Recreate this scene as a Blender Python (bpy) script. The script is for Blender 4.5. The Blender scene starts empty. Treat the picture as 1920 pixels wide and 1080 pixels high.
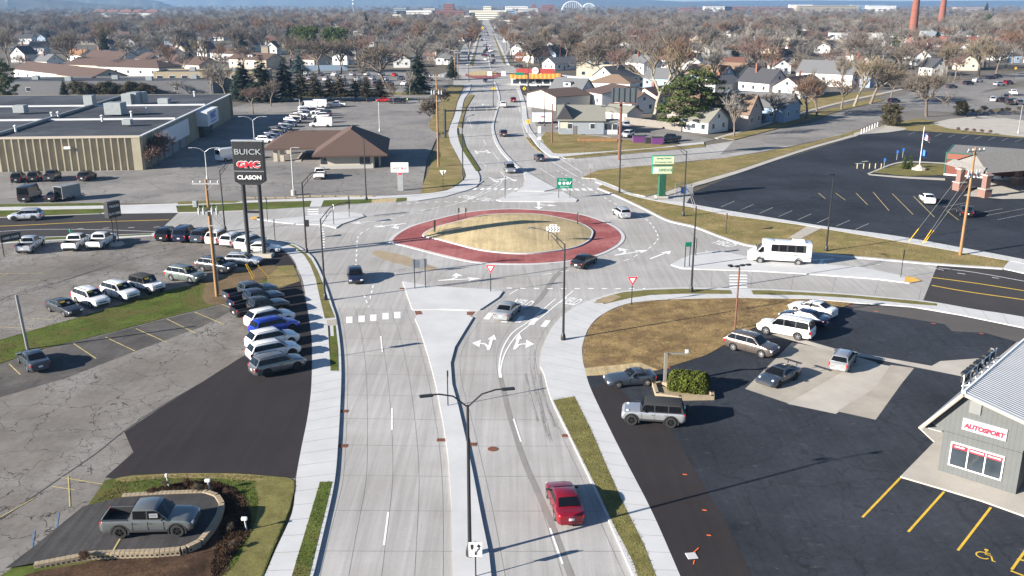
import bpy, bmesh, math, random
import numpy as np
from mathutils import Vector, Matrix
random.seed(7)
S = bpy.context.scene
COL = S.collection
R = math.radians
# ------------------------------------------------------------------ camera, sky, sun, exposure
FPX, HZ, CAMH = 1750.0, 5.0, 31.0
PITCH = math.atan((540-HZ)/FPX)
cd = bpy.data.cameras.new('camera'); cam = bpy.data.objects.new('camera', cd); COL.objects.link(cam)
cam.location = (0, 0, CAMH); cam.rotation_euler = (math.pi/2-PITCH, 0, 0)
cd.sensor_width = 36; cd.lens = FPX/1920*36; cd.clip_start = .5; cd.clip_end = 40000
S.camera = cam
SUN_EL, SUN_AZ = 19.5, 25.5            # elevation; shadows run this many degrees from +X towards +Y
sun_to = Vector((-math.cos(R(SUN_AZ))*math.cos(R(SUN_EL)), -math.sin(R(SUN_AZ))*math.cos(R(SUN_EL)), math.sin(R(SUN_EL))))
W = bpy.data.worlds.new('World'); S.world = W; W.use_nodes = True
nt = W.node_tree; bg = nt.nodes['Background']
sky = nt.nodes.new('ShaderNodeTexSky'); sky.sky_type = 'NISHITA'; sky.sun_disc = False
sky.sun_elevation = R(SUN_EL); sky.sun_rotation = math.atan2(sun_to.x, sun_to.y)
sky.air_density = 1.0; sky.dust_density = .25; sky.ozone_density = 3.5; sky.altitude = 1500
nt.links.new(sky.outputs[0], bg.inputs[0]); bg.inputs[1].default_value = .05
sl = bpy.data.lights.new('sun', 'SUN'); sl.energy = 5.0; sl.angle = R(.5); sl.color = (1, .93, .84)
so = bpy.data.objects.new('sun', sl); COL.objects.link(so)
so.rotation_euler = sun_to.to_track_quat('Z', 'Y').to_euler(); so.location = (-60, -30, 60)
S.view_settings.view_transform = 'Standard'; S.view_settings.look = 'None'
S.view_settings.exposure = 1.58; S.view_settings.gamma = 1
S.view_settings.use_curve_mapping = False
S.cycles.max_bounces = 5; S.cycles.diffuse_bounces = 2; S.cycles.glossy_bounces = 3; S.cycles.transparent_max_bounces = 8
S.cycles.volume_bounces = 0

# ------------------------------------------------------------------ from a point of the plan (traced) to the ground
def G(x, y, z=0.0):
    u = (x-960)/FPX; v = (540-y)/FPX
    dy = math.cos(PITCH)+v*math.sin(PITCH); dz = -math.sin(PITCH)+v*math.cos(PITCH)
    t = (z-CAMH)/dz
    return Vector((u*t, dy*t, z))
def PX(p):
    f = p[1]*math.cos(PITCH)-(p[2]-CAMH)*math.sin(PITCH); u = p[1]*math.sin(PITCH)+(p[2]-CAMH)*math.cos(PITCH)
    f = max(f, .1)
    return (960+FPX*p[0]/f, 540-FPX*u/f)
def HT(x, y, yt):
    p = G(x, y); lo, hi = 0, 200
    for _ in range(40):
        m = (lo+hi)/2
        if PX((p.x, p.y, m))[1] > yt: lo = m
        else: hi = m
    return lo

# ------------------------------------------------------------------ tags
def tag(o, label=None, cat=None, group=None, kind=None):
    if label: o['label'] = label
    if cat: o['category'] = cat
    if group: o['group'] = group
    if kind: o['kind'] = kind
    return o
def empty(name, loc=(0, 0, 0), rz=0, label=None, cat=None, group=None):
    o = bpy.data.objects.new(name, None); COL.objects.link(o)
    o.location = loc; o.rotation_euler = (0, 0, rz); o.empty_display_size = .2
    return tag(o, label, cat, group)
def kids(o): return [c for c in bpy.data.objects if c.parent is o]
def copy_tree(o, parent=None, tree=None):
    if tree is None:
        tree = {}
        for c in bpy.data.objects:
            if c.parent: tree.setdefault(c.parent.name, []).append(c)
    c = o.copy(); COL.objects.link(c)
    if parent: c.parent = parent; c.matrix_parent_inverse = Matrix.Identity(4)
    for ch in tree.get(o.name, []): copy_tree(ch, c, tree)
    return c

# ------------------------------------------------------------------ mesh builder
class MB:
    def __init__(s): s.v = []; s.f = []; s.m = []; s.cur = 0
    def mat(s, i): s.cur = i; return s
    def add(s, vs, fs, m=None):
        b = len(s.v); s.v += [tuple(p) for p in vs]
        for f in fs: s.f.append([b+i for i in f]); s.m.append(s.cur if m is None else m)
        return s
    def poly(s, pts, m=None): return s.add(pts, [list(range(len(pts)))], m)
    def box(s, c, size, rz=0, m=None, tilt=None):
        x, y, z = [d/2 for d in size]
        vs = [Vector((a*x, b*y, d*z)) for a in (-1, 1) for b in (-1, 1) for d in (-1, 1)]
        M = Matrix.Rotation(rz, 3, 'Z')
        if tilt: M = M @ Matrix.Rotation(tilt, 3, 'Y')
        vs = [M @ p + Vector(c) for p in vs]
        return s.add(vs, [(0, 1, 3, 2), (4, 6, 7, 5), (0, 4, 5, 1), (2, 3, 7, 6), (0, 2, 6, 4), (1, 5, 7, 3)], m)
    def rbox(s, c, size, b=.03, m=None, rz=0):          # box with a chamfered edge all round
        bm = bmesh.new(); bmesh.ops.create_cube(bm, size=1)
        bmesh.ops.scale(bm, vec=size, verts=bm.verts)
        bmesh.ops.bevel(bm, geom=list(bm.edges), offset=b, segments=2, affect='EDGES', profile=.5)
        bmesh.ops.rotate(bm, cent=(0, 0, 0), matrix=Matrix.Rotation(rz, 3, 'Z'), verts=bm.verts)
        bmesh.ops.translate(bm, vec=c, verts=bm.verts)
        bm.verts.index_update()
        s.add([v.co for v in bm.verts], [[v.index for v in f.verts] for f in bm.faces], m); bm.free(); return s
    def prism(s, poly, z0, z1, m=None, top=None, bottom=True):
        n = len(poly)
        a = sum(poly[i][0]*poly[(i+1) % n][1]-poly[(i+1) % n][0]*poly[i][1] for i in range(n))
        if a < 0: poly = poly[::-1]
        vs = [(p[0], p[1], z0) for p in poly]+[(p[0], p[1], z1) for p in poly]
        s.add(vs, [[i, (i+1) % n, n+(i+1) % n, n+i] for i in range(n)], m)
        s.add(vs[n:], [list(range(n))], top if top is not None else m)
        if bottom: s.add(vs[:n], [list(range(n))[::-1]], m)
        return s
    def tube(s, pts, rs, n=8, m=None, cap=True):
        pts = [Vector(p) for p in pts]
        if not isinstance(rs, (list, tuple)): rs = [rs]*len(pts)
        vs = []; fs = []
        for i, p in enumerate(pts):
            d = (pts[min(i+1, len(pts)-1)]-pts[max(i-1, 0)])
            if d.length < 1e-6: d = Vector((0, 0, 1))
            d.normalize()
            a = Vector((0, 0, 1)) if abs(d.z) < .9 else Vector((1, 0, 0))
            x = d.cross(a).normalized(); y = d.cross(x)
            for k in range(n):
                t = 2*math.pi*k/n
                vs.append(p+(x*math.cos(t)+y*math.sin(t))*rs[i])
        for i in range(len(pts)-1):
            for k in range(n):
                fs.append([i*n+k, (i+1)*n+k, (i+1)*n+(k+1) % n, i*n+(k+1) % n])
        if cap: fs += [list(range(n)), [(len(pts)-1)*n+k for k in range(n)][::-1]]
        return s.add(vs, fs, m)
    def lathe(s, prof, n=16, c=(0, 0, 0), axis='Z', m=None):
        vs = []; fs = []
        for r, h in prof:
            for k in range(n):
                t = 2*math.pi*k/n
                p = (r*math.cos(t), r*math.sin(t), h)
                if axis == 'Y': p = (p[0], p[2], p[1])
                if axis == 'X': p = (p[2], p[0], p[1])
                vs.append((p[0]+c[0], p[1]+c[1], p[2]+c[2]))
        for i in range(len(prof)-1):
            for k in range(n): fs.append([i*n+k, i*n+(k+1) % n, (i+1)*n+(k+1) % n, (i+1)*n+k])
        return s.add(vs, fs, m)
    def mesh(s, name, smooth=None):
        me = bpy.data.meshes.new(name); me.from_pydata(s.v, [], s.f)
        me.polygons.foreach_set('material_index', s.m)
        if smooth is not None:
            me.polygons.foreach_set('use_smooth', [True]*len(s.f)); me.set_sharp_from_angle(angle=R(smooth))
        me.update(); return me
    def build(s, name, mats, parent=None, smooth=None, **kw):
        me = s.mesh(name, smooth)
        for mt in (mats if isinstance(mats, (list, tuple)) else [mats]): me.materials.append(mt)
        o = bpy.data.objects.new(name, me); COL.objects.link(o)
        if parent: o.parent = parent
        if kw: tag(o, **kw)
        return o
def text_mb(mb, txt, size, M, depth=.02, m=0, bold=0.0, shear=0.0, sx=1.0, align='CENTER'):
    cu = bpy.data.curves.new('lettering', 'FONT'); cu.body = txt; cu.size = size; cu.extrude = depth
    cu.align_x = align; cu.align_y = 'CENTER'; cu.offset = bold; cu.shear = shear; cu.resolution_u = 3
    o = bpy.data.objects.new('lettering', cu); COL.objects.link(o)
    dg = bpy.context.evaluated_depsgraph_get(); me = bpy.data.meshes.new_from_object(o.evaluated_get(dg))
    mb.add([M @ Vector((v.co.x*sx, v.co.y, v.co.z)) for v in me.vertices], [list(p.vertices) for p in me.polygons], m)
    bpy.data.objects.remove(o); bpy.data.curves.remove(cu); bpy.data.meshes.remove(me)
    return mb
def frame_m(o, x, up=(0, 0, 1)):      # matrix whose local x runs along x and local y along up
    x = Vector(x).normalized(); y = Vector(up).normalized(); z = x.cross(y).normalized(); y = z.cross(x)
    M = Matrix((x, y, z)).transposed().to_4x4(); M.translation = Vector(o); return M

# ------------------------------------------------------------------ materials
def nodes(name):
    m = bpy.data.materials.new(name); m.use_nodes = True
    t = m.node_tree; return m, t, t.nodes['Principled BSDF'], t.nodes, t.links
def N(ns, typ, **kw):
    n = ns.new(typ)
    for k, v in kw.items():
        if k in ('loc',): continue
        if hasattr(n, k) and not k[0].isupper(): setattr(n, k, v)
        else: n.inputs[k.replace('_', ' ')].default_value = v
    return n
def c4(c): return (c[0], c[1], c[2], 1)
def mul(c, f): return tuple(min(1, x*f) for x in c)
def mixc(ns, ls, fac, a, b, mode='MIX'):
    n = ns.new('ShaderNodeMix'); n.data_type = 'RGBA'; n.blend_type = mode
    if hasattr(fac, 'is_output') or not isinstance(fac, (int, float)): ls.new(fac, n.inputs[0])
    else: n.inputs[0].default_value = fac
    for s_, i in ((a, 6), (b, 7)):
        if isinstance(s_, tuple): n.inputs[i].default_value = c4(s_)
        else: ls.new(s_, n.inputs[i])
    return n.outputs[2]
def ramp(ns, ls, src, p0, p1, v0=0.0, v1=1.0):
    n = ns.new('ShaderNodeMapRange'); n.clamp = True
    n.inputs[1].default_value = p0; n.inputs[2].default_value = p1; n.inputs[3].default_value = v0; n.inputs[4].default_value = v1
    ls.new(src, n.inputs[0]); return n.outputs[0]
def wpos(ns, ls, scale=(1, 1, 1), rz=0, obj=False):
    if obj: src = ns.new('ShaderNodeTexCoord').outputs['Object']
    else: src = ns.new('ShaderNodeNewGeometry').outputs['Position']
    mp = ns.new('ShaderNodeMapping'); mp.inputs['Scale'].default_value = scale; mp.inputs['Rotation'].default_value = (0, 0, rz)
    ls.new(src, mp.inputs[0]); return mp.outputs[0]
def noise(ns, ls, vec, scale, detail=4, rough=.6):
    n = ns.new('ShaderNodeTexNoise'); n.inputs['Scale'].default_value = scale; n.inputs['Detail'].default_value = detail
    n.inputs['Roughness'].default_value = rough; ls.new(vec, n.inputs['Vector']); return n.outputs['Fac']
def pm(name, col, rough=.6, var=.15, scale=3.0, metal=0.0, coat=0.0, bump=0.0, obj=True, spec=.5, stretch=(1, 1, 1), bscale=None):
    m, t, b, ns, ls = nodes(name)
    v = wpos(ns, ls, stretch, obj=obj); f = noise(ns, ls, v, scale)
    f2 = ramp(ns, ls, f, .3, .7)
    ls.new(mixc(ns, ls, f2, mul(col, 1-var), mul(col, 1+var)), b.inputs['Base Color'])
    b.inputs['Roughness'].default_value = rough; b.inputs['Metallic'].default_value = metal
    b.inputs['Coat Weight'].default_value = coat; b.inputs['Coat Roughness'].default_value = .05
    b.inputs['Specular IOR Level'].default_value = spec
    if bump:
        f3 = f if not bscale else noise(ns, ls, v, bscale)
        bp = ns.new('ShaderNodeBump'); bp.inputs['Strength'].default_value = bump; bp.inputs['Distance'].default_value = .05
        ls.new(f3, bp.inputs['Height']); ls.new(bp.outputs[0], b.inputs['Normal'])
    return m
M = {}
def ground_mat(name, base, patch=(.8, 1.15), pscale=.08, fine=.12, fscale=6, streak=0.0, sdir=0.0, cracks=0.0, ccol=(.03, .028, .026), cscale=.25, scuff=0.0, rough=.85, bump=.2, tint=None, tscale=.03, cw=.012):
    m, t, b, ns, ls = nodes(name)
    v = wpos(ns, ls)
    p = ramp(ns, ls, noise(ns, ls, v, pscale, 5, .65), .32, .68)
    col = mixc(ns, ls, p, mul(base, patch[0]), mul(base, patch[1]))
    if tint:
        tn = ramp(ns, ls, noise(ns, ls, v, tscale, 4, .7), .45, .62)
        col = mixc(ns, ls, tn, col, tint)
    fn = noise(ns, ls, v, fscale, 6, .75)
    f = ramp(ns, ls, fn, .25, .75, 1-fine, 1+fine)
    cm = ns.new('ShaderNodeCombineColor')
    for i in range(3): ls.new(f, cm.inputs[i])
    col = mixc(ns, ls, 1.0, col, cm.outputs[0], 'MULTIPLY')
    if streak:
        sv = wpos(ns, ls, (2.2, .05, 1), sdir)
        sn = ramp(ns, ls, noise(ns, ls, sv, 1.0, 6, .7), .3, .7, 1-streak, 1+streak)
        c2 = ns.new('ShaderNodeCombineColor')
        for i in range(3): ls.new(sn, c2.inputs[i])
        col = mixc(ns, ls, 1.0, col, c2.outputs[0], 'MULTIPLY')
    if scuff:
        sv = wpos(ns, ls, (.5, 1.6, 1), .5)
        sn = ramp(ns, ls, noise(ns, ls, sv, 1.2, 8, .8), .60, .78, 0, scuff)
        col = mixc(ns, ls, sn, col, (.28, .27, .26))
    if cracks:
        wv = ns.new('ShaderNodeVectorMath'); wv.operation = 'ADD'
        nz = ns.new('ShaderNodeTexNoise'); nz.inputs['Scale'].default_value = .7; nz.inputs['Detail'].default_value = 5
        ls.new(v, nz.inputs['Vector']); sc = ns.new('ShaderNodeVectorMath'); sc.operation = 'SCALE'; sc.inputs['Scale'].default_value = 2.2
        ls.new(nz.outputs['Color'], sc.inputs[0]); ls.new(v, wv.inputs[0]); ls.new(sc.outputs[0], wv.inputs[1])
        tot = None
        msk = ramp(ns, ls, noise(ns, ls, v, .07, 3), .42, .6)
        for k, s_ in enumerate((cscale, cscale*3.2)):
            vo = ns.new('ShaderNodeTexVoronoi'); vo.feature = 'DISTANCE_TO_EDGE'; vo.inputs['Scale'].default_value = s_
            ls.new(wv.outputs[0], vo.inputs['Vector'])
            e = ramp(ns, ls, vo.outputs['Distance'], cw*(.4, 1)[k], cw*(1.2, 2.4)[k], 1, 0)
            if k:
                ml = ns.new('ShaderNodeMath'); ml.operation = 'MULTIPLY'; ls.new(e, ml.inputs[0]); ls.new(msk, ml.inputs[1]); e = ml.outputs[0]
            ml = ns.new('ShaderNodeMath'); ml.operation = 'MULTIPLY'; ls.new(e, ml.inputs[0]); ml.inputs[1].default_value = cracks
            col = mixc(ns, ls, ml.outputs[0], col, ccol)
    ls.new(col, b.inputs['Base Color']); b.inputs['Roughness'].default_value = rough
    b.inputs['Specular IOR Level'].default_value = .06
    if bump:
        bp = ns.new('ShaderNodeBump'); bp.inputs['Strength'].default_value = bump; bp.inputs['Distance'].default_value = .03
        ls.new(fn, bp.inputs['Height']); ls.new(bp.outputs[0], b.inputs['Normal'])
    return m
M['concrete'] = ground_mat('road_concrete', (.375, .364, .347), (.84, 1.1), .06, .08, 5, .16, 0, rough=.9, bump=.06, tint=(.315, .30, .28), tscale=.045)
M['pale'] = ground_mat('new_concrete', (.49, .49, .485), (.92, 1.06), .3, .05, 8, rough=.9, bump=.05)
M['oldpale'] = ground_mat('old_concrete', (.42, .39, .34), (.88, 1.08), .3, .07, 8, rough=.9, bump=.08)
M['pad'] = ground_mat('pad_concrete', (.36, .325, .275), (.85, 1.1), .4, .08, 8, rough=.9, bump=.08)
M['worn'] = ground_mat('worn_asphalt', (.175, .159, .141), (.75, 1.18), .09, .16, 3, .06, .5, cracks=.9, cscale=.26, rough=.95, bump=.25, tint=(.24, .225, .205), tscale=.07, cw=.0075)
M['newasph'] = ground_mat('new_asphalt', (.036, .032, .033), (.9, 1.12), .15, .1, 10, .10, 1.2, rough=.85, bump=.2)
M['seal'] = ground_mat('sealed_asphalt', (.034, .038, .046), (.68, 1.4), .06, .22, 2.5, .12, .9, cracks=.3, ccol=(.012, .011, .011), cscale=.12, scuff=.5, rough=.75, bump=.2, cw=.010)
M['brownasph'] = ground_mat('brown_asphalt', (.10, .092, .086), (.88, 1.12), .15, .12, 5, rough=.9, bump=.2)
M['roadasph'] = ground_mat('road_asphalt', (.055, .052, .052), (.9, 1.12), .1, .1, 8, .06, 1.5, rough=.85, bump=.15)
M['greylot'] = ground_mat('grey_lot', (.20, .19, .18), (.8, 1.12), .06, .12, 3, .05, .9, cracks=.35, cscale=.12, rough=.95, bump=.15, tint=(.26, .245, .225), tscale=.04)
M['green'] = ground_mat('green_grass', (.09, .118, .026), (.6, 1.3), .35, .45, 9, rough=.95, bump=.8, tint=(.11, .10, .035), tscale=.3)
M['olive'] = ground_mat('dormant_grass', (.25, .195, .088), (.68, 1.2), .3, .5, 5, rough=.95, bump=.8, tint=(.17, .15, .055), tscale=.16)
M['olive2'] = ground_mat('laid_turf', (.165, .15, .055), (.7, 1.2), .8, .45, 9, rough=.95, bump=.8)
M['leafy'] = ground_mat('leaf_strewn_grass', (.27, .19, .088), (.62, 1.22), .5, .55, 5, rough=.95, bump=.9, tint=(.155, .105, .055), tscale=.35)
M['tan'] = ground_mat('straw_matting', (.44, .35, .20), (.78, 1.14), .22, .34, 4, .2, .9, rough=.95, bump=.5)
M['straw'] = ground_mat('straw', (.33, .26, .16), (.75, 1.15), .8, .3, 6, rough=.95, bump=.6)
M['mulch'] = ground_mat('mulch', (.048, .030, .020), (.6, 1.5), .9, .6, 7, rough=.95, bump=1.0, tint=(.095, .058, .036), tscale=.6)
M['dirt'] = ground_mat('dry_earth', (.16, .115, .065), (.7, 1.2), .3, .3, 5, rough=.95, bump=.6)
M['red'] = ground_mat('red_concrete', (.26, .082, .08), (.8, 1.14), .13, .14, 6, .12, .7, rough=.85, bump=.08, tint=(.35, .135, .125), tscale=.16)
M['joint'] = pm('joint', (.18, .17, .16), .95, .35, 1, obj=False)
M['darkline'] = pm('dark_line', (.05, .048, .046), .8)
M['white'] = pm('road_paint', (.74, .74, .72), .7, .10, 2, obj=False)
M['yellow'] = pm('yellow_paint', (.62, .40, .035), .7, .15, 2, obj=False)
M['fadeyel'] = pm('faded_yellow_paint', (.42, .34, .14), .8, .3, 2, obj=False)
M['fadewhite'] = pm('faded_white_paint', (.32, .32, .30), .8, .3, 2, obj=False)
M['orangeyel'] = pm('median_paint', (.62, .36, .06), .7, .1, 2, obj=False)
M['rust'] = pm('cast_iron', (.17, .065, .035), .8, .3, 8)
M['stain'] = ground_mat('mud_stain', (.33, .265, .185), (.85, 1.08), .6, .12, 6, .1, .9, rough=.9, bump=.05)
M['tyremark'] = ground_mat('tyre_marks', (.245, .232, .218), (.9, 1.05), .6, .1, 6, .05, 0, rough=.9, bump=.05)
M['black'] = pm('black_metal', (.018, .018, .020), .45, .1, 5)
M['steel'] = pm('galvanised_steel', (.45, .46, .47), .45, .12, 4, metal=.6)
M['greypaint'] = pm('grey_metal', (.20, .205, .21), .55, .12, 3)
M['whitepaint'] = pm('white_paint', (.78, .78, .77), .5, .05, 1)
M['redpaint'] = pm('red_paint', (.60, .02, .035), .45, .06, 2)
M['wood'] = pm('pole_wood', (.27, .15, .062), .85, .3, 3, stretch=(3, 3, .4))
M['darkwood'] = pm('old_pole_wood', (.16, .07, .045), .85, .25, 3, stretch=(3, 3, .4))
M['glass'] = pm('dark_glass', (.006, .007, .009), .05, .1, 2, spec=.35)
M['signgreen'] = pm('sign_green', (.0, .21, .12), .45, .05, 2)
M['signyellow'] = pm('sign_yellow', (.85, .48, .01), .5, .05, 2)
M['orange'] = pm('orange_plastic', (.85, .16, .03), .5, .08, 2)
M['blue'] = pm('blue_paint', (.03, .16, .55), .5, .08, 2)
# ------------------------------------------------------------------ vehicles
def paint(name, col, metal=0.0, rough=.28):
    m, t, b, ns, ls = nodes(name)
    v = wpos(ns, ls, obj=True); f = ramp(ns, ls, noise(ns, ls, v, 2.0, 3), .3, .7)
    ls.new(mixc(ns, ls, f, mul(col, .94), mul(col, 1.05)), b.inputs['Base Color'])
    b.inputs['Roughness'].default_value = rough; b.inputs['Metallic'].default_value = metal
    b.inputs['Coat Weight'].default_value = .8; b.inputs['Coat Roughness'].default_value = .04
    return m
PAINT = dict(white=paint('white_car_paint', (.74, .74, .73)), silver=paint('silver_car_paint', (.42, .43, .44), .55),
    grey=paint('grey_car_paint', (.17, .175, .18), .5), dark=paint('dark_grey_car_paint', (.065, .067, .075), .5), black=paint('black_car_paint', (.012, .012, .014)),
    navy=paint('navy_car_paint', (.014, .02, .05), .3), blue=paint('blue_car_paint', (.01, .045, .42), .35), red=paint('maroon_car_paint', (.24, .008, .022), .35),
    brightred=paint('red_car_paint', (.5, .012, .015)), steelblue=paint('blue_grey_car_paint', (.062, .078, .10), .45), pale=paint('pale_silver_car_paint', (.55, .58, .62), .4),
    olive=paint('grey_green_car_paint', (.16, .185, .17), .3), gunmetal=paint('gunmetal_car_paint', (.15, .162, .165), .4), brown=paint('brown_grey_car_paint', (.14, .115, .10), .5))
M['tyre'] = pm('tyre_rubber', (.018, .018, .018), .85, .1, 4)
M['rimsilver'] = pm('alloy', (.62, .62, .63), .3, .05, 2, metal=.8)
M['rimblack'] = pm('black_alloy', (.02, .02, .021), .35, .05, 2)
M['lampglass'] = pm('headlamp_glass', (.62, .64, .66), .12, .05, 2, spec=.8)
M['tail'] = pm('tail_lamp', (.45, .01, .012), .2, .05, 2)
M['plastic'] = pm('black_plastic', (.025, .025, .026), .6, .1, 4)
M['plate'] = pm('plate', (.70, .70, .72), .5, .05, 2)
M['softtop'] = pm('soft_top', (.022, .022, .023), .9, .15, 5)
def interp(tab, x):
    if x <= tab[0][0]: return tab[0][1]
    for (a, va), (b, vb) in zip(tab, tab[1:]):
        if x <= b: return va+(vb-va)*(x-a)/max(b-a, 1e-6)
    return tab[-1][1]
def boolean(o, cutters):
    for c in cutters:
        md = o.modifiers.new('cut', 'BOOLEAN'); md.object = c; md.operation = 'DIFFERENCE'; md.solver = 'EXACT'
    dg = bpy.context.evaluated_depsgraph_get(); me = bpy.data.meshes.new_from_object(o.evaluated_get(dg))
    old = o.data; o.modifiers.clear(); o.data = me; me.name = old.name
    for c in cutters: bpy.data.objects.remove(c)
    me.polygons.foreach_set('use_smooth', [True]*len(me.polygons)); me.set_sharp_from_angle(angle=R(32))
PROTO = {}; WS = {}
def make_car(kind, L, Wd, Ht, wb, r, fo, top, cab, zb=.22, roofw=.76, beltw=.95, seams=(), win=(), cladding=False, bed=None, rim='silver', rails=False, glassroof=None, tail='tall', softtop=False, front='suv', spare=False, wing=False, flat=False, rearwin=True, hoodw=.86):
    root = empty(kind)
    fx = L/2; ax = [fx-fo, fx-fo-wb]                               # axle positions
    hw = Wd/2
    # ---- lower body: lofted along x
    xs = sorted(set([-fx, -fx+.06, -fx+.22, -fx+.5]+[t[0] for t in top]+[fx-.5, fx-.24, fx-.08, fx]+[ax[0], ax[1], 0]))
    mb = MB(); n = 11
    for i, x in enumerate(xs):
        e = (fx-abs(x))
        k = 1-.16*max(0, 1-e/.55)**2 if not flat else 1-.05*max(0, 1-e/.25)**2   # plan taper at the ends
        w = hw*k; zt = interp(top, x); b = zb+(.12*max(0, 1-e/.25))
        endk = max(0, 1-e/.08)
        zt -= .05*endk; w -= .04*endk
        sh = min(.10, (zt-b)*.2)
        pts = [(0, b), (w*.88, b), (w*.965, b+.10), (w*.995, b+(zt-b)*.38), (w, b+(zt-b)*.62), (w*.985, zt-sh), (w*beltw, zt-.02), (w*hoodw, zt+.012), (w*.5, zt+.03), (w*.2, zt+.035), (0, zt+.035)]
        mb.v += [(x, y, z) for y, z in pts]+[(x, -y, z) for y, z in pts[-2:0:-1]]
    m = 2*n-2
    for i in range(len(xs)-1):
        for k in range(m):
            q = [i*m+k, (i+1)*m+k, (i+1)*m+(k+1) % m, i*m+(k+1) % m]
            mb.f.append(q); mb.m.append(0)
    mb.f.append(list(range(m))); mb.m.append(0); mb.f.append([(len(xs)-1)*m+k for k in range(m)][::-1]); mb.m.append(0)
    bm_ = bmesh.new(); me = mb.mesh('body'); bm_.from_mesh(me); bmesh.ops.recalc_face_normals(bm_, faces=bm_.faces); bm_.to_mesh(me); bm_.free()
    body = bpy.data.objects.new('body', me); COL.objects.link(body)
    me.materials.append(PAINT['silver'])
    cut = []
    for a in ax:
        ra = min(r*1.17, interp(top, a)-r*1.02-.05)
        cb = MB().lathe([(0, -hw-.3), (ra, -hw-.3), (ra, hw+.3), (0, hw+.3)], 24, (a, 0, r*1.02), 'Y')
        c = cb.build('cut', M['plastic']); bmm = bmesh.new(); bmm.from_mesh(c.data); bmesh.ops.remove_doubles(bmm, verts=bmm.verts, dist=1e-4); bmesh.ops.recalc_face_normals(bmm, faces=bmm.faces); bmm.to_mesh(c.data); bmm.free()
        cut.append(c)
    if bed:
        x0, x1, zf = bed; zt = interp(top, (x0+x1)/2)
        c = MB().box(((x0+x1)/2, 0, zf+1), (x1-x0, Wd*.80, 2)).build('cut', M['plastic'])
        cut.append(c)
    boolean(body, cut); body.parent = root
    # ---- greenhouse
    xA, xB, xC, xD = cab; bz = lambda x: interp(top, x)+.02
    zb0 = min(bz(x) for x in (xA*.6+xD*.4, xD*.6+xA*.4)); zr = Ht-.03
    wB = hw*beltw*.985; wR = hw*roofw
    def hw_at(z): return wB+(wR-wB)*max(0, min(1, (z-zb0)/(zr-zb0)))
    prof = [(xD, bz(xD)-.02), (xC, zr-.05), (xC+.12, zr-.005), ((xB+xC)/2, zr+.02), (xB-.15, zr-.005), (xB, zr-.05), (xA, bz(xA)-.02)]
    g = MB(); st = []
    for x, z in prof:
        b = bz(x)-.04; w = hw_at(z); w0 = hw_at(b)
        t = [(x, -w0, b), (x, -w, z-.035), (x, -w*.90, z+.005), (x, 0, z+.03), (x, w*.90, z+.005), (x, w, z-.035), (x, w0, b)]
        st.append(t)
    b0 = 0
    for t in st: g.v += t
    for i in range(len(st)-1):
        for k in range(6): g.f.append([i*7+k, i*7+k+1, (i+1)*7+k+1, (i+1)*7+k]); g.m.append(0)
    g.f.append([0, 1, 2, 3, 4, 5, 6]); g.m.append(0); g.f.append([(len(st)-1)*7+k for k in range(7)][::-1]); g.m.append(0)
    roof = g.build('roof', M['softtop'] if softtop else PAINT['silver'], root, 40)
    hfun = [(xD, bz(xD)), (xC, zr), (xB, zr), (xA, bz(xA))]
    # ---- windows
    def wpoly(x1, x2, up=.10, lo=.05):
        P = []
        N_ = 9
        for i in range(N_+1):
            x = x1+(x2-x1)*i/N_; zu = min(interp(hfun, x)-up, zr-up*.9); zl = bz(x)+lo
            if zu > zl+.02: P.append((x, zl, zu))
        return [(x, zu) for x, zl, zu in P]+[(x, zl) for x, zl, zu in P[::-1]]
    for s in (-1, 1):
        P = wpoly(min(a for a, b in win)-.02, max(b for a, b in win)+.03, .085, .035) if win else []
        if len(P) > 3 and not softtop:
            w = MB(); pts = [Vector((x, s*(hw_at(z)+.004), z)) for x, z in P]; pin = [p-Vector((0, s*.03, 0)) for p in pts]
            k = len(pts); w.add(pts+pin, [list(range(k))]+[[i, (i+1) % k, k+(i+1) % k, k+i] for i in range(k)]); w.build('window_surround', M['plastic'], root)
        for x1, x2 in win:
            P = wpoly(x1, x2)
            if len(P) < 4: continue
            w = MB(); pts = [Vector((x, s*(hw_at(z)+.008), z)) for x, z in P]; pin = [p-Vector((0, s*.03, 0)) for p in pts]
            k = len(pts); w.add(pts+pin, [list(range(k))]+[[i, (i+1) % k, k+(i+1) % k, k+i] for i in range(k)])
            w.build('side_window', M['glass'], root)
    def slab(pa, pb, wa, wb_, name, mtl, off=.012, i0=.08, i1=.10):
        # pane on the slope from pa (low) to pb (high)
        a = Vector((pa[0], 0, pa[1])); b = Vector((pb[0], 0, pb[1])); d = b-a
        nrm = Vector((d.z, 0, -d.x)).normalized()
        if nrm.z < 0: nrm = -nrm
        lo_ = a+d*i0+nrm*off; hi_ = a+d*(1-i1)+nrm*off
        q = []; n_ = 6
        for i in range(n_+1):
            y = -1+2*i/n_; q.append(lo_+Vector((0, y*wa, 0))+nrm*(.03*(1-y*y)))
        for i in range(n_+1):
            y = 1-2*i/n_; q.append(hi_+Vector((0, y*wb_, 0))+nrm*(.03*(1-y*y)))
        o = MB(); k = len(q); o.add(q+[p-nrm*.05 for p in q], [list(range(k))]+[[i, (i+1) % k, k+(i+1) % k, k+i] for i in range(k)])
        return o.build(name, mtl, root)
    za = bz(xA)
    slab((xA, za), (xB, zr-.01), hw_at(za+.1)*.90, wR*.90, 'windshield', M['glass'], .02)
    zd = bz(xD)
    if rearwin: slab((xD, zd), (xC, zr-.01), hw_at(zd+.1)*.86, wR*.84, 'rear_window', M['glass'], .02, .16, .12)
    if glassroof: MB().rbox(((glassroof[0]+glassroof[1])/2, 0, zr+.033), (abs(glassroof[1]-glassroof[0]), wR*1.35, .04), .015).build('sunroof', M['glass'], root)
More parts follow.
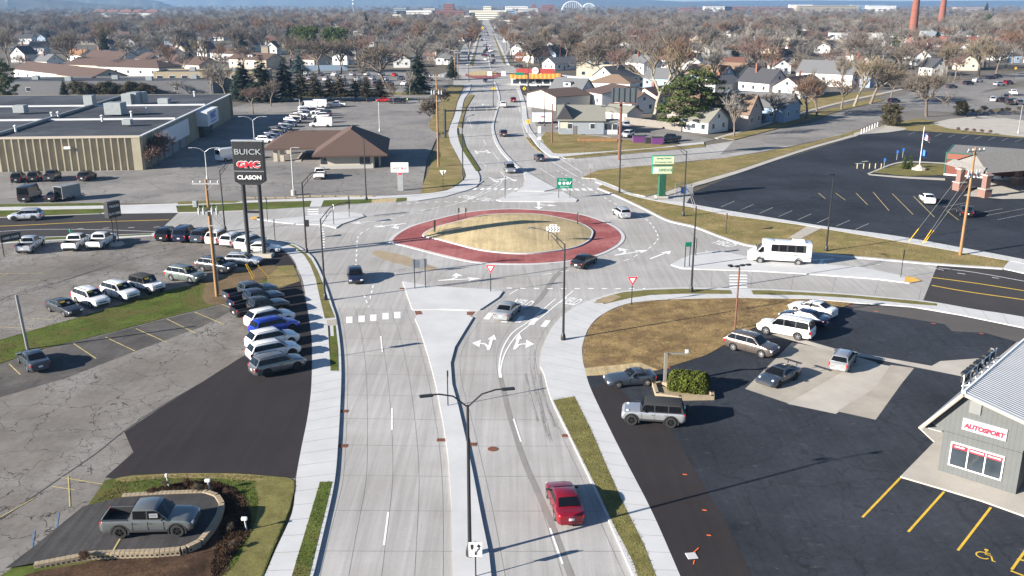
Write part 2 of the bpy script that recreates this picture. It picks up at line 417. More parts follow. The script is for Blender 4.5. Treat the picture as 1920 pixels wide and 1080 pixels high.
    if rails:
        for s in (-1, 1):
            MB().tube([(xC+.15, s*wR*.88, zr+.01), (xC+.3, s*wR*.88, zr+.07), (xB-.35, s*wR*.88, zr+.07), (xB-.2, s*wR*.88, zr+.01)], .02, 6).build('roof_rail', M['plastic'], root)
    # ---- wheels
    for a in ax:
        for s in (-1, 1):
            y = s*(hw-.115); wd = .115
            o = MB().lathe([(r*.62, -wd), (r*.92, -wd), (r, -wd*.6), (r, wd*.6), (r*.92, wd), (r*.62, wd)], 22, (a, y, r), 'Y').build('wheel', M['tyre'], root, 35)
            rm = MB(); yo = y+s*wd*.72
            rm.lathe([(0, 0), (r*.66, 0)], 20, (a, yo-s*.06, r), 'Y', 1)
            rm.lathe([(r*.56, -.02), (r*.66, -.02), (r*.66, .012), (r*.58, .014), (r*.56, -.02)], 20, (a, yo, r), 'Y', 0)
            for k in range(5):
                t = 2*math.pi*k/5+.3
                c = (a+math.cos(t)*r*.32, yo, r+math.sin(t)*r*.32); q = MB().box((0, 0, 0), (r*.56, .04, r*.17))
                rot = Matrix.Rotation(-t, 3, 'Y')
                rm.add([rot @ Vector(p)+Vector(c) for p in q.v], q.f, 0)
            rm.lathe([(0, s*.03), (r*.14, s*.03), (r*.14, 0)], 10, (a, yo, r), 'Y', 0)
            rm.build('rim', [M['rimsilver'] if rim == 'silver' else M['rimblack'], M['rimblack']], o)
    # ---- details
    tz = interp(top, fx-.1); rz_ = interp(top, -fx+.1)
    kf = .84 if not flat else .95
    for s in (-1, 1):
        hz = tz-.13 if front != 'round' else tz-.05
        if front == 'round':
            MB().lathe([(0, .10), (.07, .085), (.11, .04), (.125, 0), (.11, -.1)], 14, (fx-.42, s*hw*.66, interp(top, fx-.42)-.02), 'X').build('headlight', M['lampglass'], root, 50)
        else:
            MB().rbox((fx-.15, s*hw*.70, hz+.035), (.34, hw*.36, .17), .04).build('headlight', M['lampglass'], root)
        if tail == 'tall': MB().rbox((-fx+.12, s*hw*.86, rz_-.18), (.22, hw*.18, .34), .04).build('taillight', M['tail'], root)
        else: MB().rbox((-fx+.11, s*hw*.70, rz_-.15), (.22, hw*.42, .16), .04).build('taillight', M['tail'], root)
        mx = xA-.28*(xA-xB) if xA > xB else xA
        MB().rbox((xA-.34, s*(wB+.09), za+.09), (.12, .22, .15), .04).build('wing_mirror', M['plastic'], root)
    gz = zb+.34
    MB().rbox((fx-.05, 0, (gz+tz-.12)/2), (.12, hw*.95, max(.1, tz-.12-gz)), .03).build('grille', M['plastic'], root)
    MB().rbox((fx-.06, 0, zb+.17), (.14, hw*1.4, .14), .03).build('front_bumper', M['plastic'], root)
    MB().rbox((-fx+.05, 0, zb+.16), (.14, hw*1.5, .18), .03).build('rear_bumper', M['plastic'] if cladding or bed else PAINT['silver'], root)
    MB().box((-fx-.005, 0, zb+.42), (.03, .34, .16)).build('number_plate', M['plate'], root)
    if seams:
        sm = MB()
        for x in seams:
            for s in (-1, 1): sm.box((x, s*(hw-.004), (zb+interp(top, x)-.02)/2+.05), (.014, .03, (interp(top, x)-.02-zb)*.72))
        for s in (-1, 1):
            for x in seams[1:]: sm.rbox((x+.16, s*(hw+.004), interp(top, x)-.19), (.18, .03, .04), .012)
        me = body.data
        if len(me.materials) < 2: me.materials.append(M['plastic'])
        idx = len(me.materials)-1; bq = bmesh.new(); bq.from_mesh(me); vv = [bq.verts.new(p) for p in sm.v]
        for f_ in sm.f: nf = bq.faces.new([vv[i_] for i_ in f_]); nf.material_index = idx
        bq.to_mesh(me); bq.free()
    if cladding:
        for a in ax:
            for s in (-1, 1):
                cl = MB(); q = [((r*k)*math.cos(t), (r*k)*math.sin(t)) for k in (1.16, 1.36) for t in [math.pi*j/10 for j in range(-1, 12)]]
                n2 = 13; vs = [(a+p[0], s*(hw+.012), r*1.02+p[1]) for p in q]+[(a+p[0], s*(hw-.06), r*1.02+p[1]) for p in q]
                f = [[j, j+1, n2+j+1, n2+j] for j in range(n2-1)]+[[2*n2+j, j, j+1, 2*n2+j+1] for j in range(n2-1)]+[[n2+j, n2+j+1, 3*n2+j+1, 3*n2+j] for j in range(n2-1)]
                cl.add(vs, f); cl.build('wheel_arch', M['plastic'], root)
        for s in (-1, 1): MB().rbox(((ax[0]+ax[1])/2, s*(hw-.02), zb+.12), (wb-2.5*r, .09, .15), .03).build('side_skirt', M['plastic'], root)
    if bed:
        x0, x1, zf = bed; q = MB(); yy = Wd*.40
        q.box(((x0+x1)/2, 0, zf+.02), (x1-x0-.01, Wd*.795, .03))
        for s in (-1, 1): q.box(((x0+x1)/2, s*(yy-.012), (zf+interp(top, x0))/2), (x1-x0-.01, .018, interp(top, x0)-zf-.02))
        q.box((x0+.012, 0, (zf+interp(top, x0))/2), (.018, Wd*.78, interp(top, x0)-zf-.02)); q.box((x1-.012, 0, (zf+interp(top, x0))/2), (.018, Wd*.78, interp(top, x0)-zf-.02))
        for s in (-1, 1): q.rbox(((x0+x1)/2, s*hw*.90, interp(top, x0)+.03), (x1-x0+.1, .12, .05), .02)
        q.build('bed_liner', M['plastic'], root)
    if spare:
        MB().lathe([(0, -.12), (r*.9, -.12), (r, -.08), (r, .08), (r*.9, .12), (0, .12)], 20, (-fx-.14, 0, zb+.72), 'X').build('spare_wheel', M['tyre'], root, 35)
    if wing:
        q = MB().rbox((-fx+.22, 0, Ht-.02), (.34, hw*1.75, .04), .012)
        for s in (-1, 1): q.box((-fx+.26, s*hw*.45, Ht-.16), (.12, .04, .26))
        q.build('rear_wing', M['plastic'], root)
    WS[kind] = (xA, za, xB, zr)
    PROTO[kind] = root; root['used'] = 0
    return root
make_car('sedan', 4.82, 1.80, 1.45, 2.78, .325, .95, [(-2.41, .90), (-2.2, 1.0), (-1.5, 1.03), (0, .96), (.95, .95), (1.7, .86), (2.2, .74), (2.41, .62)], (1.15, .35, -.85, -1.75), tail='wide', seams=(.95, -.05, -1.0), win=((-1.45, -.68), (-.62, .05), (.12, .95)))
make_car('suv', 4.72, 1.85, 1.68, 2.73, .36, .92, [(-2.36, .98), (-2.1, 1.08), (-1, 1.08), (.9, 1.06), (1.5, 1.03), (2.1, .93), (2.36, .78)], (1.2, .45, -1.85, -2.26), zb=.26, seams=(.85, -.1, -1.1), win=((-1.95, -1.25), (-1.18, -.14), (-.06, .95)), cladding=True, rails=True, rim='black')
make_car('crossover', 4.85, 1.92, 1.72, 2.82, .37, .95, [(-2.42, 1.02), (-2.2, 1.10), (-1, 1.09), (.9, 1.07), (1.5, 1.05), (2.1, .96), (2.42, .80)], (1.22, .45, -1.75, -2.3), zb=.24, seams=(.85, -.1, -1.15), win=((-2.0, -1.25), (-1.18, -.14), (-.06, .95)), rails=True, rim='silver')
make_car('estate_suv', 5.3, 2.0, 1.95, 3.1, .40, 1.0, [(-2.65, 1.05), (-2.4, 1.16), (-1, 1.15), (1.2, 1.14), (1.8, 1.10), (2.4, 1.04), (2.65, .85)], (1.35, .65, -2.3, -2.58), zb=.30, seams=(1.05, .02, -1.0), win=((-2.35, -1.2), (-1.1, -.05), (.05, 1.1)), rails=True, rim='silver', roofw=.80)
make_car('wagon', 4.45, 1.72, 1.47, 2.53, .31, .95, [(-2.22, .92), (-2.0, .98), (-1, .97), (.9, .94), (1.5, .88), (2.0, .78), (2.22, .62)], (1.1, .35, -1.7, -2.12), seams=(.85, -.1, -1.05), win=((-1.85, -1.1), (-1.02, -.14), (-.06, .85)), rails=True, rim='silver')
make_car('pickup', 5.75, 2.0, 1.88, 3.6, .41, 1.0, [(-2.87, 1.20), (-2.6, 1.24), (-.7, 1.24), (.9, 1.18), (1.6, 1.17), (2.4, 1.12), (2.87, .98)], (1.3, .55, -.85, -1.08), zb=.38, seams=(1.0, .05, -.85), win=((-.82, -.02), (.06, 1.02)), bed=(-2.77, -1.14, .72), roofw=.80, rim='silver', flat=True)
make_car('midsize_pickup', 5.41, 1.93, 1.84, 3.34, .41, .92, [(-2.7, 1.13), (-2.5, 1.18), (-.7, 1.17), (.9, 1.14), (1.6, 1.14), (2.3, 1.08), (2.7, .92)], (1.35, .6, -.75, -1.02), zb=.36, seams=(1.05, .12, -.78), win=((-.72, .04), (.12, 1.1)), bed=(-2.6, -1.06, .70), roofw=.80, rim='black', cladding=True, flat=True)
make_car('roadster', 4.24, 1.79, 1.29, 2.5, .33, .85, [(-2.12, .86), (-1.9, .92), (-1.2, .90), (.2, .84), (1.2, .78), (1.8, .70), (2.12, .55)], (.35, -.25, -.95, -1.45), zb=.18, seams=(.25, -.85), win=((-1.2, -.5), (-.45, .2)), tail='wide', rim='silver', roofw=.70)
make_car('sports_coupe', 4.57, 1.90, 1.28, 2.46, .35, 1.02, [(-2.28, .80), (-2.0, .90), (-1.4, .94), (.2, .84), (1.1, .74), (1.8, .70), (2.28, .52)], (.95, .15, -.55, -1.85), zb=.16, seams=(.75, -.6), win=((-1.25, -.72), (-.66, .75)), tail='wide', rim='black', front='round', roofw=.66, wing=True, glassroof=(-.45, .05))
make_car('soft_top_jeep', 4.2, 1.87, 1.84, 2.6, .42, .72, [(-2.1, 1.12), (-1.8, 1.16), (.6, 1.14), (1.0, 1.10), (1.9, 1.06), (2.1, .95)], (.72, .48, -1.85, -2.02), zb=.42, seams=(.6, -.35), win=((-1.75, -.45), (-.35, .45)), flat=True, front='round', softtop=True, roofw=.86, rim='black', cladding=True, rearwin=False, spare=True)
make_car('offroad_suv', 4.81, 1.93, 1.85, 2.95, .43, .80, [(-2.4, 1.16), (-2.1, 1.18), (.6, 1.17), (1.1, 1.15), (2.2, 1.10), (2.4, .95)], (1.02, .70, -2.1, -2.32), zb=.42, seams=(.9, -.1, -1.05), win=((-2.05, -1.15), (-1.05, -.12), (-.02, .85)), flat=True, front='round', softtop=True, roofw=.86, rim='black', cladding=True, rearwin=False, spare=True)
make_car('minivan', 5.1, 1.98, 1.75, 3.0, .34, .98, [(-2.55, .98), (-2.3, 1.04), (-1, 1.02), (1.2, 1.0), (1.7, .95), (2.3, .80), (2.55, .66)], (1.75, .55, -2.0, -2.45), zb=.2, seams=(1.1, .05, -1.2), win=((-2.2, -1.3), (-1.2, 0), (.08, 1.35)), rails=True)
make_car('hatchback', 4.3, 1.78, 1.48, 2.65, .32, .85, [(-2.15, .94), (-1.95, 1.0), (-1, .99), (.8, .94), (1.4, .88), (1.95, .75), (2.15, .6)], (1.25, .35, -1.3, -1.95), seams=(.85, -.1, -1.0), win=((-1.45, -.9), (-.82, -.1), (-.03, .95)))
make_car('cargo_van', 5.9, 2.05, 2.6, 3.75, .36, .95, [(-2.95, 1.2), (-2.8, 1.25), (0, 1.25), (1.7, 1.22), (2.2, 1.15), (2.7, 1.0), (2.95, .8)], (2.15, 1.35, -2.86, -2.93), zb=.28, seams=(1.6, .7), win=((1.05, 1.9),), roofw=.86, flat=True, rim='silver')
M['letterblack'] = pm('letter_black', (.02, .02, .02), .5)
M['letterred'] = pm('letter_red', (.60, .02, .05), .5)

def set_paint(o, p):
    tree = {}
    for c in list(o.children)+[o]:
        if c.type == 'MESH' and c.material_slots:
            for sl_ in c.material_slots:
                if sl_.material and sl_.material.name.endswith('car_paint'): sl_.link = 'OBJECT'; sl_.material = p
LOWP = {}
def low_proto(kind):
    if kind in LOWP: return LOWP[kind]
    r_ = PROTO[kind]; mb = MB(); mats = []
    def rec(o):
        for c in o.children:
            if c.type == 'MESH' and c.name.split('.')[0] not in ('roof_rail', 'side_skirt', 'number_plate', 'front_bumper', 'rim', 'sunroof'):
                ids = []
                for s_ in c.data.materials:
                    if s_ not in mats: mats.append(s_)
                    ids.append(mats.index(s_))
                for p in c.data.polygons:
                    mb.f.append([len(mb.v)+i for i in p.vertices]); mb.m.append(ids[p.material_index])
                mb.v += [tuple(v.co) for v in c.data.vertices]
                rec(c)
    rec(r_)
    me = mb.mesh('far_'+kind, 32)
    for m_ in mats: me.materials.append(m_)
    LOWP[kind] = me; return me
VEH = []
def vehicle(kind, colour, pos, heading, label, cat, group=None, z=.02, far=False, pitch=0):
    if far:
        o = bpy.data.objects.new(kind, low_proto(kind)); COL.objects.link(o)
        for sl_ in o.material_slots:
            if sl_.material and sl_.material.name.endswith('car_paint'): sl_.link = 'OBJECT'; sl_.material = PAINT[colour]
    else:
        p = PROTO[kind]
        if not p['used']: o = p; p['used'] = 1
        else: o = copy_tree(p); o['used'] = 1
        set_paint(o, PAINT[colour])
        for c in o.children: 
            if c.name.startswith('roof') and kind in ('soft_top_jeep', 'offroad_suv'): pass
    o.location = (pos[0], pos[1], z); o.rotation_euler = (0, pitch, heading)
    tag(o, label, cat, group)
    return o
def by_wheels(kind, rear, front, side, z=.02):
    # rear and front wheel of the side nearer the viewer ('L' or 'R' side of the vehicle)
    a = G(*rear, z); b = G(*front, z); d = (b-a); d.z = 0; d.normalize()
    left = Vector((-d.y, d.x, 0)); w = PROTO_W[kind]/2-.1
    c = (a+b)/2+left*(-w if side == 'L' else w)
    off = PROTO_OFF[kind]
    return (c.x-d.x*off, c.y-d.y*off), math.atan2(d.y, d.x)
def by_ends(rear, front, z=.02):
    a = G(*rear, z); b = G(*front, z); d = b-a
    return ((a.x+b.x)/2, (a.y+b.y)/2), math.atan2(d.y, d.x)
PROTO_W = dict(sedan=1.8, suv=1.85, crossover=1.92, estate_suv=2, wagon=1.72, pickup=2, midsize_pickup=1.93, roadster=1.79, sports_coupe=1.9, soft_top_jeep=1.87, offroad_suv=1.93, minivan=1.98, hatchback=1.78, cargo_van=2.05)
PROTO_OFF = dict(sedan=.07, suv=.075, crossover=.065, estate_suv=.1, wagon=.01, pickup=.075, midsize_pickup=.115, roadster=.02, sports_coupe=.035, soft_top_jeep=.08, offroad_suv=.13, minivan=.07, hatchback=-.025, cargo_van=.125)
# ------------------------------------------------------------------ the setting: ground sheets, roads, kerbed slabs, markings
def cr(pts, closed=False, n=5):
    P = [Vector(p) for p in pts]; out = []; m = len(P)
    rng = range(m) if closed else range(m-1)
    for i in rng:
        p0 = P[(i-1) % m] if closed or i > 0 else P[i]*2-P[i+1]
        p1 = P[i]; p2 = P[(i+1) % m]; p3 = P[(i+2) % m] if closed or i+2 < m else p2*2-p1
        for k in range(n):
            t = k/n
            out.append(.5*((2*p1)+(p2-p0)*t+(2*p0-5*p1+4*p2-p3)*t*t+(3*p1-p0-3*p2+p3)*t**3))
    if not closed: out.append(P[-1])
    return out
def px(pts, z=0.0): return [G(x, y, z) for x, y in pts]
def arr(s): return [tuple(float(q) for q in p.split(',')) for p in s.split()]
def tri(mb, pts, m=0):      # fill a polygon, facing up
    from mathutils.geometry import delaunay_2d_cdt
    pts = [Vector(p) for p in pts]; n = len(pts); z = pts[0].z
    flat = all(abs(p.z-z) < 1e-5 for p in pts)
    vs, _, fs, ov, _, _ = delaunay_2d_cdt([p.xy for p in pts], [(i, (i+1) % n) for i in range(n)], [], 1, 1e-4)
    v3 = [(v.x, v.y, z if flat or not ov[k] else pts[ov[k][0]].z) for k, v in enumerate(vs)]
    out = []
    for f in fs:
        a, b, c = (vs[i] for i in f[:3])
        out.append(list(f) if (b-a).cross(c-a) > 0 else list(f)[::-1])
    return mb.add(v3, out, m)
def sheet(name, s, z, mat, kind='structure', curve=False, parent=None):
    p = px(arr(s), z)
    if curve: p = cr(p, True, 4)
    return tri(MB(), p).build(name, M[mat], parent, kind=kind)
def slab(name, s, z, mat, curve=False, edge=None, kind='structure', z0=-.05):
    p = px(arr(s), z)
    if curve: p = cr(p, True, 4)
    mb = tri(MB(), p); n = len(p)
    a = sum(p[i].x*p[(i+1) % n].y-p[(i+1) % n].x*p[i].y for i in range(n))
    if a < 0: p = p[::-1]
    vs = [tuple(q) for q in p]+[(q.x, q.y, z0) for q in p]
    mb.add(vs, [[i, n+i, n+(i+1) % n, (i+1) % n] for i in range(n)], 1 if edge else 0)
    return mb.build(name, [M[mat]]+([M[edge]] if edge else []), kind=kind)
def resamp(p, n):
    L = [0]
    for a, b in zip(p, p[1:]): L.append(L[-1]+(b-a).length)
    out = []
    for k in range(n):
        d = L[-1]*k/(n-1)
        for i in range(len(p)-1):
            if d <= L[i+1] or i == len(p)-2:
                t = (d-L[i])/max(L[i+1]-L[i], 1e-9); out.append(p[i].lerp(p[i+1], t)); break
    return out
def ribbon(name, sl_, sr, z, mat, joints=0, jmat='joint', skirt=True, n=60, jw=.03):
    l = resamp(cr(px(arr(sl_), z)), n); r = resamp(cr(px(arr(sr), z)), n)
    mb = MB()
    if (r[0]-l[0]).cross(l[1]-l[0]).z < 0: l, r = r, l
    vs = l+r; mb.add(vs, [[i, n+i, n+i+1, i+1] for i in range(n-1)])
    if skirt:
        for e, s in ((l, 1), (r, -1)):
            v2 = [tuple(p) for p in e]+[(p.x, p.y, -.05) for p in e]
            mb.add(v2, [[i, i+1, n+i+1, n+i] if s > 0 else [i, n+i, n+i+1, i+1] for i in range(n-1)])
        for k in (0, n-1):
            mb.poly([l[k], r[k], (r[k].x, r[k].y, -.05), (l[k].x, l[k].y, -.05)])
    if joints: joint_rungs(mb, l, r, joints, jw, 1)
    return mb.build(name, [M[mat], M[jmat]], kind='structure')
def joint_rungs(mb, l, r, spacing, w, m, ts=(), dz=.004):
    n = len(l); c = [(a+b)/2 for a, b in zip(l, r)]; acc = 0; nxt = spacing*.6
    for i in range(n-1):
        d = (c[i+1]-c[i]).length
        while acc+d >= nxt:
            t = (nxt-acc)/d; a = l[i].lerp(l[i+1], t); b = r[i].lerp(r[i+1], t); u = (c[i+1]-c[i]).normalized()*w/2
            up = Vector((0, 0, dz)); mb.poly([a-u+up, b-u+up, b+u+up, a+u+up], m); nxt += spacing
        acc += d
    for t in ts:
        q = [a.lerp(b, t)+Vector((0, 0, dz+.001)) for a, b in zip(l, r)]; line(mb, q, w*.5, m)
def line(mb, q, w, m=0, dash=None):
    q = [Vector(p) for p in q]
    if dash:
        L = sum((b-a).length for a, b in zip(q, q[1:])); k = max(2, int(L/.3)); q = resamp(q, k); st = L/(k-1)
        on, off = dash; i = 0
        while i < k-1:
            j = min(k-1, i+max(1, round(on/st))); line(mb, q[i:j+1], w, m); i = j+max(1, round(off/st))
        return mb
    l, r = [], []
    for i, p in enumerate(q):
        d = q[min(i+1, len(q)-1)]-q[max(i-1, 0)]; d.z = 0
        if d.length < 1e-6: d = Vector((1, 0, 0))
        d.normalize(); nn = Vector((-d.y, d.x, 0))*w/2; l.append(p+nn); r.append(p-nn)
    n = len(q); mb.add(l+r, [[n+i, n+i+1, i+1, i] for i in range(n-1)], m); return mb
M['agedasph'] = ground_mat('aged_asphalt', (.088, .083, .078), (.75, 1.25), .2, .15, 4, .08, .5, cracks=.6, cscale=.3, rough=.95, bump=.2, tint=(.14, .13, .115), tscale=.12, cw=.006)
ZR = .02; ZL = .125; ZW = .14; ZG = .15
# base: one sheet out to the horizon
mb = MB(); mb.poly([(-30000, -2000, 0), (30000, -2000, 0), (30000, 30000, 0), (-30000, 30000, 0)])
M['farground'] = ground_mat('town_ground', (.13, .112, .085), (.7, 1.2), .02, .25, 1.5, rough=.95, bump=.2, tint=(.17, .16, .145), tscale=.012)
mb.build('ground', M['farground'], kind='structure')
# the concrete roads and the roundabout
road = tri(MB(), px(arr('480,1400 1330,1400 1330,1080 1230,900 1100,740 1120,620 1400,590 1780,610 1950,590 1950,470 1600,410 1300,360 1120,300 1040,270 1000,200 975,150 940,120 960,86 935,60 900,60 868,86 850,125 850,200 870,280 840,350 600,375 250,395 250,450 450,480 560,560 590,700 560,900'), ZR))
l = resamp(cr(px(arr('580,1085 600,1005 627,905 634,830 638,760 640,700 638,650 632,600 623,572'), ZR)), 60); r = resamp(cr(px(arr('850,1085 847,953 840,853 830,787 817,720 803,667 788,620 778,597 771,575'), ZR)), 60)
joint_rungs(road, l, r, 4.6, .05, 1, (.07, .27, .5, .73, .93))
l = resamp(cr(px(arr('921,1085 903,970 887,887 873,820 860,763 849,720 845,680 853,650 873,617 900,582 930,556'), ZR)), 60); r = resamp(cr(px(arr('1192,1085 1143,980 1107,900 1067,817 1033,747 1020,700 1015,660 1023,637 1040,607 1070,580 1113,560'), ZR)), 60)
joint_rungs(road, l, r, 4.6, .05, 1, (.1, .5, .93))
road_mid = [a.lerp(b, .5) for a, b in zip(l, r)]
l = resamp(cr(px(arr('908,330 897,312 870,275 862,250 866,225 873,203 887,177 890,160'), ZR)), 60); r = resamp(cr(px(arr('983,324 953,300 930,270 922,240 927,217 933,197 935,183 930,163'), ZR)), 60)
joint_rungs(road, l, r, 4.6, .05, 1, (.5,))
l2 = resamp(cr(px(arr('1043,352 1000,330 962,300 938,270 930,240 935,217 941,197 941,183 936,163'), ZR)), 60); r2 = resamp(cr(px(arr('1180,380 1120,350 1060,320 1010,283 985,257 976,230 978,200 973,180 960,157'), ZR)), 60)
joint_rungs(road, l2, r2, 4.6, .05, 1, (.5,))
l = resamp(cr(px(arr('1290,541 1440,544 1580,552 1735,566'), ZR)), 40); r = resamp(cr(px(arr('1290,507 1410,509 1500,514 1640,524 1740,545'), ZR)), 40); joint_rungs(road, l, r, 4.6, .04, 1, (.12,))
RC = (G(736, 452, ZR)+G(1163, 450, ZR))/2; RC.y = (G(951, 393).y+G(951, 496).y)/2
for k in range(26):
    t = 2*math.pi*k/26; u = Vector((math.cos(t), math.sin(t), 0)); line(road, [RC+u*17.2+Vector((0, 0, .004)), RC+u*27+Vector((0, 0, .004))], .04, 1)
for rr in (21.5,): line(road, [RC+Vector((math.cos(2*math.pi*k/72)*rr, math.sin(2*math.pi*k/72)*rr, .004)) for k in range(73)], .035, 1)
road.build('road', [M['concrete'], M['joint']], kind='structure')
# asphalt ends of the side legs
sheet('asphalt_road', '-400,425 0,407 83,404 187,400 335,398 300,431 286,437 217,440 83,444 -400,462', ZR+.008, 'roadasph')
sheet('asphalt_road', '1758,496 1840,500 1920,511 2200,545 2200,640 1920,595 1757,568 1731,563', ZR+.008, 'roadasph')
# worn centre stripe and mud stain on the concrete
mb = MB(); line(mb, cr(px(arr('938,706 948,750 962,800 985,870 1025,960 1063,1060 1075,1090'), ZR+.007)), .42); mb.build('tyre_track', M['tyremark'], kind='structure')
mb = MB(); line(mb, cr(px(arr('1062,500 1040,520 1012,560 985,580'), ZR+.007)), .6); mb.build('tyre_track', M['tyremark'], kind='structure')
mb = MB()
for k, s in enumerate(('996,640 992,670 996,700 1010,760 1030,830', '1004,650 1001,690 1012,750 1034,828', '985,700 995,745 1008,790', '1012,700 1020,745 1040,800', '1046,800 1060,822')): line(mb, cr(px(arr(s), ZR+.008+.001*k)), .16)
M['skid'] = ground_mat('skid_rubber', (.275, .265, .252), (.8, 1.3), .8, .3, 6, .3, 0, rough=.9, bump=.05); mb.build('skid_marks', M['skid'], kind='structure')
sheet('mud_stain', '697,473 715,470 760,480 800,495 820,503 805,507 770,500 730,490 705,480', ZR+.006, 'stain', curve=True)
# ---- west side: dealer lot, wedge of grass, lower lot
slab('car_lot', '-500,472 0,456 83,450 217,446 290,441 330,438 430,442 480,450 505,455 527,467 543,477 553,490 558,503 567,523 575,567 583,620 585,650 584,720 577,780 565,840 553,902 500,1010 470,1400 -600,1400 -600,700', ZL, 'worn')
sheet('new_asphalt', '563,527 569,548 575,575 583,625 585,650 584,720 577,780 565,840 553,897 517,894 433,888 333,888 247,892 220,899 197,895 250,848 233,810 300,765 373,720 447,673 467,662 470,625 455,590 470,560', ZL+.004, 'newasph')
sheet('new_asphalt', '480,451 505,457 527,469 541,479 551,492 556,502 500,503 430,500 350,500 480,490', ZL+.005, 'newasph')
sheet('sealed_strip', '-100,705 0,684 67,659 207,625 333,592 433,567 450,575 380,612 250,660 120,710 0,745 -100,775', ZL+.003, 'agedasph')
sheet('grass_wedge', '-200,690 0,637 67,617 140,597 217,573 300,547 350,536 393,527 440,512 493,500 550,497 563,527 500,545 433,565 333,590 207,623 67,657 0,682 -200,745', ZG+.01, 'green')
sheet('bare_earth', '385,535 393,526 440,511 493,499 520,500 500,520 470,545 433,563 400,572 380,560', ZG+.015, 'dirt', curve=True)
sheet('grass', '493,500 550,497 563,527 530,537 505,545 500,520', ZG+.014, 'olive')
# sidewalks with kerb, then the planting strip
ribbon('sidewalk', '480,1090 495,1080 517,1030 548,960 555,897 565,840 577,780 584,720 585,650 583,620 575,567 567,523 558,503 553,490 543,477 527,467 505,456 480,450', '583,1090 587,1080 605,1005 627,905 634,830 638,760 640,700 638,650 631,598 623,572 612,538 600,507 587,483 575,472 553,458 528,452 503,447 480,444', ZW, 'pale', 1.85, n=90)
slab('sidewalk', '-500,462 0,448 83,444 217,440 287,437 340,435 480,444 480,451 430,443 330,439 290,442 217,447 83,451 0,457 -500,473', ZW, 'pale')
sheet('grass_strip', '-500,464 0,449 83,445 217,441 285,437.5 283,440 217,443.5 83,450 0,454 -500,468', ZG, 'green')
sheet('grass_strip', '547,1080 600,903 623,903 580,1080 578,1090 545,1090', ZG, 'green')
sheet('grass_strip', '615,612 617,650 620,695 635,695 634,655 629,610', ZG, 'green')
sheet('grass_strip', '503,449 528,454 553,464.5 570,478 582,497 592,523 600,560 609,597 628,595 618,570 608,538 596,509 583,485 572,474 551,460 528,453 503,447.8', ZG, 'olive2')
sheet('tactile_ramp', '612,600 630,598 632,609 614,611', ZG, 'pad')
# ---- planted mound with the display pad
slab('mound_grass', '197,900 222,896 247,891 333,887 433,887 517,893 553,901 545,950 520,1010 493,1080 470,1400 -100,1400 0,1080 60,1040 157,958', ZG+.02, 'green')
sheet('laid_turf', '478,897 517,894 551,902 544,948 518,1008 490,1080 480,1100 400,1100 440,1060 462,1015 478,980 484,940', ZG+.026, 'olive2', curve=True)
sheet('dry_grass', '215,899 247,892 333,888 433,888 500,893 480,901 400,897 300,897 240,903', ZG+.027, 'olive', curve=True)
sheet('mulch_bed', '232,948 262,932 300,913 350,903 400,902 440,915 460,935 470,965 470,995 455,1022 432,1050 395,1100 40,1100 60,1074 180,1050 300,1000', ZG+.025, 'mulch', curve=True)
# ---- median of the near street
slab('median_island', '855,1090 850,1080 848,1000 847,953 840,853 830,787 817,720 803,667 788,620 778,597 782,590 827,587 878,591 887,595 873,617 853,650 845,680 848,720 860,763 873,820 887,887 903,970 917,1037 922,1085', ZW, 'pale')
slab('splitter_island', '755,527 807,536 873,539.5 930,543 943,546 935,557 900,580 880,581 827,579 773,580 764,555', ZW, 'pale')
sheet('refuge', '773,580 900,580 887,594 878,591 827,587 780,592', ZR+.01, 'pale')
sheet('tactile_ramp', '777,583 790,583 793,590 780,591', ZR+.015, 'rust'); sheet('tactile_ramp', '876,584 892,584 886,592 875,590', ZR+.015, 'rust')
# ---- east side of the near street
ribbon('sidewalk', '1192,1090 1143,980 1107,900 1067,817 1033,747 1020,700 1013,687 1015,660 1023,637 1040,607 1070,580 1113,560 1160,547 1207,541.5 1280,539 1440,542 1580,550 1713,562 1757,567 1830,580 1920,594 2200,645', '1280,1090 1223,960 1173,863 1140,797 1107,727 1097,693 1092,670 1093,643 1107,610 1133,587 1173,570 1223,563 1280,560 1380,558 1513,560 1600,567 1710,575 1800,590 1920,614 2200,668', ZW, 'pale', 1.85, n=120)
sheet('grass_strip', '1037,750 1077,743 1107,803 1140,880 1173,953 1207,1020 1232,1085 1197,1085 1187,1053 1150,983 1113,903 1070,817', ZG, 'olive2')
sheet('grass_strip', '1117,563 1140,555 1167,548 1210,543.5 1280,541 1370,544 1373,551 1280,550.5 1220,553 1180,559 1133,570', ZG, 'olive2')
sheet('grass_strip', '1408,544 1440,544 1580,552 1713,563.5 1757,569 1757,573 1713,570 1597,558.5 1500,553 1413,552', ZG, 'olive2')
sheet('straw_patch', '1112,568 1130,558 1150,552 1165,556 1140,568', ZG+.006, 'straw')
slab('autosport_lot', '1290,1100 1223,962 1173,865 1140,799 1107,729 1097,695 1093,672 1094,645 1108,612 1134,589 1174,571.5 1223,564.5 1280,561.5 1380,559.5 1513,561.5 1600,568.5 1710,576.5 1800,591.5 1920,616 2200,670 2700,900 2700,1500 1420,1500', ZL, 'seal')
sheet('new_asphalt', '1107,729 1140,799 1173,865 1223,962 1280,1090 1414,1090 1410,1080 1357,973 1327,923 1280,842 1262,815 1250,790 1190,760 1150,715', ZL+.004, 'newasph')
sheet('brown_asphalt', '1597,571 1710,577 1800,592 1920,617 2200,671 2200,740 1907,641 1847,624 1785,621 1772,608 1700,596 1653,588 1600,580', ZL+.004, 'brownasph')
sheet('leaf_strewn_grass', '1092,670 1093,643 1107,610 1133,587 1173,570 1223,563 1280,560.5 1380,558.5 1513,560.5 1600,568 1590,572 1540,590 1480,610 1420,612 1405,618 1380,632 1360,645 1335,660 1320,667 1253,688 1232,695 1140,703 1100,705', ZG, 'leafy')
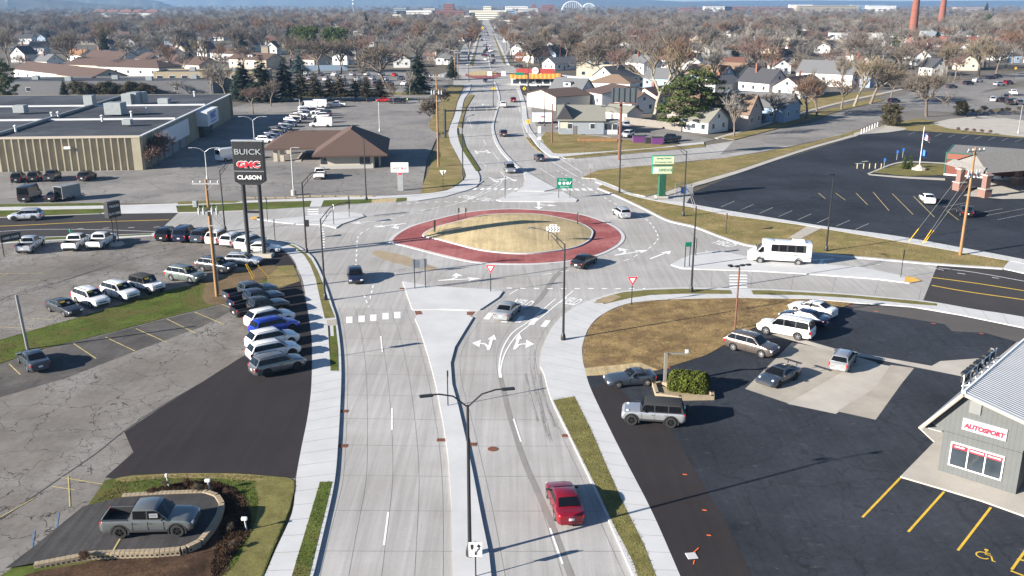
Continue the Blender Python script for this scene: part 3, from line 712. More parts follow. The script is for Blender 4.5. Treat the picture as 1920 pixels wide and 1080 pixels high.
sheet('straw_patch', '1096,690 1200,680 1234,693 1210,698 1140,702 1100,705', ZG+.005, 'tan')
sheet('concrete_pad', '1485,642 1567,657 1645,680 1480,757 1397,729', ZL+.008, 'pad'); sheet('concrete_pad', '1592,690 1640,681 1690,690 1640,728 1567,776 1476,757', ZL+.009, 'oldpale'); sheet('concrete_pad', '1670,684 1714,690 1690,720 1642,787 1569,771 1640,728', ZL+.010, 'pad')
sheet('concrete_strip', '1447,620 1497,634 1567,654 1650,669 1747,686 1763,677 1873,669 1907,641 1930,640 1930,710 1860,730 1800,705 1745,694 1650,675 1567,660 1490,640 1440,625', ZL+.012, 'oldpale')
slab('shop_walk', '1722,800 1752,828 1688,893 1760,914 1840,938 1935,972 1990,990 2100,900 1985,720 1935,690 1900,680 1850,700', ZL+.10, 'oldpale')
# ---- the roundabout
AP = [RC+(G(x, y, ZR)-RC)*1.0 for x, y in arr('736,452 750,438 780,423 840,407 893,397 960,393 1023,396 1080,402 1117,412 1147,425 1162,438 1163,450 1150,463 1120,477 1073,488 1007,494 940,494 887,490 827,477 773,463 747,457')]
def ringslab(name, pts, z, mat, z0=0, grow=0):
    p = cr(pts, True, 4); p = [RC+(q-RC)*((q-RC).length+grow)/(q-RC).length for q in p]
    p = [Vector((q.x, q.y, z)) for q in p]; mb = tri(MB(), p); n = len(p)
    mb.prism([(q.x, q.y) for q in p], z0, z-.0005, bottom=False); return mb.build(name, M[mat], kind='structure')
ringslab('apron_kerb', AP, .07, 'pale', grow=.55); ringslab('truck_apron', AP, .095, 'red', .0)
mb = MB()
for k in range(30):
    t = 2*math.pi*k/30; u = Vector((math.cos(t), math.sin(t), 0)); line(mb, [RC+u*9.5+Vector((0, 0, .08)), RC+u*13.2+Vector((0, 0, .08))], .05)
mb.build('apron_joints', M['joint'], kind='structure')
IN = [G(x, y, .1) for x, y in arr('795,442 817,428 857,417 907,405 957,402 1007,403 1050,410 1087,420 1107,432 1108,442 1100,453 1073,465 1023,473 973,476 907,470 857,458 827,450')]
ringslab('island_kerb', IN, .24, 'pale', grow=.25)
inn = cr(IN, True, 4); cen = sum(inn, Vector())/len(inn); mb = MB(); n = len(inn); K = 14
for j in range(K):
    s = 1-j/K; h = .245+.72*(1-s*s)
    mb.v += [tuple(Vector((cen.x, cen.y, h))+(Vector((q.x, q.y, 0))-Vector((cen.x, cen.y, 0)))*s) for q in inn]
mb.v.append((cen.x, cen.y, .965))
for j in range(K-1):
    for i in range(n): mb.f.append([j*n+i, j*n+(i+1) % n, (j+1)*n+(i+1) % n, (j+1)*n+i]); mb.m.append(0)
for i in range(n): mb.f.append([(K-1)*n+i, (K-1)*n+(i+1) % n, K*n]); mb.m.append(0)
bmq = bmesh.new(); me = mb.mesh('mound'); bmq.from_mesh(me); bmesh.ops.recalc_face_normals(bmq, faces=bmq.faces); bmq.to_mesh(me); bmq.free()
me.materials.append(M['tan']); me.polygons.foreach_set('use_smooth', [True]*len(me.polygons)); o = bpy.data.objects.new('straw_mound', me); COL.objects.link(o); tag(o, kind='structure')
def mound_z(x, y):
    d = Vector((x, y, 0))-Vector((cen.x, cen.y, 0)); s = min(1, d.length/16.0)
    return .245+.72*(1-s*s)
# ---- east leg: splitter, north strip, lots
slab('splitter_island', '1258,496 1275,486 1305,474 1345,470 1400,480 1500,492 1610,500 1690,516 1715,521 1726,526 1705,530 1640,522 1500,512 1410,507 1340,505 1280,503', ZW, 'pale')
sheet('median_nose', '1697,518 1714,520 1727,526 1706,530 1696,529', ZW+.005, 'orangeyel')
slab('splitter_island', '470,409 512,411 560,407 607,400 650,397 678,401 684,405 640,420 630,427 606,421 560,420 520,416', ZW, 'pale'); sheet('median_nose', '468,409 474,406 483,405 480,411 472,411', ZW+.005, 'orangeyel')
slab('hall_lot', '1287,381 1300,360 1360,335 1440,307 1520,282 1597,259 1612,252 1665,248 1693,244 1783,249 1920,259 2300,300 2300,560 1920,487 1830,470 1680,443 1540,424 1363,395 1290,384', ZL, 'seal')
ribbon('sidewalk', '1117,335 1153,350 1213,371.5 1270,378 1363,394 1540,423 1680,442 1830,469 1920,486 2200,540', '1117,341 1178,364.5 1237,378 1300,389 1363,402.5 1500,421 1560,431 1713,457 1893,489 1920,494 2200,548', ZW, 'pale', 1.85, n=90)
slab('grass_verge', '1120,352 1157,367 1210,392 1253,413 1300,424 1345,441 1393,457 1430,463 1530,475 1647,485 1760,495 1880,503 1893,488 1713,457 1560,431 1500,421.5 1363,402.5 1300,389 1237,378 1178,364.5 1130,345', ZW-.02, 'olive', edge='pale')
sheet('concrete_walk', '1478,446 1513,424 1540,428 1502,447', ZW+.004, 'oldpale')
ribbon('kerb', '1120,350.5 1157,365.5 1210,390.5 1253,411.5 1300,422.5 1345,439.5 1393,455.5 1430,461.5 1530,473.5 1647,483.5 1760,493.5 1880,501.5', '1120,353 1157,368 1210,393 1253,414 1300,425 1345,442 1393,458 1430,464 1530,476 1647,486 1760,496 1880,504', ZW, 'pale', n=80)
slab('drive', '1893,488 1920,494 2200,548 2200,570 1920,512 1880,503', ZW-.02, 'pale')
# north-east lawn between the side street and the hall lot
slab('lawn', '1090,333 1120,319 1190,312 1270,306 1360,296 1440,284 1520,268 1585,250.5 1592,253 1520,274 1450,296 1380,319 1293,345 1253,357 1210,368 1178,361 1153,349 1117,335', ZW-.02, 'olive', edge='pale')
ribbon('sidewalk', '1213,371 1253,358 1293,345 1380,320 1450,297 1520,275 1597,253', '1225,374 1265,362 1297,351 1380,326 1450,302 1520,279 1602,256', ZW, 'oldpale', 1.8, n=50)
sheet('concrete_drive', '1597,258 1602,249 1660,235 1700,240 1693,245 1665,249 1612,253', ZW-.02, 'oldpale')
sheet('side_street', '1040,300 1077,297 1167,289 1280,279 1377,264 1467,240 1520,231 1580,208 1657,190 1720,170 1780,158 1850,145 1920,134 2100,110 2100,130 1920,150 1847,171 1773,197 1693,210 1600,246 1585,251 1463,278 1360,296 1280,303 1190,313 1120,320 1085,335', ZR+.004, 'concrete')
sheet('asphalt_street', '1350,290 1375,265 1467,240 1520,231 1580,208 1657,190 1720,170 1780,158 1850,145 1920,134 2100,110 2100,130 1920,150 1847,171 1773,197 1693,210 1600,246 1500,270', ZR+.008, 'greylot')
slab('lawn', '1015,258 1023,247 1060,249 1175,262 1240,269 1280,270 1240,276 1130,284 1055,288 1037,287 1022,272', ZG, 'olive')
slab('grass_verge', '1050,293 1140,284 1267,273 1320,269 1322,275 1260,281 1167,289 1077,297 1060,297', ZW-.01, 'olive', edge='pale')
ribbon('sidewalk', '1320,266 1240,272.5 1140,280 1055,287 1037,285 1022,272 1006,256 993,238 988,215 985,193 975,165', '1320,269.5 1240,277 1140,285 1060,293 1035,294 1012,277 997,258 984,238 979,215 978,193 969,165', ZW, 'pale', 1.9, n=80)
slab('grass_strip', '1010,283 1016,286 1002,271 992,258 985,257 996,271', ZG, 'olive')
slab('house_lot', '1000,250 1010,246 1003,232 996,205 1000,190 1040,188 1100,196 1190,215 1280,248 1340,262 1320,266 1240,269 1175,262 1130,255 1060,249 1023,247', .09, 'greylot')
# north-west: pantry lot, bank lot
slab('grey_lot', '-600,392 0,383 207,380 330,378.5 400,377.5 580,370.5 720,366.5 790,362.5 800,300 825,245 820,205 800,185 700,180 560,190 480,190 440,200 -100,330 -600,330', ZL, 'greylot')
ribbon('sidewalk', '-300,392 0,388 200,385 330,381 400,378.5 578,371.5 720,367 780,364 815,361 847,353 873,333 870,315 857,290 843,263 842,243 853,213 860,187 873,170 878,157', '-300,397 0,393 200,390 330,385 400,382.5 517,377.5 578,376 720,372 790,369 835,366 883,354 898,343 896,322 868,283 858,253 858,236 865,213 870,187 880,172 884,157', ZW, 'pale', 1.9, n=110)
slab('grass_verge', '-500,388 0,383 207,380 207,383 0,388 -500,393', ZG, 'green'); slab('grass_verge', '333,378 400,376 455,377 440,380 333,383', ZG, 'olive2')
slab('grass_strip', '-500,399 0,394.5 200,391 205,396 187,400 83,404 0,407 -500,412', ZW-.01, 'green', edge='pale')
slab('driveway', '200,390 330,385 333,398 187,400', ZW-.03, 'pale')
slab('grass_strip', '333,385.5 400,383 517,378 584,376.5 580,388 500,392.5 400,396.5 333,398', ZW-.01, 'green', edge='pale')
sheet('crossing_walk', '584,376.5 607,375.5 602,387.5 580,388', ZW-.02, 'pale')
slab('grass_strip', '607,375.5 697,372.5 697,380 647,383.5 603,387.5', ZW-.01, 'green', edge='pale'); slab('straw_patch', '697,372.5 744,371.5 742,378 697,380.5', ZW-.01, 'tan', edge='pale'); slab('grass_strip', '744,371.5 763,370 763,376 742,378', ZW-.01, 'green', edge='pale'); slab('sidewalk', '763,370 835,366 883,354 898,343 906,338 905,340 890,349 873,357 833,368.5 783,376 763,377', ZW-.01, 'pale')
slab('grass_verge', '788,363.5 795,340 815,290 828,252 841,252 844,266 857,292 870,317 871,334 847,352 815,361', ZW+.005, 'olive')
sheet('grass_verge', '803,236 815,210 835,170 845,160 870,160 858,187 851,213 841,243 828,250 812,246', ZG, 'olive')
slab('grass_strip', '858,254 866,250 872,274 886,296 900,318 893,321 868,283', ZW+.01, 'green'); slab('grass_strip', '866,213 874,203 868,224 866,240 858,238', ZW+.01, 'olive'); slab('grass_strip', '872,186 882,176 889,178 880,192 874,202 867,210', ZW+.01, 'olive')
# north leg: splitter and thin median
slab('splitter_island', '982,325 991,324 1043,353 1020,358 970,357.5 978,352 985,337', ZW, 'pale'); slab('splitter_island', '960,359.5 1056,359 1083,374 1080,377 1040,378 940,377 930,374.5 948,367', ZW, 'pale')
ribbon('median', '984,325 953,300 930,270 922,240 927,217 932,197 935,183 930,163 925,152', '990,324 960,300 936,270 926,240 930,217 936,197 938,183 933,163 928,152', ZW, 'pale', n=60)
# the street beyond: second roundabout and the long straight
sheet('far_street', '868,152 960,156 1010,150 1030,138 990,131 956,123 944,90 929,62 912,30 907,30 900,62 888,90 876,120 845,133 820,140 835,150', ZR+.003, 'concrete')
tri(MB(), cr(px(arr('872,141 880,136 900,133 925,134 938,138 940,142 925,146 900,147 880,145'), .12), True)).build('far_apron', M['red'], kind='structure')
tri(MB(), cr(px(arr('876,138.5 884,134.5 902,132.5 922,133.5 932,137 928,140 905,141.5 885,141.5'), .16), True)).build('far_island', M['tan'], kind='structure')
ribbon('median', '918,128 915,110 911,90 908,70 906,50', '921,128 917.5,110 913,90 909.5,70 907,50', ZW, 'pale', n=20)
slab('grass_strip', '886,124 893,95 900,66 898.5,66 890,95 880,122', ZW, 'olive'); slab('grass_strip', '944,120 934,92 925,66 927,66 938,92 950,120', ZW, 'olive')
slab('sidewalk', '880,122 890,95 898.5,66 897,66 886,95 874,121', ZW, 'pale'); slab('sidewalk', '950,120 938,92 927,66 929,66 943,92 956,122', ZW, 'pale')
sheet('north_lot', '975,160 1000,152 1100,160 1110,190 1000,185 975,175', .06, 'roadasph')
sheet('store_lot', '480,188 560,189 700,180 800,185 845,155 820,140 720,133 560,135', .05, 'greylot'); sheet('store_verge', '520,186 700,178 800,178 800,174 700,172 530,178', .09, 'olive')
sheet('grey_lot', '1700,205 1760,190 1850,172 1920,162 2000,160 2000,240 1920,228 1850,216', .05, 'greylot')
slab('lawn', '1560,258 1600,245 1720,222 1760,228 1780,241 1920,257 1920,262 1783,252 1693,246 1660,252', .1, 'olive'); sheet('pale_lot', '1745,231 1780,223 1847,217 1920,226 2000,240 2000,262 1920,257 1780,241', .13, 'oldpale')
sheet('lawn', '1270,240 1340,232 1440,222 1520,205 1600,187 1660,178 1640,170 1500,182 1280,215', .08, 'olive'); ribbon('sidewalk', '1340,258 1430,232 1520,205 1600,185 1690,166', '1346,260 1436,234 1524,207 1604,187 1694,168', .12, 'oldpale', n=40)
slab('grass_verge', '1350,258 1377,262 1467,238 1580,206 1657,188 1640,184 1530,210 1440,236', .13, 'olive', edge='joint')
# ------------------------------------------------------------------ painted markings, lids, grates
ZM = ZR+.012
M['steelblue_paint'] = pm('faded_blue_paint', (.10, .16, .26), .8, .3, 2, obj=False)
def marks(name, segs, w, mat, dash=None, z=ZM):
    mb = MB()
    for k, s in enumerate(segs): line(mb, cr(px(arr(s), z+.0012*(k % 9))), w, 0, dash)
    return mb.build(name, M[mat], kind='structure')
marks('lane_lines', ['735,765 735,806', '728,960 720,1022', '714,630 717,660', '963,785 977,828', '1031,990 1055,1057'], .13, 'white')
marks('circle_lines', ['667,500 669,470 670,450 676,438 700,425 740,408 800,393 850,384', '1045,320 1100,350 1160,386 1210,410 1233,440 1226,458 1195,478 1165,490 1100,502 1010,516', '700,535 694,560', '683,553 691,575'], .16, 'white', (1.1, 1.1))
marks('circle_lines', ['950,540 1010,541 1100,541 1210,541', '600,424 607,440 606,470', '745,383 800,379 870,378 925,376'], .32, 'white', (.75, 1.0))
marks('lane_lines', ['937,708 936,688 942,655 960,625 985,607 1007,590 1042,560', '940,708 939,690 948,660 968,630 992,610 1012,597 1075,545', '955,552 972,542', '845,385 880,373 920,350 945,335 942,325 938,322', '862,380 905,364 935,347 944,333', '1030,300 1082,331', '1050,297 1092,324', '1310,477 1345,487 1400,497 1470,499', '1322,470 1370,484 1400,490', '1760,502 1830,511 1920,527 2000,540'], .14, 'white')
marks('lane_lines', ['935,300 924,286', '906,262 912,272', '880,225 884,240', '905,305 912,313', '985,255 978,232', '975,210 972,190', '1012,315 1040,333'], .12, 'white')
marks('edge_line', ['-300,467 0,434 150,430 290,434', '1740,500 1770,507'], .12, 'white'); marks('lane_lines', ['145,429 157,428', '193,428 205,427', '240,427 252,426', '288,426 300,425', '1640,495 1650,496', '1700,502 1715,503', '1795,512 1810,514', '1860,520 1873,522'], .14, 'white')
marks('centre_line', ['-300,434 0,424 150,417 317,412', '1747,520 1830,531 1920,545 2000,557', '1747,535 1815,547 1920,562 2000,575'], .26, 'yellow')
mb = MB()
for x, y in ((655, 600), (678, 598), (700, 596), (723, 593), (745, 591)):
    a = px([(x-6, y+6), (x+6, y+5.5), (x+6, y-6.5), (x-6, y-6)], ZM); mb.poly(a)
for x, y in ((915, 592), (948, 598), (974, 598), (999, 602), (1022, 606)):
    a = px([(x-9, y+6), (x+2, y+7), (x+11, y-5), (x+1, y-6)], ZM); mb.poly(a)
for i in range(5): mb.poly(px([(1367, 515+i*5.5), (1400, 515+i*5.5), (1402, 517.5+i*5.5), (1368, 517.5+i*5.5)], ZM))
for i in range(4): mb.poly(px([(577, 392+i*4.2), (598, 391.5+i*4.2), (597, 393.5+i*4.2), (576, 394+i*4.2)], ZM))
for x in (890, 904, 916, 929, 942, 955, 967): mb.poly(px([(x-5, 356), (x+2, 356), (x+6, 352.5), (x, 352.5)], ZM))
for x in (1058, 1070, 1082, 1095, 1107): mb.poly(px([(x-6, 353), (x+2, 353.5), (x+6, 357.5), (x-2, 357)], ZM))
mb.build('crosswalk', M['white'], kind='structure')
# arrows drawn in plan, then set on the lane
def arrow(mb, c, ang, arms, s=1.0):
    ca, sa = math.cos(ang), math.sin(ang); c = G(*c, ZM)
    T = lambda p: Vector((c.x+(p[0]*ca-p[1]*sa)*s, c.y+(p[0]*sa+p[1]*ca)*s, ZM))
    for i_, kind in enumerate(arms):
        T = (lambda p, z_=ZM+.005*i_: Vector((c.x+(p[0]*ca-p[1]*sa)*s, c.y+(p[0]*sa+p[1]*ca)*s, z_)))
        if kind == 'S': line(mb, [T((0, -1.5)), T((0, .8))], .2*s); mb.poly([T((-.45, .7)), T((.45, .7)), T((0, 1.7))])
        else:
            d = -1 if kind == 'L' else 1
            line(mb, [T((0, -1.5)), T((d*.12, -.6)), T((d*.5, -.15)), T((d*.95, 0))], .2*s); q = [T((d*.9, -.42)), T((d*.9, .42)), T((d*1.75, .02))]; mb.poly(q if d > 0 else q[::-1])
mb = MB()
for P in ('885,643 902,637 899,651', '927,627 914,636 931,637', '974,625 966,637 979,635', '1002,645 987,637 985,653'):
    q = px(arr(P), ZM+.004); mb.poly(q if (q[1]-q[0]).cross(q[2]-q[0]).z > 0 else q[::-1])
for P, w_ in (('900,643.5 908,644.5 913,648 916,653', .26), ('915.5,656 919,646 922,634', .30), ('964.5,655 969,644 973,633', .30), ('968,652 972,647 979,645 988,645', .26)): zk_ = ZM+.001+.0017*(len(mb.v) % 5); line(mb, cr(px(arr(P), zk_)), w_)
arrow(mb, (733, 422), R(120), 'SL', 1.6); arrow(mb, (690, 416), R(115), 'S', 1.6); arrow(mb, (1010, 385), R(180), 'LS', 1.7); arrow(mb, (1183, 474), R(-60), 'LS', 1.7); arrow(mb, (1238, 478), R(-40), 'S', 1.6); arrow(mb, (860, 524), R(-80), 'LS', 1.6)
arrow(mb, (925, 337), R(200), 'LS', 1.6); arrow(mb, (958, 335), R(200), 'SR', 1.6); arrow(mb, (893, 285), R(190), 'LS', 1.5); arrow(mb, (915, 284), R(190), 'SR', 1.5); arrow(mb, (1530, 487), R(100), 'SL', 1.6); arrow(mb, (905, 196), R(185), 'LS', 1.6)
mb.build('lane_arrows', M['white'], kind='structure')
mb = MB()
def roadtext(txt, a, b, tall, size=1.0):
    a = G(*a, ZM); b = G(*b, ZM); d = b-a; L = d.length; c = (a+b)/2
    mm = frame_m((c.x, c.y, ZM), d, (-d.y, d.x, 0)); text_mb(mb, txt, 1, mm @ Matrix.Diagonal((L/3.05, tall, 1, 1)), 0, bold=.015)
roadtext('YIELD', (957, 566), (1000, 572), 3.4); roadtext('YIELD', (1050, 562), (1090, 568), 3.4)
roadtext('YIELD', (895, 372), (862, 367), 3); roadtext('YIELD', (925, 376), (897, 371), 3); roadtext('YIELD', (1335, 452), (1380, 462), 3)
mb.build('yield_lettering', M['white'], kind='structure')
# stall lines
marks('stall_lines', ['17,682 38,702', '138,644 180,672', '198,632 253,658', '255,616 313,642', '313,598 368,625', '365,585 420,608', '415,570 440,580'], .11, 'fadeyel', z=ZL+.012)
marks('stall_lines', ['32,595 98,599', '0,613 60,616', '0,513 80,512', '0,520 15,513', '10,528 75,525', '115,895 208,910', '98,912 140,918', '0,970 65,933', '128,893 131,950'], .08, 'fadeyel', z=ZL+.012)
marks('accessible_marks', ['110,962 106,990', '65,995 60,1025'], .09, 'steelblue_paint', z=ZL+.013)
marks('stall_lines', ['1617,970 1688,896', '1703,997 1770,922', '1796,1032 1858,951', '1897,1068 1945,1000', '1895,1070 1960,1095', '1907,1048 1960,1060', '1930,1023 1960,1033'], .15, 'yellow', z=ZL+.012)
segs = []
for a, b in (((1605, 362), (1627, 384)), ((1637, 360), (1667, 395)), ((1673, 363), (1712, 402)), ((1713, 368), (1752, 407)), ((1567, 362), (1585, 375)), ((1535, 362), (1548, 373)), ((1775, 395), (1798, 413))): segs.append('%d,%d %d,%d' % (a+b))
marks('stall_lines', segs, .12, 'fadeyel', z=ZL+.012)
segs = []
for k in range(8): segs.append('%.0f,%.0f %.0f,%.0f' % (1352+36*k, 387.5+6*k, 1377+36*k, 377+6*k))
for k in range(9): segs.append('%.0f,%.1f %.0f,%.1f' % (1703+25*k, 252.5+1.7*k, 1716+25*k, 247+1.7*k))
segs += ['1768,388 1812,380', '1775,394 1825,386', '1830,400 1880,391', '1850,404 1920,391', '1870,412 1920,402']
marks('stall_lines', segs, .11, 'fadewhite', z=ZL+.012)
marks('accessible_marks', ['1604,307 1617,306', '1616,303 1628,302'], .7, 'fadewhite', z=ZL+.012)
# wheelchair symbol by the shop
mb = MB(); o_ = G(1848, 1041, ZL+.013); ex = (G(1868, 1047, 0)-G(1836, 1037, 0)); ex.z = 0; ex.normalize(); ey = Vector((-ex.y, ex.x, 0))
Tw = lambda p: o_+ex*p[0]+ey*p[1]
line(mb, [Tw((-.12+.36*math.cos(t), -.1+.36*math.sin(t))) for t in [R(a) for a in range(80, 345, 15)]], .09)
mb.poly([Tw((-.08+.12*math.cos(R(a)), .62+.12*math.sin(R(a)))) for a in range(0, 360, 30)])
line(mb, [Tw((-.06, .48)), Tw((-.02, .1)), Tw((.28, .1)), Tw((.45, -.4)), Tw((.6, -.38))], .1); line(mb, [Tw((-.04, .3)), Tw((.22, .3))], .08)
mb.build('wheelchair_symbol', M['yellow'], kind='structure')
# gully grates and manhole lids
def lid(name, p, w, d, label, z=ZR+.006, round_=False, mat='rust', grp='drain grates along the kerbs'):
    c = G(*p, z); mb = MB()
    if round_: mb.lathe([(0, .02), (w, .02), (w, 0)], 18, c); mb.lathe([(w*.55, .026), (w*.7, .026)], 18, c)
    else:
        mb.box(c+Vector((0, 0, .005)), (w, d, .03))
        for k in range(5): mb.box(c+Vector((-w*.36+w*.18*k, 0, .024)), (w*.06, d*.8, .012))
    mb.build(name, M[mat], label=label, cat='drain cover', group=grp)
for p, l_ in zip(((643, 771), (641, 836), (829, 825), (883, 833), (1064, 817), (992, 495), (1031, 494), (756, 541)), ('by the left kerb opposite the car row', 'second one down the left kerb', 'on the left face of the median', 'in the shade on the right of the median', 'by the right kerb at the strip of grass', 'at the apron edge, the left of a pair', 'at the apron edge, the right of a pair', 'before the splitter island')):
    lid('drain_grate', p, .8, .5, 'rusty drain grate '+l_)
lid('manhole_cover', (924, 842), .38, 0, 'round rusty manhole cover in the right-hand lane', round_=True, grp=None)
mb = MB().rbox(G(1297, 1042, ZL+.02), (.62, .62, .05), .02, rz=.15); mb.build('utility_cover', M['pale'], label='pale square cover with orange spray marks in new asphalt', cat='drain cover')
mb = MB(); line(mb, px([(1300, 1036), (1310, 1027)], ZL+.052), .06); line(mb, px([(1302, 1050), (1300, 1058)], ZL+.03), .06); mb.build('spray_marks', M['orange'], kind='structure')
mb = MB()
for x, y in ((1642, 583), (1750, 606), (1840, 625), (1595, 573), (1284, 889), (1321, 956), (1329, 1003), (1252, 689), (1264, 701)): line(mb, px([(x-4, y), (x+4, y+1)], ZL+.02), .12)
mb.build('spray_marks', M['orange'], kind='structure')
# thin dark lines drawn across the dealer lot
marks('dark_lines', ['-50,600 15,556 120,525 200,500 290,475 345,464', '373,720 300,763 233,808 180,850 100,905 0,975', '-20,560 60,545 200,500'], .10, 'darkline', z=ZL+.01)
# ------------------------------------------------------------------ buildings
def siding(name, col, step=.3, depth=.5, horiz=True, dirx=(1, 0)):
    m, t, b, ns, ls = nodes(name)
    v = wpos(ns, ls, obj=True); f = ramp(ns, ls, noise(ns, ls, v, 1.5, 5), .3, .7, .93, 1.06)
    sp = ns.new('ShaderNodeSeparateXYZ'); ls.new(v, sp.inputs[0])
    ml = ns.new('ShaderNodeMath'); ml.operation = 'MULTIPLY'; ls.new(sp.outputs[2 if horiz else 0], ml.inputs[0]); ml.inputs[1].default_value = 1/step
    fr = ns.new('ShaderNodeMath'); fr.operation = 'FRACT'; ls.new(ml.outputs[0], fr.inputs[0])
    g = ramp(ns, ls, fr.outputs[0], .04, .10, 1-depth, 1)
    mm = ns.new('ShaderNodeMath'); mm.operation = 'MULTIPLY'; ls.new(f, mm.inputs[0]); ls.new(g, mm.inputs[1])
    cm = ns.new('ShaderNodeCombineColor')
    for i in range(3): ls.new(mm.outputs[0], cm.inputs[i])
    ls.new(mixc(ns, ls, 1.0, col, cm.outputs[0], 'MULTIPLY'), b.inputs['Base Color']); b.inputs['Roughness'].default_value = .7
    return m
def shingle(name, col, s=3.0, var=.22): return pm(name, col, .92, var, s, bump=.35, bscale=12)
M['brownroof'] = shingle('brown_shingles', (.088, .054, .041), 9); M['greyroof'] = shingle('grey_shingles', (.12, .122, .125), 8)
M['tanroof'] = shingle('tan_shingles', (.20, .135, .09), 7); M['darkroof'] = shingle('dark_shingles', (.045, .045, .05), 7); M['orangeroof'] = shingle('orange_brown_shingles', (.24, .125, .06), 6); M['redbrownroof'] = shingle('red_brown_shingles', (.17, .08, .055), 6)
M['oliveroof'] = shingle('grey_green_shingles', (.19, .185, .155), 8)
M['shakeroof'] = shingle('weathered_shakes', (.19, .18, .165), 6, .35)
M['whitewall'] = siding('white_siding', (.60, .595, .57), .25, .12); M['creamwall'] = siding('cream_siding', (.55, .48, .37), .25, .12); M['greywall'] = siding('grey_siding', (.25, .275, .30), .22, .14)
M['bluewall'] = siding('blue_siding', (.22, .30, .40), .25, .14); M['tanwall'] = siding('tan_siding', (.38, .31, .23), .25, .12); M['palewall'] = siding('pale_siding', (.44, .43, .41), .25, .12); M['brownwall'] = siding('brown_siding', (.25, .16, .11), .25, .15)
M['pinkwall'] = siding('pink_beige_siding', (.36, .29, .26), .25, .12)
M['brick'] = pm('red_brick', (.21, .075, .052), .9, .2, 12); M['tanbrick'] = pm('tan_brick', (.34, .28, .19), .9, .15, 12); M['stucco'] = pm('stucco', (.47, .41, .33), .9, .08, 5); M['blocks'] = pm('painted_blocks', (.40, .385, .35), .9, .1, 6)
M['membrane'] = ground_mat('roof_membrane', (.058, .062, .070), (.75, 1.35), .09, .12, 2, .12, 1.5, rough=.85, bump=.1, tint=(.095, .10, .11), tscale=.05)
M['flute'] = ground_mat('ribbed_concrete', (.36, .32, .235), (.85, 1.08), .3, .08, 6, rough=.9, bump=.1); M['fascia'] = pm('pale_panel', (.62, .62, .62), .6, .06, .5)
M['pillargreen0'] = pm('green_trim', (.02, .10, .065), .6, .08, 2); M['hvac'] = pm('hvac_metal', (.27, .29, .295), .55, .12, 2); M['batten'] = siding('grey_batten', (.10, .106, .104), .31, .32, horiz=False)
M['metalroof'] = pm('metal_roofing', (.27, .29, .32), .4, .05, 1, metal=.3); M['trim'] = pm('white_trim', (.74, .74, .72), .6, .05, 1); M['greytrim'] = pm('grey_trim', (.33, .33, .32), .6, .05, 1)
M['window'] = pm('window_glass', (.035, .045, .055), .1, .3, .8, spec=.8); M['door'] = pm('door_panel', (.14, .13, .13), .5, .1, 2)
def place(name, p, rz, label, cat, group=None): return empty(name, p, rz, label, cat, group)
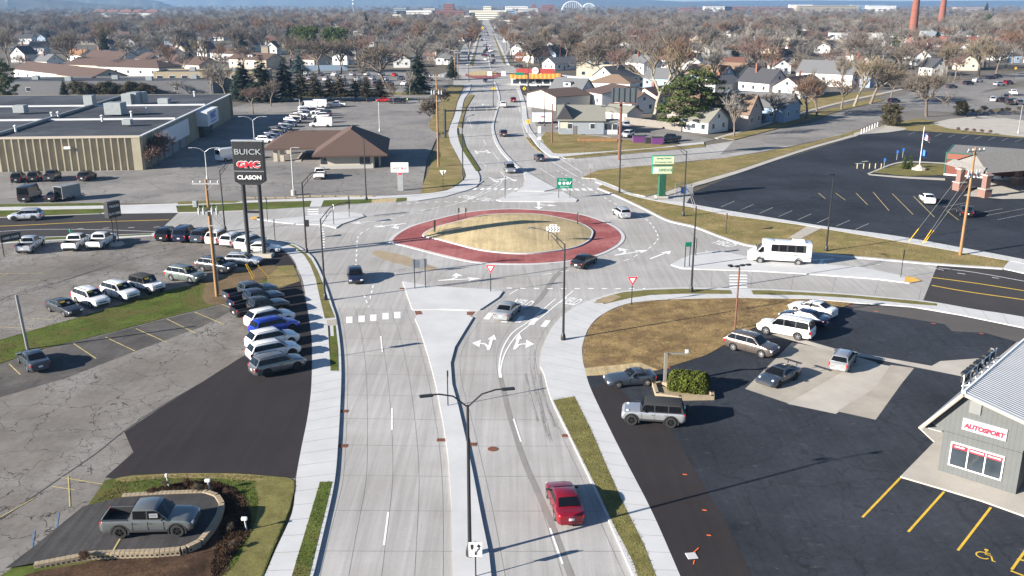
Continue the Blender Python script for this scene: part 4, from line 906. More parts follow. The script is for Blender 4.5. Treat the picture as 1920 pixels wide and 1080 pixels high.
def gable_house(name, mats, L, Wd, h, rise, label, group=None, p=(0, 0, 0), rz=0, wins=(3, 2), chimney=False, dormer=False, over=.45, hip=False, porch=False):
    """ridge runs along local x; walls, roof slabs, windows with frames, door"""
    wall, roof = mats
    t = place(name, p, rz, label, 'house', group)
    x, y = L/2, Wd/2
    mb = MB()
    if hip: mb.prism([(-x, -y), (x, -y), (x, y), (-x, y)], 0, h)
    else:
        P = [(-y, 0), (y, 0), (y, h), (0, h+rise), (-y, h)]
        vs = [(-x, a, b) for a, b in P]+[(x, a, b) for a, b in P]
        mb.add(vs, [[0, 4, 3, 2, 1], [5, 6, 7, 8, 9], [0, 1, 6, 5], [1, 2, 7, 6], [4, 0, 5, 9]])
    mb.build('wall', M[wall], t)
    rf = MB(); k = rise/y; th = .16
    if hip:
        X, Y = x+over, y+over; z0 = h-.02; rl = max(0, X-Y)
        z1 = z0+rise
        vs = [(-X, -Y, z0), (X, -Y, z0), (X, Y, z0), (-X, Y, z0), (-rl, 0, z1), (rl, 0, z1)]
        vs += [(a, b, c-th) for a, b, c in vs[:4]]
        rf.add(vs, [[0, 1, 5, 4], [1, 2, 5], [2, 3, 4, 5], [3, 0, 4], [6, 7, 1, 0], [7, 8, 2, 1], [8, 9, 3, 2], [9, 6, 0, 3], [6, 9, 8, 7]])
    else:
        X = x+over
        for s in (-1, 1):
            e = (s*(y+over), h-over*k); r_ = (0, h+rise)
            vs = [(-X, e[0], e[1]), (X, e[0], e[1]), (X, r_[0], r_[1]), (-X, r_[0], r_[1])]
            vs = [(a, b, c+th) for a, b, c in vs]+[(a, b, c+.01) for a, b, c in vs]
            q = [[0, 1, 2, 3], [7, 6, 5, 4], [4, 5, 1, 0], [5, 6, 2, 1], [6, 7, 3, 2], [7, 4, 0, 3]]
            rf.add(vs, q if s < 0 else [f[::-1] for f in q])
    ro = rf.build('roof', M[roof], t)
    def win(c, w, hh, nx, ny):
        f = MB(); 
        if abs(nx): f.box(c, (.10, w+.2, hh+.2))
        else: f.box(c, (w+.2, .10, hh+.2))
        fo = f.build('window', M['trim'], t); g = MB(); cc = Vector(c)+Vector((nx*.045, ny*.045, 0))
        g.box(cc, (.04 if nx else w, w if nx else .04, hh)); g.build('pane', M['window'], fo)
    for s in (-1, 1):
        for i in range(wins[0]):
            xx = -x+L*(i+.5)/wins[0]; win((xx, s*(y+.02), h*.55), 1.1, 1.2, 0, s)
        for i in range(wins[1]):
            yy = -y+Wd*(i+.5)/wins[1]; win((s*(x+.02), yy, h*.55), 1.0, 1.2, s, 0)
        if rise > 2.2 and not hip: win((s*(x+.02), 0, h+rise*.35), .9, 1.0, s, 0)
    MB().box((-x+L*.36, -y-.03, 1.05), (.95, .08, 2.1)).build('door', M['door'], t)
    if chimney: MB().box((x*.3, y*.3, h+rise*.8), (.7, .7, rise*1.1+.8)).build('chimney', M['brick'], ro)
    if dormer:
        d = MB(); dy = -y*.5; z = h+rise*.5
        d.prism([(-1.3, dy-1.0), (1.3, dy-1.0), (1.3, dy+1.2), (-1.3, dy+1.2)], z-1.0, z+.7); dd = d.build('dormer', M['trim'], ro)
        MB().box((0, dy, z+.78), (3.0, 2.8, .14), 0).build('dormer_roof', M[roof], ro)
        win((0, dy-1.02, z), 1.3, .9, 0, -1)
    if porch:
        MB().box((x*.3, -y-1.0, h*.82), (L*.5, 2.2, .16)).build('porch_roof', M[roof], t)
        for xx in (-.15, .75): MB().box((x*.3+L*.25*(-1 if xx < 0 else 1)*.9, -y-1.9, h*.41), (.14, .14, h*.8)).build('porch_post', M['trim'], t)
    return t
def flat_block(name, mats, L, D, h, label, cat='building', group=None, p=(0, 0, 0), rz=0, storeys=1, cols=6, ww=1.4, wh=1.3, parapet=.5, units=0, sides=True, band=False):
    wall, roof = mats; t = place(name, p, rz, label, cat, group); x, y = L/2, D/2
    mb = MB().prism([(-x, -y), (x, -y), (x, y), (-x, y)], 0, h); mb.build('wall', M[wall], t)
    pr = MB()
    for c, s in (((0, -y+.12, h+parapet/2), (L, .24, parapet)), ((0, y-.12, h+parapet/2), (L, .24, parapet)), ((-x+.12, 0, h+parapet/2), (.24, D-.48, parapet)), ((x-.12, 0, h+parapet/2), (.24, D-.48, parapet))): pr.box(c, s)
    pr.build('parapet', M[wall], t)
    ro = MB().poly([(-x+.24, -y+.24, h+.02), (x-.24, -y+.24, h+.02), (x-.24, y-.24, h+.02), (-x+.24, y-.24, h+.02)]).build('roof', M[roof], t)
    sh = h/storeys; cnt = 0
    for k in range(storeys):
        z = sh*(k+.52)
        if band:
            MB().box((0, -y-.015, z), (L*.94, .09, wh)).build('window', M['window'], t); continue
        for i in range(cols):
            if cnt > 60: break
            xx = -x+L*(i+.5)/cols; w_ = MB().box((xx, -y-.015, z), (ww+.16, .09, wh+.16)).build('window', M['trim'], t); MB().box((xx, -y-.05, z), (ww, .05, wh)).build('pane', M['window'], w_); cnt += 1
        if sides:
            nc = max(1, int(cols*D/L))
            for i in range(nc):
                if cnt > 60: break
                yy = -y+D*(i+.5)/nc; w_ = MB().box((-x-.015, yy, z), (.09, ww+.16, wh+.16)).build('window', M['trim'], t); MB().box((-x-.05, yy, z), (.05, ww, wh)).build('pane', M['window'], w_); cnt += 1
    for i in range(units):
        MB().rbox((-x+L*(i+.7)/(units+.4), (-1)**i*y*.3, h+.75), (2.2, 1.8, 1.4), .06).build('roof_unit', M['hvac'], ro)
    return t
def at(x, y): p = G(x, y); return (p.x, p.y, 0)
# ---- the car dealer's small building on the right (gable end facing the camera's side)
P1 = G(1758, 887, 0); e1 = Vector((.7348, -.6783, 0)); rzA = math.atan2(e1.y, e1.x)
t = place('car_showroom', (P1.x, P1.y, .2), rzA, 'grey board-and-batten car showroom with red window banners and metal roof', 'showroom')
Dp = 19.0; hw_, ax_, az_, rx, rzz = 2.9, 1.04, 6.15, 9.0, 4.45
f = [(0, 0), (4.91, 0), (4.91, 3.2), (9, 3.2), (9, rzz-.25), (ax_, az_-.12), (-.9, 3.35), (0, hw_)]
mb = MB(); mb.add([(x, 0, z) for x, z in f], [list(range(len(f)))])
mb.add([(0, 0, 0), (0, 0, hw_), (0, Dp, hw_), (0, Dp, 0)], [[0, 1, 2, 3]]); mb.add([(4.91, 0, 0), (4.91, 0, 3.2), (4.91, 3, 3.2), (4.91, 3, 0)], [[3, 2, 1, 0]]); mb.add([(4.91, 3, 0), (9, 3, 0), (9, 3, 3.2), (4.91, 3, 3.2)], [[0, 1, 2, 3]])
mb.build('wall', M['batten'], t)
MB().box((2.46, -.03, 2.95), (4.9, .07, .14)).build('ledge', M['batten'], t)
rf = MB(); th = .14
def slope(a, b, y0, y1, m=0):
    a = Vector((a[0], 0, a[1])); b = Vector((b[0], 0, b[1])); up = Vector((-(b-a).z, 0, (b-a).x)).normalized()*th
    if up.z < 0: up = -up
    vs = [a+Vector((0, y0, 0)), b+Vector((0, y0, 0)), b+Vector((0, y1, 0)), a+Vector((0, y1, 0))]; vs = vs+[p+up for p in vs]
    rf.add(vs, [[0, 3, 2, 1], [4, 5, 6, 7], [0, 1, 5, 4], [1, 2, 6, 5], [2, 3, 7, 6], [3, 0, 4, 7]], m)
slope((-1.3, 3.0), (ax_, az_), -.55, Dp); slope((ax_, az_), (9.4, rzz-.1), -.55, Dp)
ro = rf.build('roof', M['metalroof'], t)
rb = MB(); dirr = Vector((9.4-ax_, 0, rzz-.1-az_)); nrm = Vector((-dirr.z, 0, dirr.x)).normalized()
for k in range(62):
    y = -.4+.31*k; a = Vector((ax_+.1, y, az_))+nrm*(th+.03); b = a+dirr*.985
    rb.tube([a, b], .055, 5)
rb.build('roof_rib', M['metalroof'], ro); MB().tube([(ax_, -.6, az_+.17), (ax_, Dp, az_+.17)], .12, 6).build('ridge_cap', M['trim'], ro)
MB().tube([(-1.32, -.6, 2.98), (ax_-.02, -.6, az_-.02)], .11, 5).build('rake_trim', M['stucco'], ro); MB().tube([(ax_+.1, -.6, az_-.02), (9.4, -.6, rzz-.13)], .11, 5).build('rake_trim', M['stucco'], ro)
MB().box((-.66, Dp/2-.3, 3.0), (1.2, Dp, .06)).build('soffit', M['greytrim'], t)
M['greytrim2'] = pm('pale_grey_trim', (.17, .175, .17), .6, .05, 1); MB().box((1.74, -.05, 5.25), (.72, .10, .85)).build('gable_vent', M['greytrim2'], t)
w_ = MB().box((2.27, -.04, 1.56), (3.36, .10, 1.74)).build('window', M['trim'], t)
for k in range(3):
    xx = 2.27-1.09+1.09*k; MB().box((xx, -.085, 1.42), (1.0, .05, 1.26)).build('pane', M['window'], w_)
    bn = MB(); bn.mat(0).box((xx, -.095, 2.19), (1.0, .05, .30)); text_mb(bn, ('LUXURY', 'PERFORMANCE', 'PRE-OWNED')[k], .17, frame_m((xx, -.125, 2.18), (1, 0, 0)), .004, 1, sx=(1, .72, .82)[k], bold=.004); bn.build('window_banner', [M['redpaint'], M['trim']], w_)
sg = MB(); sg.box((2.48, -.05, 3.93), (2.74, .08, .82)); text_mb(sg, 'AUTOSPORT', .44, frame_m((2.48, -.10, 3.84), (1, 0, 0)), .006, 1, shear=.15, sx=.96, bold=.03)
for z0, hgt, xa, xb in ((4.0, .22, 1.35, 3.75), (3.64, -.06, 1.9, 3.1)): line2 = [Vector((xa+(xb-xa)*k/12, -.10, z0+hgt*math.sin(math.pi*k/12))) for k in range(13)]; sg.tube(line2, .016, 4, 2)
M['signwhite'] = pm('sign_white', (.42, .42, .43), .5, .04, 1); sg.build('sign_board', [M['signwhite'], M['letterred'], M['greypaint']], t)
# roof sign of black letters seen from behind, along the left slope
rs = MB(); T0 = Vector((ax_-.55, 1.0, az_+.05))
text_mb(rs, 'AUTOSPORT', 1.15, frame_m((ax_-.75, 4.6, az_+.35), (0, -1, 0)), .12, 0, bold=.02, sx=1.02)
for k in range(6): y = 1.2+1.36*k; rs.tube([(ax_-.6, y, az_-.1), (ax_+.1, y, az_+.2)], .04, 5, 1); rs.tube([(ax_-.6, y, az_-.6), (ax_-.6, y, az_+.7)], .04, 5, 1)
rs.tube([(ax_-.6, 1, az_-.05), (ax_-.6, 8.2, az_-.05)], .05, 5, 1); rs.tube([(ax_-.6, 1, az_+.65), (ax_-.6, 8.2, az_+.65)], .05, 5, 1); rs.build('roof_sign', [M['letterblack'], M['trim']], t)
MB().box((6.9, 2.95, 1.3), (1.8, .1, 2.5)).build('door', M['window'], t); MB().box((8.6, .3, 1.6), (.3, .3, 3.2)).build('post', M['batten'], t)
# ---- the long low warehouse with the sawtooth concrete front
wx = Vector((.996, .088, 0)); wy = Vector((-.05, .9987, 0)); WO = Vector((-71.2, 179.0, 0)); Hh = 6.7
t = place('food_pantry_warehouse', WO, math.atan2(wx.y, wx.x), 'long flat-roofed warehouse with sawtooth ribbed tan concrete front', 'warehouse')
fr = MB(); mod = 1.3; nn = 19; pts = []
for k in range(nn): pts += [(-1.9-mod*k, 0), (-1.9-mod*(k)-.0, -.0)]
P = [(0, -.1), (-1.6, -.1)]
for k in range(nn): x = -1.6-mod*k; P += [(x-.06, .62), (x-mod+.26, -.12), (x-mod, -.12)]
P += [(-1.6-mod*nn-.1, -.1), (-75, -.1)]
vs = [(x, y, 0) for x, y in P]+[(x, y, Hh-.35) for x, y in P]; n = len(P)
fr.add(vs, [[i+1, i, n+i, n+i+1] for i in range(n-1)]); fr.build('front_wall', M['flute'], t)
MB().box((-37.5, .25, Hh-.18), (75.2, .9, .36)).build('coping', M['stucco'], t)
sd = MB(); P = [(-.1, 0)]
for k in range(60): y = 1.4*k; P += [(.0, y+.05), (.35, y+.15), (.35, y+.9), (0, y+1.0)]
P = [p for p in P if p[1] < 86]; vs = [(x, y, 0) for x, y in P]+[(x, y, Hh-.2) for x, y in P]; n = len(P)
sd.add(vs, [[i, i+1, n+i+1, n+i] for i in range(n-1)]); sd.build('side_wall', M['flute'], t)
MB().box((.15, 43, Hh-.1), (.5, 86, .22)).build('coping', M['fascia'], t); MB().box((-37, 86.2, Hh/2), (75, .4, Hh)).build('back_wall', M['flute'], t)
ro = MB().poly([(-75, .6, Hh-.05), (0, .6, Hh-.05), (0, 86, Hh-.05), (-75, 86, Hh-.05)]).build('roof', M['membrane'], t)
for y in (27, 56): MB().box((-37.5, y, Hh+.12), (75, .7, .34)).build('roof_joint', M['fascia'], ro)
jb = MB(); jb.box((-27, 43, Hh+.25), (.6, 86, .5)); jb.build('roof_joint', M['greypaint'], ro)
MB().box((.5, 24, 4.1), (.5, 22, 3.6)).build('fascia_panel', M['fascia'], t); dk = MB()
for k in range(3): MB().box((.45, 16.5+6.5*k, 1.1), (.3, 5, 2.2)).build('loading_door', M['greypaint'], t)
MB().box((1.4, 50, 4.6), (3.2, 12, 3.4)).build('entrance_canopy', M['fascia'], t); sgn = MB(); text_mb(sgn, 'WAFC', 2.2, frame_m((3.05, 50, 4.9), (0, 1, 0)), .03, 0, bold=.03); sgn.box((3.03, 50, 3.6), (.06, 6, .25)); sgn.build('sign_lettering', M['blue'], t)
MB().box((.8, 50, 1.4), (1.6, 9, 2.8)).build('entrance', M['window'], t); MB().rbox((-13.4, -.35, 4.6), (1.2, .5, .5), .05).build('wall_light', M['trim'], t)
for px_, py_, s in ((40, 213, (2.6, 2.2, 1.7)), (170, 199, (2.2, 2.4, 2.4)), (243, 197, (2.4, 3.4, 2.6)), (254, 196, (2.4, 3.6, 2.8)), (266, 194, (2, 3.4, 2.6)), (309, 196, (2.6, 2.4, 1.3)), (218, 216, (3.8, 3.4, 2.6)), (240, 236, (1.8, 1.5, 1.1))):
    g = G(px_, py_, Hh); MB().rbox(g+Vector((0, 0, s[2]/2+.25)), s, .08).build('hvac_unit', M['hvac'], label='pale %s metal unit on the black warehouse roof' % ('boxy' if s[2] > 2 else 'low'), cat='roof unit', group='metal units on the warehouse roof')
for px_, py_ in ((30, 248), (98, 222), (110, 221), (192, 228), (247, 220), (275, 213), (365, 181)):
    g = G(px_, py_, Hh); MB().tube([g, g+Vector((0, 0, 1.2))], .22, 8).lathe([(0, 1.5), (.45, 1.2), (.2, 1.0)], 10, g).build('roof_vent', M['fascia'], label='white capped vent pipe on the black warehouse roof', cat='vent pipe', group='vent pipes on the warehouse roof')
# ---- bank with its hipped brown roof and drive-through
t = place('bank_branch', (-32.6, 190.5, 0), R(6), 'beige bank branch with wide brown hipped roof and drive-through canopy', 'bank')
MB().prism([(-5.6, -10), (4.5, -10), (5.8, -8), (5.8, 10), (-5.6, 10)], 0, 3.1).build('wall', M['stucco'], t); MB().prism([(-5.75, -10.15), (4.55, -10.15), (4.55, -9), (-5.75, -9)], 0, .85, bottom=False).build('wall_base', M['blocks'], t)
rf = MB(); X0, X1, Y0, Y1, z0, z1 = -7, 7.4, -11.5, 11.5, 2.95, 6.9
vs = [(X0, Y0, z0), (X1, Y0, z0), (X1, Y1, z0), (X0, Y1, z0), (.1, Y0+8.2, z1), (.1, Y1-8.2, z1)]; vs += [(a, b, c-.3) for a, b, c in vs[:4]]
rf.add(vs, [[0, 1, 4], [1, 2, 5, 4], [2, 3, 5], [3, 0, 4, 5], [6, 7, 1, 0], [7, 8, 2, 1], [8, 9, 3, 2], [9, 6, 0, 3], [6, 9, 8, 7]]); rf.build('roof', M['brownroof'], t)
cp = MB(); X0, X1, Y0, Y1, z1 = -17.5, -2.2, -1, 12, 5.6
vs = [(X0, Y0, z0-.02), (X1, Y0, z0-.02), (X1, Y1, z0-.02), (X0, Y1, z0-.02), (X0+4.5, 5.5, z1), (X1, 5.5, z1)]; vs += [(a, b, c-.35) for a, b, c in vs[:4]]
cp.add(vs, [[0, 1, 5, 4], [2, 3, 4, 5], [3, 0, 4], [6, 7, 1, 0], [7, 8, 2, 1], [8, 9, 3, 2], [9, 6, 0, 3], [6, 9, 8, 7]]); cp.build('canopy_roof', M['brownroof'], t)
for x in (-15.5, -14.2): 
    for y in (.5, 10.5): MB().box((x, y, 1.35), (.8, .8, 2.7)).build('canopy_post', M['stucco'], t)
MB().box((-11, 5.5, .12), (1.2, 12, .22)).build('lane_island', M['oldpale'], t)
for x, w, hh in ((-5.0, 1.1, 1.7), (3.2, 1.5, 2.0), (2.2, .5, 2.0)): MB().box((x, -10.03, 1.95), (w, .1, hh)).build('window', M['window'], t)
MB().box((5.83, -3, 1.7), (.1, 4, 2.2)).build('window', M['window'], t); MB().box((5.2, -9.05, 1.2), (1.3, .1, 2.3), R(57)).build('door', M['window'], t); MB().box((5.84, 4, 1.7), (.1, 2.5, 2.2)).build('window', M['window'], t)
# ---- red community hall with porte-cochere
HO = Vector((80.7, 173.0, 0)); t = place('community_hall', HO, 0, 'red-walled community hall with green trim and shake-roofed entrance canopy', 'hall')
hu = Vector((.864, -.503, 0)); hv = Vector((.503, .864, 0)); M['hallred'] = pm('painted_red_wall', (.155, .048, .034), .85, .1, 3); M['pillarbrick'] = pm('pink_brown_brick', (.20, .115, .092), .9, .2, 12)
def hp(a, b, z): q = hu*a+hv*b; return (q.x, q.y, z)
rzh = math.atan2(hu.y, hu.x)
MB().box(hp(17, 6, 2.15), (34, 12, 4.3), rzh).build('wall', M['hallred'], t); ug = MB().box(hp(17, -.04, 3.75), (34, .08, 1.0), rzh).build('upper_wall', M['brick'], t)
for nm, c, sz in (('front_trim', hp(17, 0, 4.38), (34.3, .3, .16)), ('front_trim', hp(17, -.1, 3.22), (34.1, .12, .12)), ('side_trim', hp(0, 6, 4.38), (.3, 12, .16)), ('corner_trim', hp(0, -.02, 2.1), (.2, .2, 4.3))): MB().box(c, sz, rzh).build(nm, M['pillargreen0'], t)
MB().add([hp(.2, .2, 4.42), hp(33.8, .2, 4.42), hp(33.8, 11.8, 4.42), hp(.2, 11.8, 4.42)], [[0, 1, 2, 3]]).build('roof', M['shakeroof'], t); MB().box(hp(17, -.1, .35), (34, .14, .25), rzh).build('wall_base', M['trim'], t)
A_, B_0, R_0 = Vector((-3.3, -8.5, 4.0)), Vector((-2.0, -19.8, 4.0)), Vector((-1.6, -14.2, 6.4)); cu = Vector((.94, .34, 0))*24
rf = MB(); V_ = [A_, B_0, R_0, A_+cu, B_0+cu, R_0+cu]; dn = Vector((0, 0, -.22)); V_ = V_+[p+dn for p in V_]
rf.add(V_, [[1, 4, 5, 2], [0, 2, 5, 3], [7, 8, 4, 1], [6, 7, 1, 0], [9, 6, 0, 3], [8, 7, 6, 9]]); rf.build('canopy_roof', M['shakeroof'], t)
apx = B_0.lerp(A_, .5)
gb = MB(); gb.add([B_0+Vector((.9, .6, 0)), A_+Vector((.9, -.6, 0)), R_0+Vector((.9, 0, -.15))], [[0, 1, 2]]); gb.build('gable_end', M['wood'], t)
sk = MB(); sk.add([B_0+Vector((-.9, 0, -.3)), A_+Vector((-.9, 0, -.3)), A_+Vector((.2, -1.2, .75)), B_0+Vector((.2, 1.2, .75))], [[0, 1, 2, 3]]); sk.build('gable_skirt', M['shakeroof'], t)
for q in (G(1797, 358), G(1845, 371), G(1797, 358)+cu*.55+Vector((0, 0, 0)), G(1845, 371)+cu*.5):
    c = q-HO; p = MB(); p.box((c.x, c.y, .75), (1.5, 1.5, 1.5), .35); p.box((c.x, c.y, 2.7), (.95, .95, 2.6), .35); p.build('brick_pillar', M['pillarbrick'], t)
    cp_ = MB(); cp_.box((c.x, c.y, 1.56), (1.7, 1.7, .13), .35); cp_.box((c.x, c.y, 3.85), (1.35, 1.35, .2), .35); cp_.build('pillar_cap', M['oldpale'], t)
MB().box(hp(16.5, -.06, 1.5), (2.4, .14, 2.6), rzh).build('door', M['window'], t); MB().box(hp(13, -.06, 1.9), (1.4, .14, 1.6), rzh).build('window', M['window'], t)
for k in range(3): MB().rbox(hp(9+1.6*k, -1.2, .75), (1.2, .6, .5), .06, rz=rzh).build('bench', M['hvac'] if k else M['trim'], t)
tri(MB(), px(arr('1806,367 1852,344 1880,330 1990,340 1990,372 1880,373'), ZL+.06)).build('entrance_walk', M['oldpale'], kind='structure')
# ---- grey house on the corner
p = G(1090, 252); gx = G(1110, 253)-G(1048, 246)
t = gable_house('corner_house', ('greywall', 'oliveroof'), 11.0, 8.0, 3.6, 3.0, 'grey-sided corner house with white trim and sunlit front porch', p=(p.x, p.y+3, .15), rz=R(-2), wins=(2, 1), over=.5)
fx = MB(); fx.add([(-6.2, -4.2, 3.6), (-2, -4.2, 3.6), (-2, 4.2, 3.6), (-6.2, 4.2, 3.6), (-4.1, -4.5, 6.9), (-4.1, 4.5, 6.9)], [[0, 1, 4], [1, 2, 5, 4], [2, 3, 5], [3, 0, 4, 5]]); fx.build('cross_gable', M['darkroof'], t)
MB().box((7.2, -1.5, 1.5), (3.4, 4, 3.0)).build('porch', M['trim'], t); MB().box((7.3, -1.5, 3.1), (4.2, 5, .25)).build('porch_roof', M['oliveroof'], t); MB().box((6.6, -3.53, 1.8), (1.6, .08, 1.4)).build('window', M['window'], t); MB().box((8.2, -3.53, 1.8), (1.1, .08, 1.4)).build('window', M['window'], t)
MB().box((-4.1, -4.04, 2.2), (1.9, .08, 1.5)).build('banner', M['creamwall'], t)
mb = MB().box((G(1120, 265).x, G(1120, 265).y, .45), (9, 3, .5)); mb.build('deck', M['wood'], label='low timber deck in front of the grey corner house', cat='deck')
# ---- white garage blocks behind it, cream block, burger restaurant
def box_gable(name, mats, a, b, dep, h, rise, label, **k):
    pa, pb = G(*a), G(*b); c = (pa+pb)/2; d = pb-pa; rz = math.atan2(d.y, d.x); nrm = Vector((-math.sin(rz), math.cos(rz), 0)); c = c+nrm*dep/2
    return gable_house(name, mats, d.length, dep, h, rise, label, p=(c.x, c.y, .1), rz=rz, **k)
box_gable('garage', ('blocks', 'brownroof'), (1042, 208), (1106, 203), 15, 4.0, 1.6, 'long white garage with brown roof behind the corner house', wins=(0, 0))
box_gable('workshop', ('whitewall', 'brownroof'), (1095, 199), (1128, 206), 20, 4.6, 1.8, 'white workshop with blue-shaded doors and brown low roof', wins=(2, 0))
box_gable('dormer_house', ('whitewall', 'greyroof'), (1030, 186), (1088, 190), 9, 3.2, 3.6, 'grey-roofed white house with a square dormer near the garages', wins=(3, 1), dormer=True)
box_gable('long_house', ('whitewall', 'tanroof'), (1105, 179), (1180, 182), 12, 4.6, 2.4, 'long white building with orange-tan hipped roof', wins=(6, 2), hip=True)
box_gable('shed', ('whitewall', 'oliveroof'), (1132, 227), (1175, 232), 6, 2.8, 1.5, 'small white shed beside the wooden fence', wins=(0, 0))
flat_block('cream_block', ('creamwall', 'membrane'), 17, 13, 6.2, 'cream flat-roofed block behind the drive-in canopy', p=(G(1122, 152).x, G(1122, 152).y+6, 0), rz=R(-6), cols=3, storeys=1, units=2)
p = G(1010, 160); t = place('burger_restaurant', (p.x-1, p.y+5, 0), R(-4), 'burger drive-in with striped orange awning and red name board', 'restaurant')
MB().box((0, 0, 1.7), (19, 11, 3.4)).build('wall', M['whitewall'], t); aw = MB(); M['awnyellow'] = pm('awning_yellow', (.50, .30, .05), .8, .06, 2); M['awnorange'] = pm('awning_orange', (.46, .17, .03), .8, .06, 2)
for k in range(24):
    x = -9.8+.82*k; aw.add([(x, -7.4, 2.7), (x+.82, -7.4, 2.7), (x+.82, -5, 4.6), (x, -5, 4.6)], [[0, 1, 2, 3]], k % 2)
aw.build('awning', [M['awnyellow'], M['awnorange']], t)
for k in range(6): MB().box((-7.6+3.0*k, -5.55, 1.5), (2.3, .1, 1.6)).build('window', M['window'], t)
M['awnred'] = pm('faded_red', (.34, .045, .035), .8, .08, 2); MB().box((0, -4.9, 5.2), (15, .5, 2.4)).build('red_parapet', M['awnred'], t); MB().box((0, 0, 3.6), (18.5, 10, .4)).build('roof', M['greypaint'], t); o_ = MB(); o_.lathe([(0, -.3), (1.3, -.3), (1.3, .1), (0, .1)], 20, (0, -5.2, 5.6), 'Y', 0); text_mb(o_, 'A&W', .9, frame_m((0, -5.52, 5.6), (1, 0, 0)), .02, 1); o_.build('round_logo', [M['trim'], M['redpaint']], t); lt = MB(); text_mb(lt, 'RESTAURANT', .8, frame_m((0, -5.2, 4.3), (1, 0, 0)), .02); lt.build('sign_lettering', M['trim'], t)
a, b = G(1040, 156), G(1128, 166); d = b-a; t = place('drive_in_canopy', (a+b)/2, math.atan2(d.y, d.x), 'long thin white drive-in canopy on posts beside the burger restaurant', 'canopy'); MB().box((0, 0, 3.2), (d.length, 4, .35)).build('canopy_roof', M['trim'], t)
for k in range(6): MB().tube([(-d.length/2+2+k*(d.length-4)/5, 0, 0), (-d.length/2+2+k*(d.length-4)/5, 0, 3.1)], .12, 6).build('post', M['greypaint'], t)
# ---- tan office, townhouses
flat_block('tan_office', ('tanbrick', 'membrane'), 40, 16, 6.4, 'tan brick two-storey office behind the spruces', p=(G(392, 170).x, G(392, 170).y+8, 0), rz=R(4), storeys=2, cols=9, ww=2.0, wh=1.2, units=2)
M['annex'] = siding('dark_grey_wall', (.13, .13, .135), 1.2, .06)
flat_block('grey_annex', ('annex', 'membrane'), 75, 22, 4.6, 'long low grey commercial building behind the hedge row', p=(G(190, 180).x, G(190, 180).y+11, 0), rz=R(4), cols=3, units=5, sides=False)
ths = [((28, 150), (118, 162), 13), ((112, 163), (175, 170), 14), ((185, 144), (300, 148), 15), ((128, 140), (205, 143), 14), ((255, 128), (325, 134), 13), ((318, 138), (375, 142), 12), ((160, 123), (228, 126), 12), ((430, 128), (500, 131), 13), ((395, 115), (450, 118), 11), ((545, 128), (590, 130), 12)]
lb = ['with pale gabled porches, leftmost of the row', 'beside the low grey commercial building', 'largest of the row with a long hipped roof', 'behind the long hipped townhouse', 'with a white gable end and two dormers', 'behind the tan office on its left', 'with darker roof at the back of the row', 'with two white dormers behind the tan office', 'small and farther back by the white gable', 'behind the blue spruce near the tower']
for k, (a, b, dp) in enumerate(ths):
    t = box_gable('townhouse', ('stucco' if k % 2 else 'palewall', 'brownroof'), a, b, dp, 4.6, 2.6, 'brown-roofed townhouse '+lb[k], wins=(5, 2), hip=k in (2, 8), dormer=k in (4, 7)); t['group'] = 'brown-roofed townhouses beyond the warehouse'
t = place('stone_tower', G(500, 125), 0, 'square pale stone tower above the townhouses', 'tower'); MB().box((0, 0, 5), (3.4, 3.4, 10)).build('wall', M['tanbrick'], t); MB().box((0, 0, 10.1), (3.8, 3.8, .4)).build('cap', M['greypaint'], t)
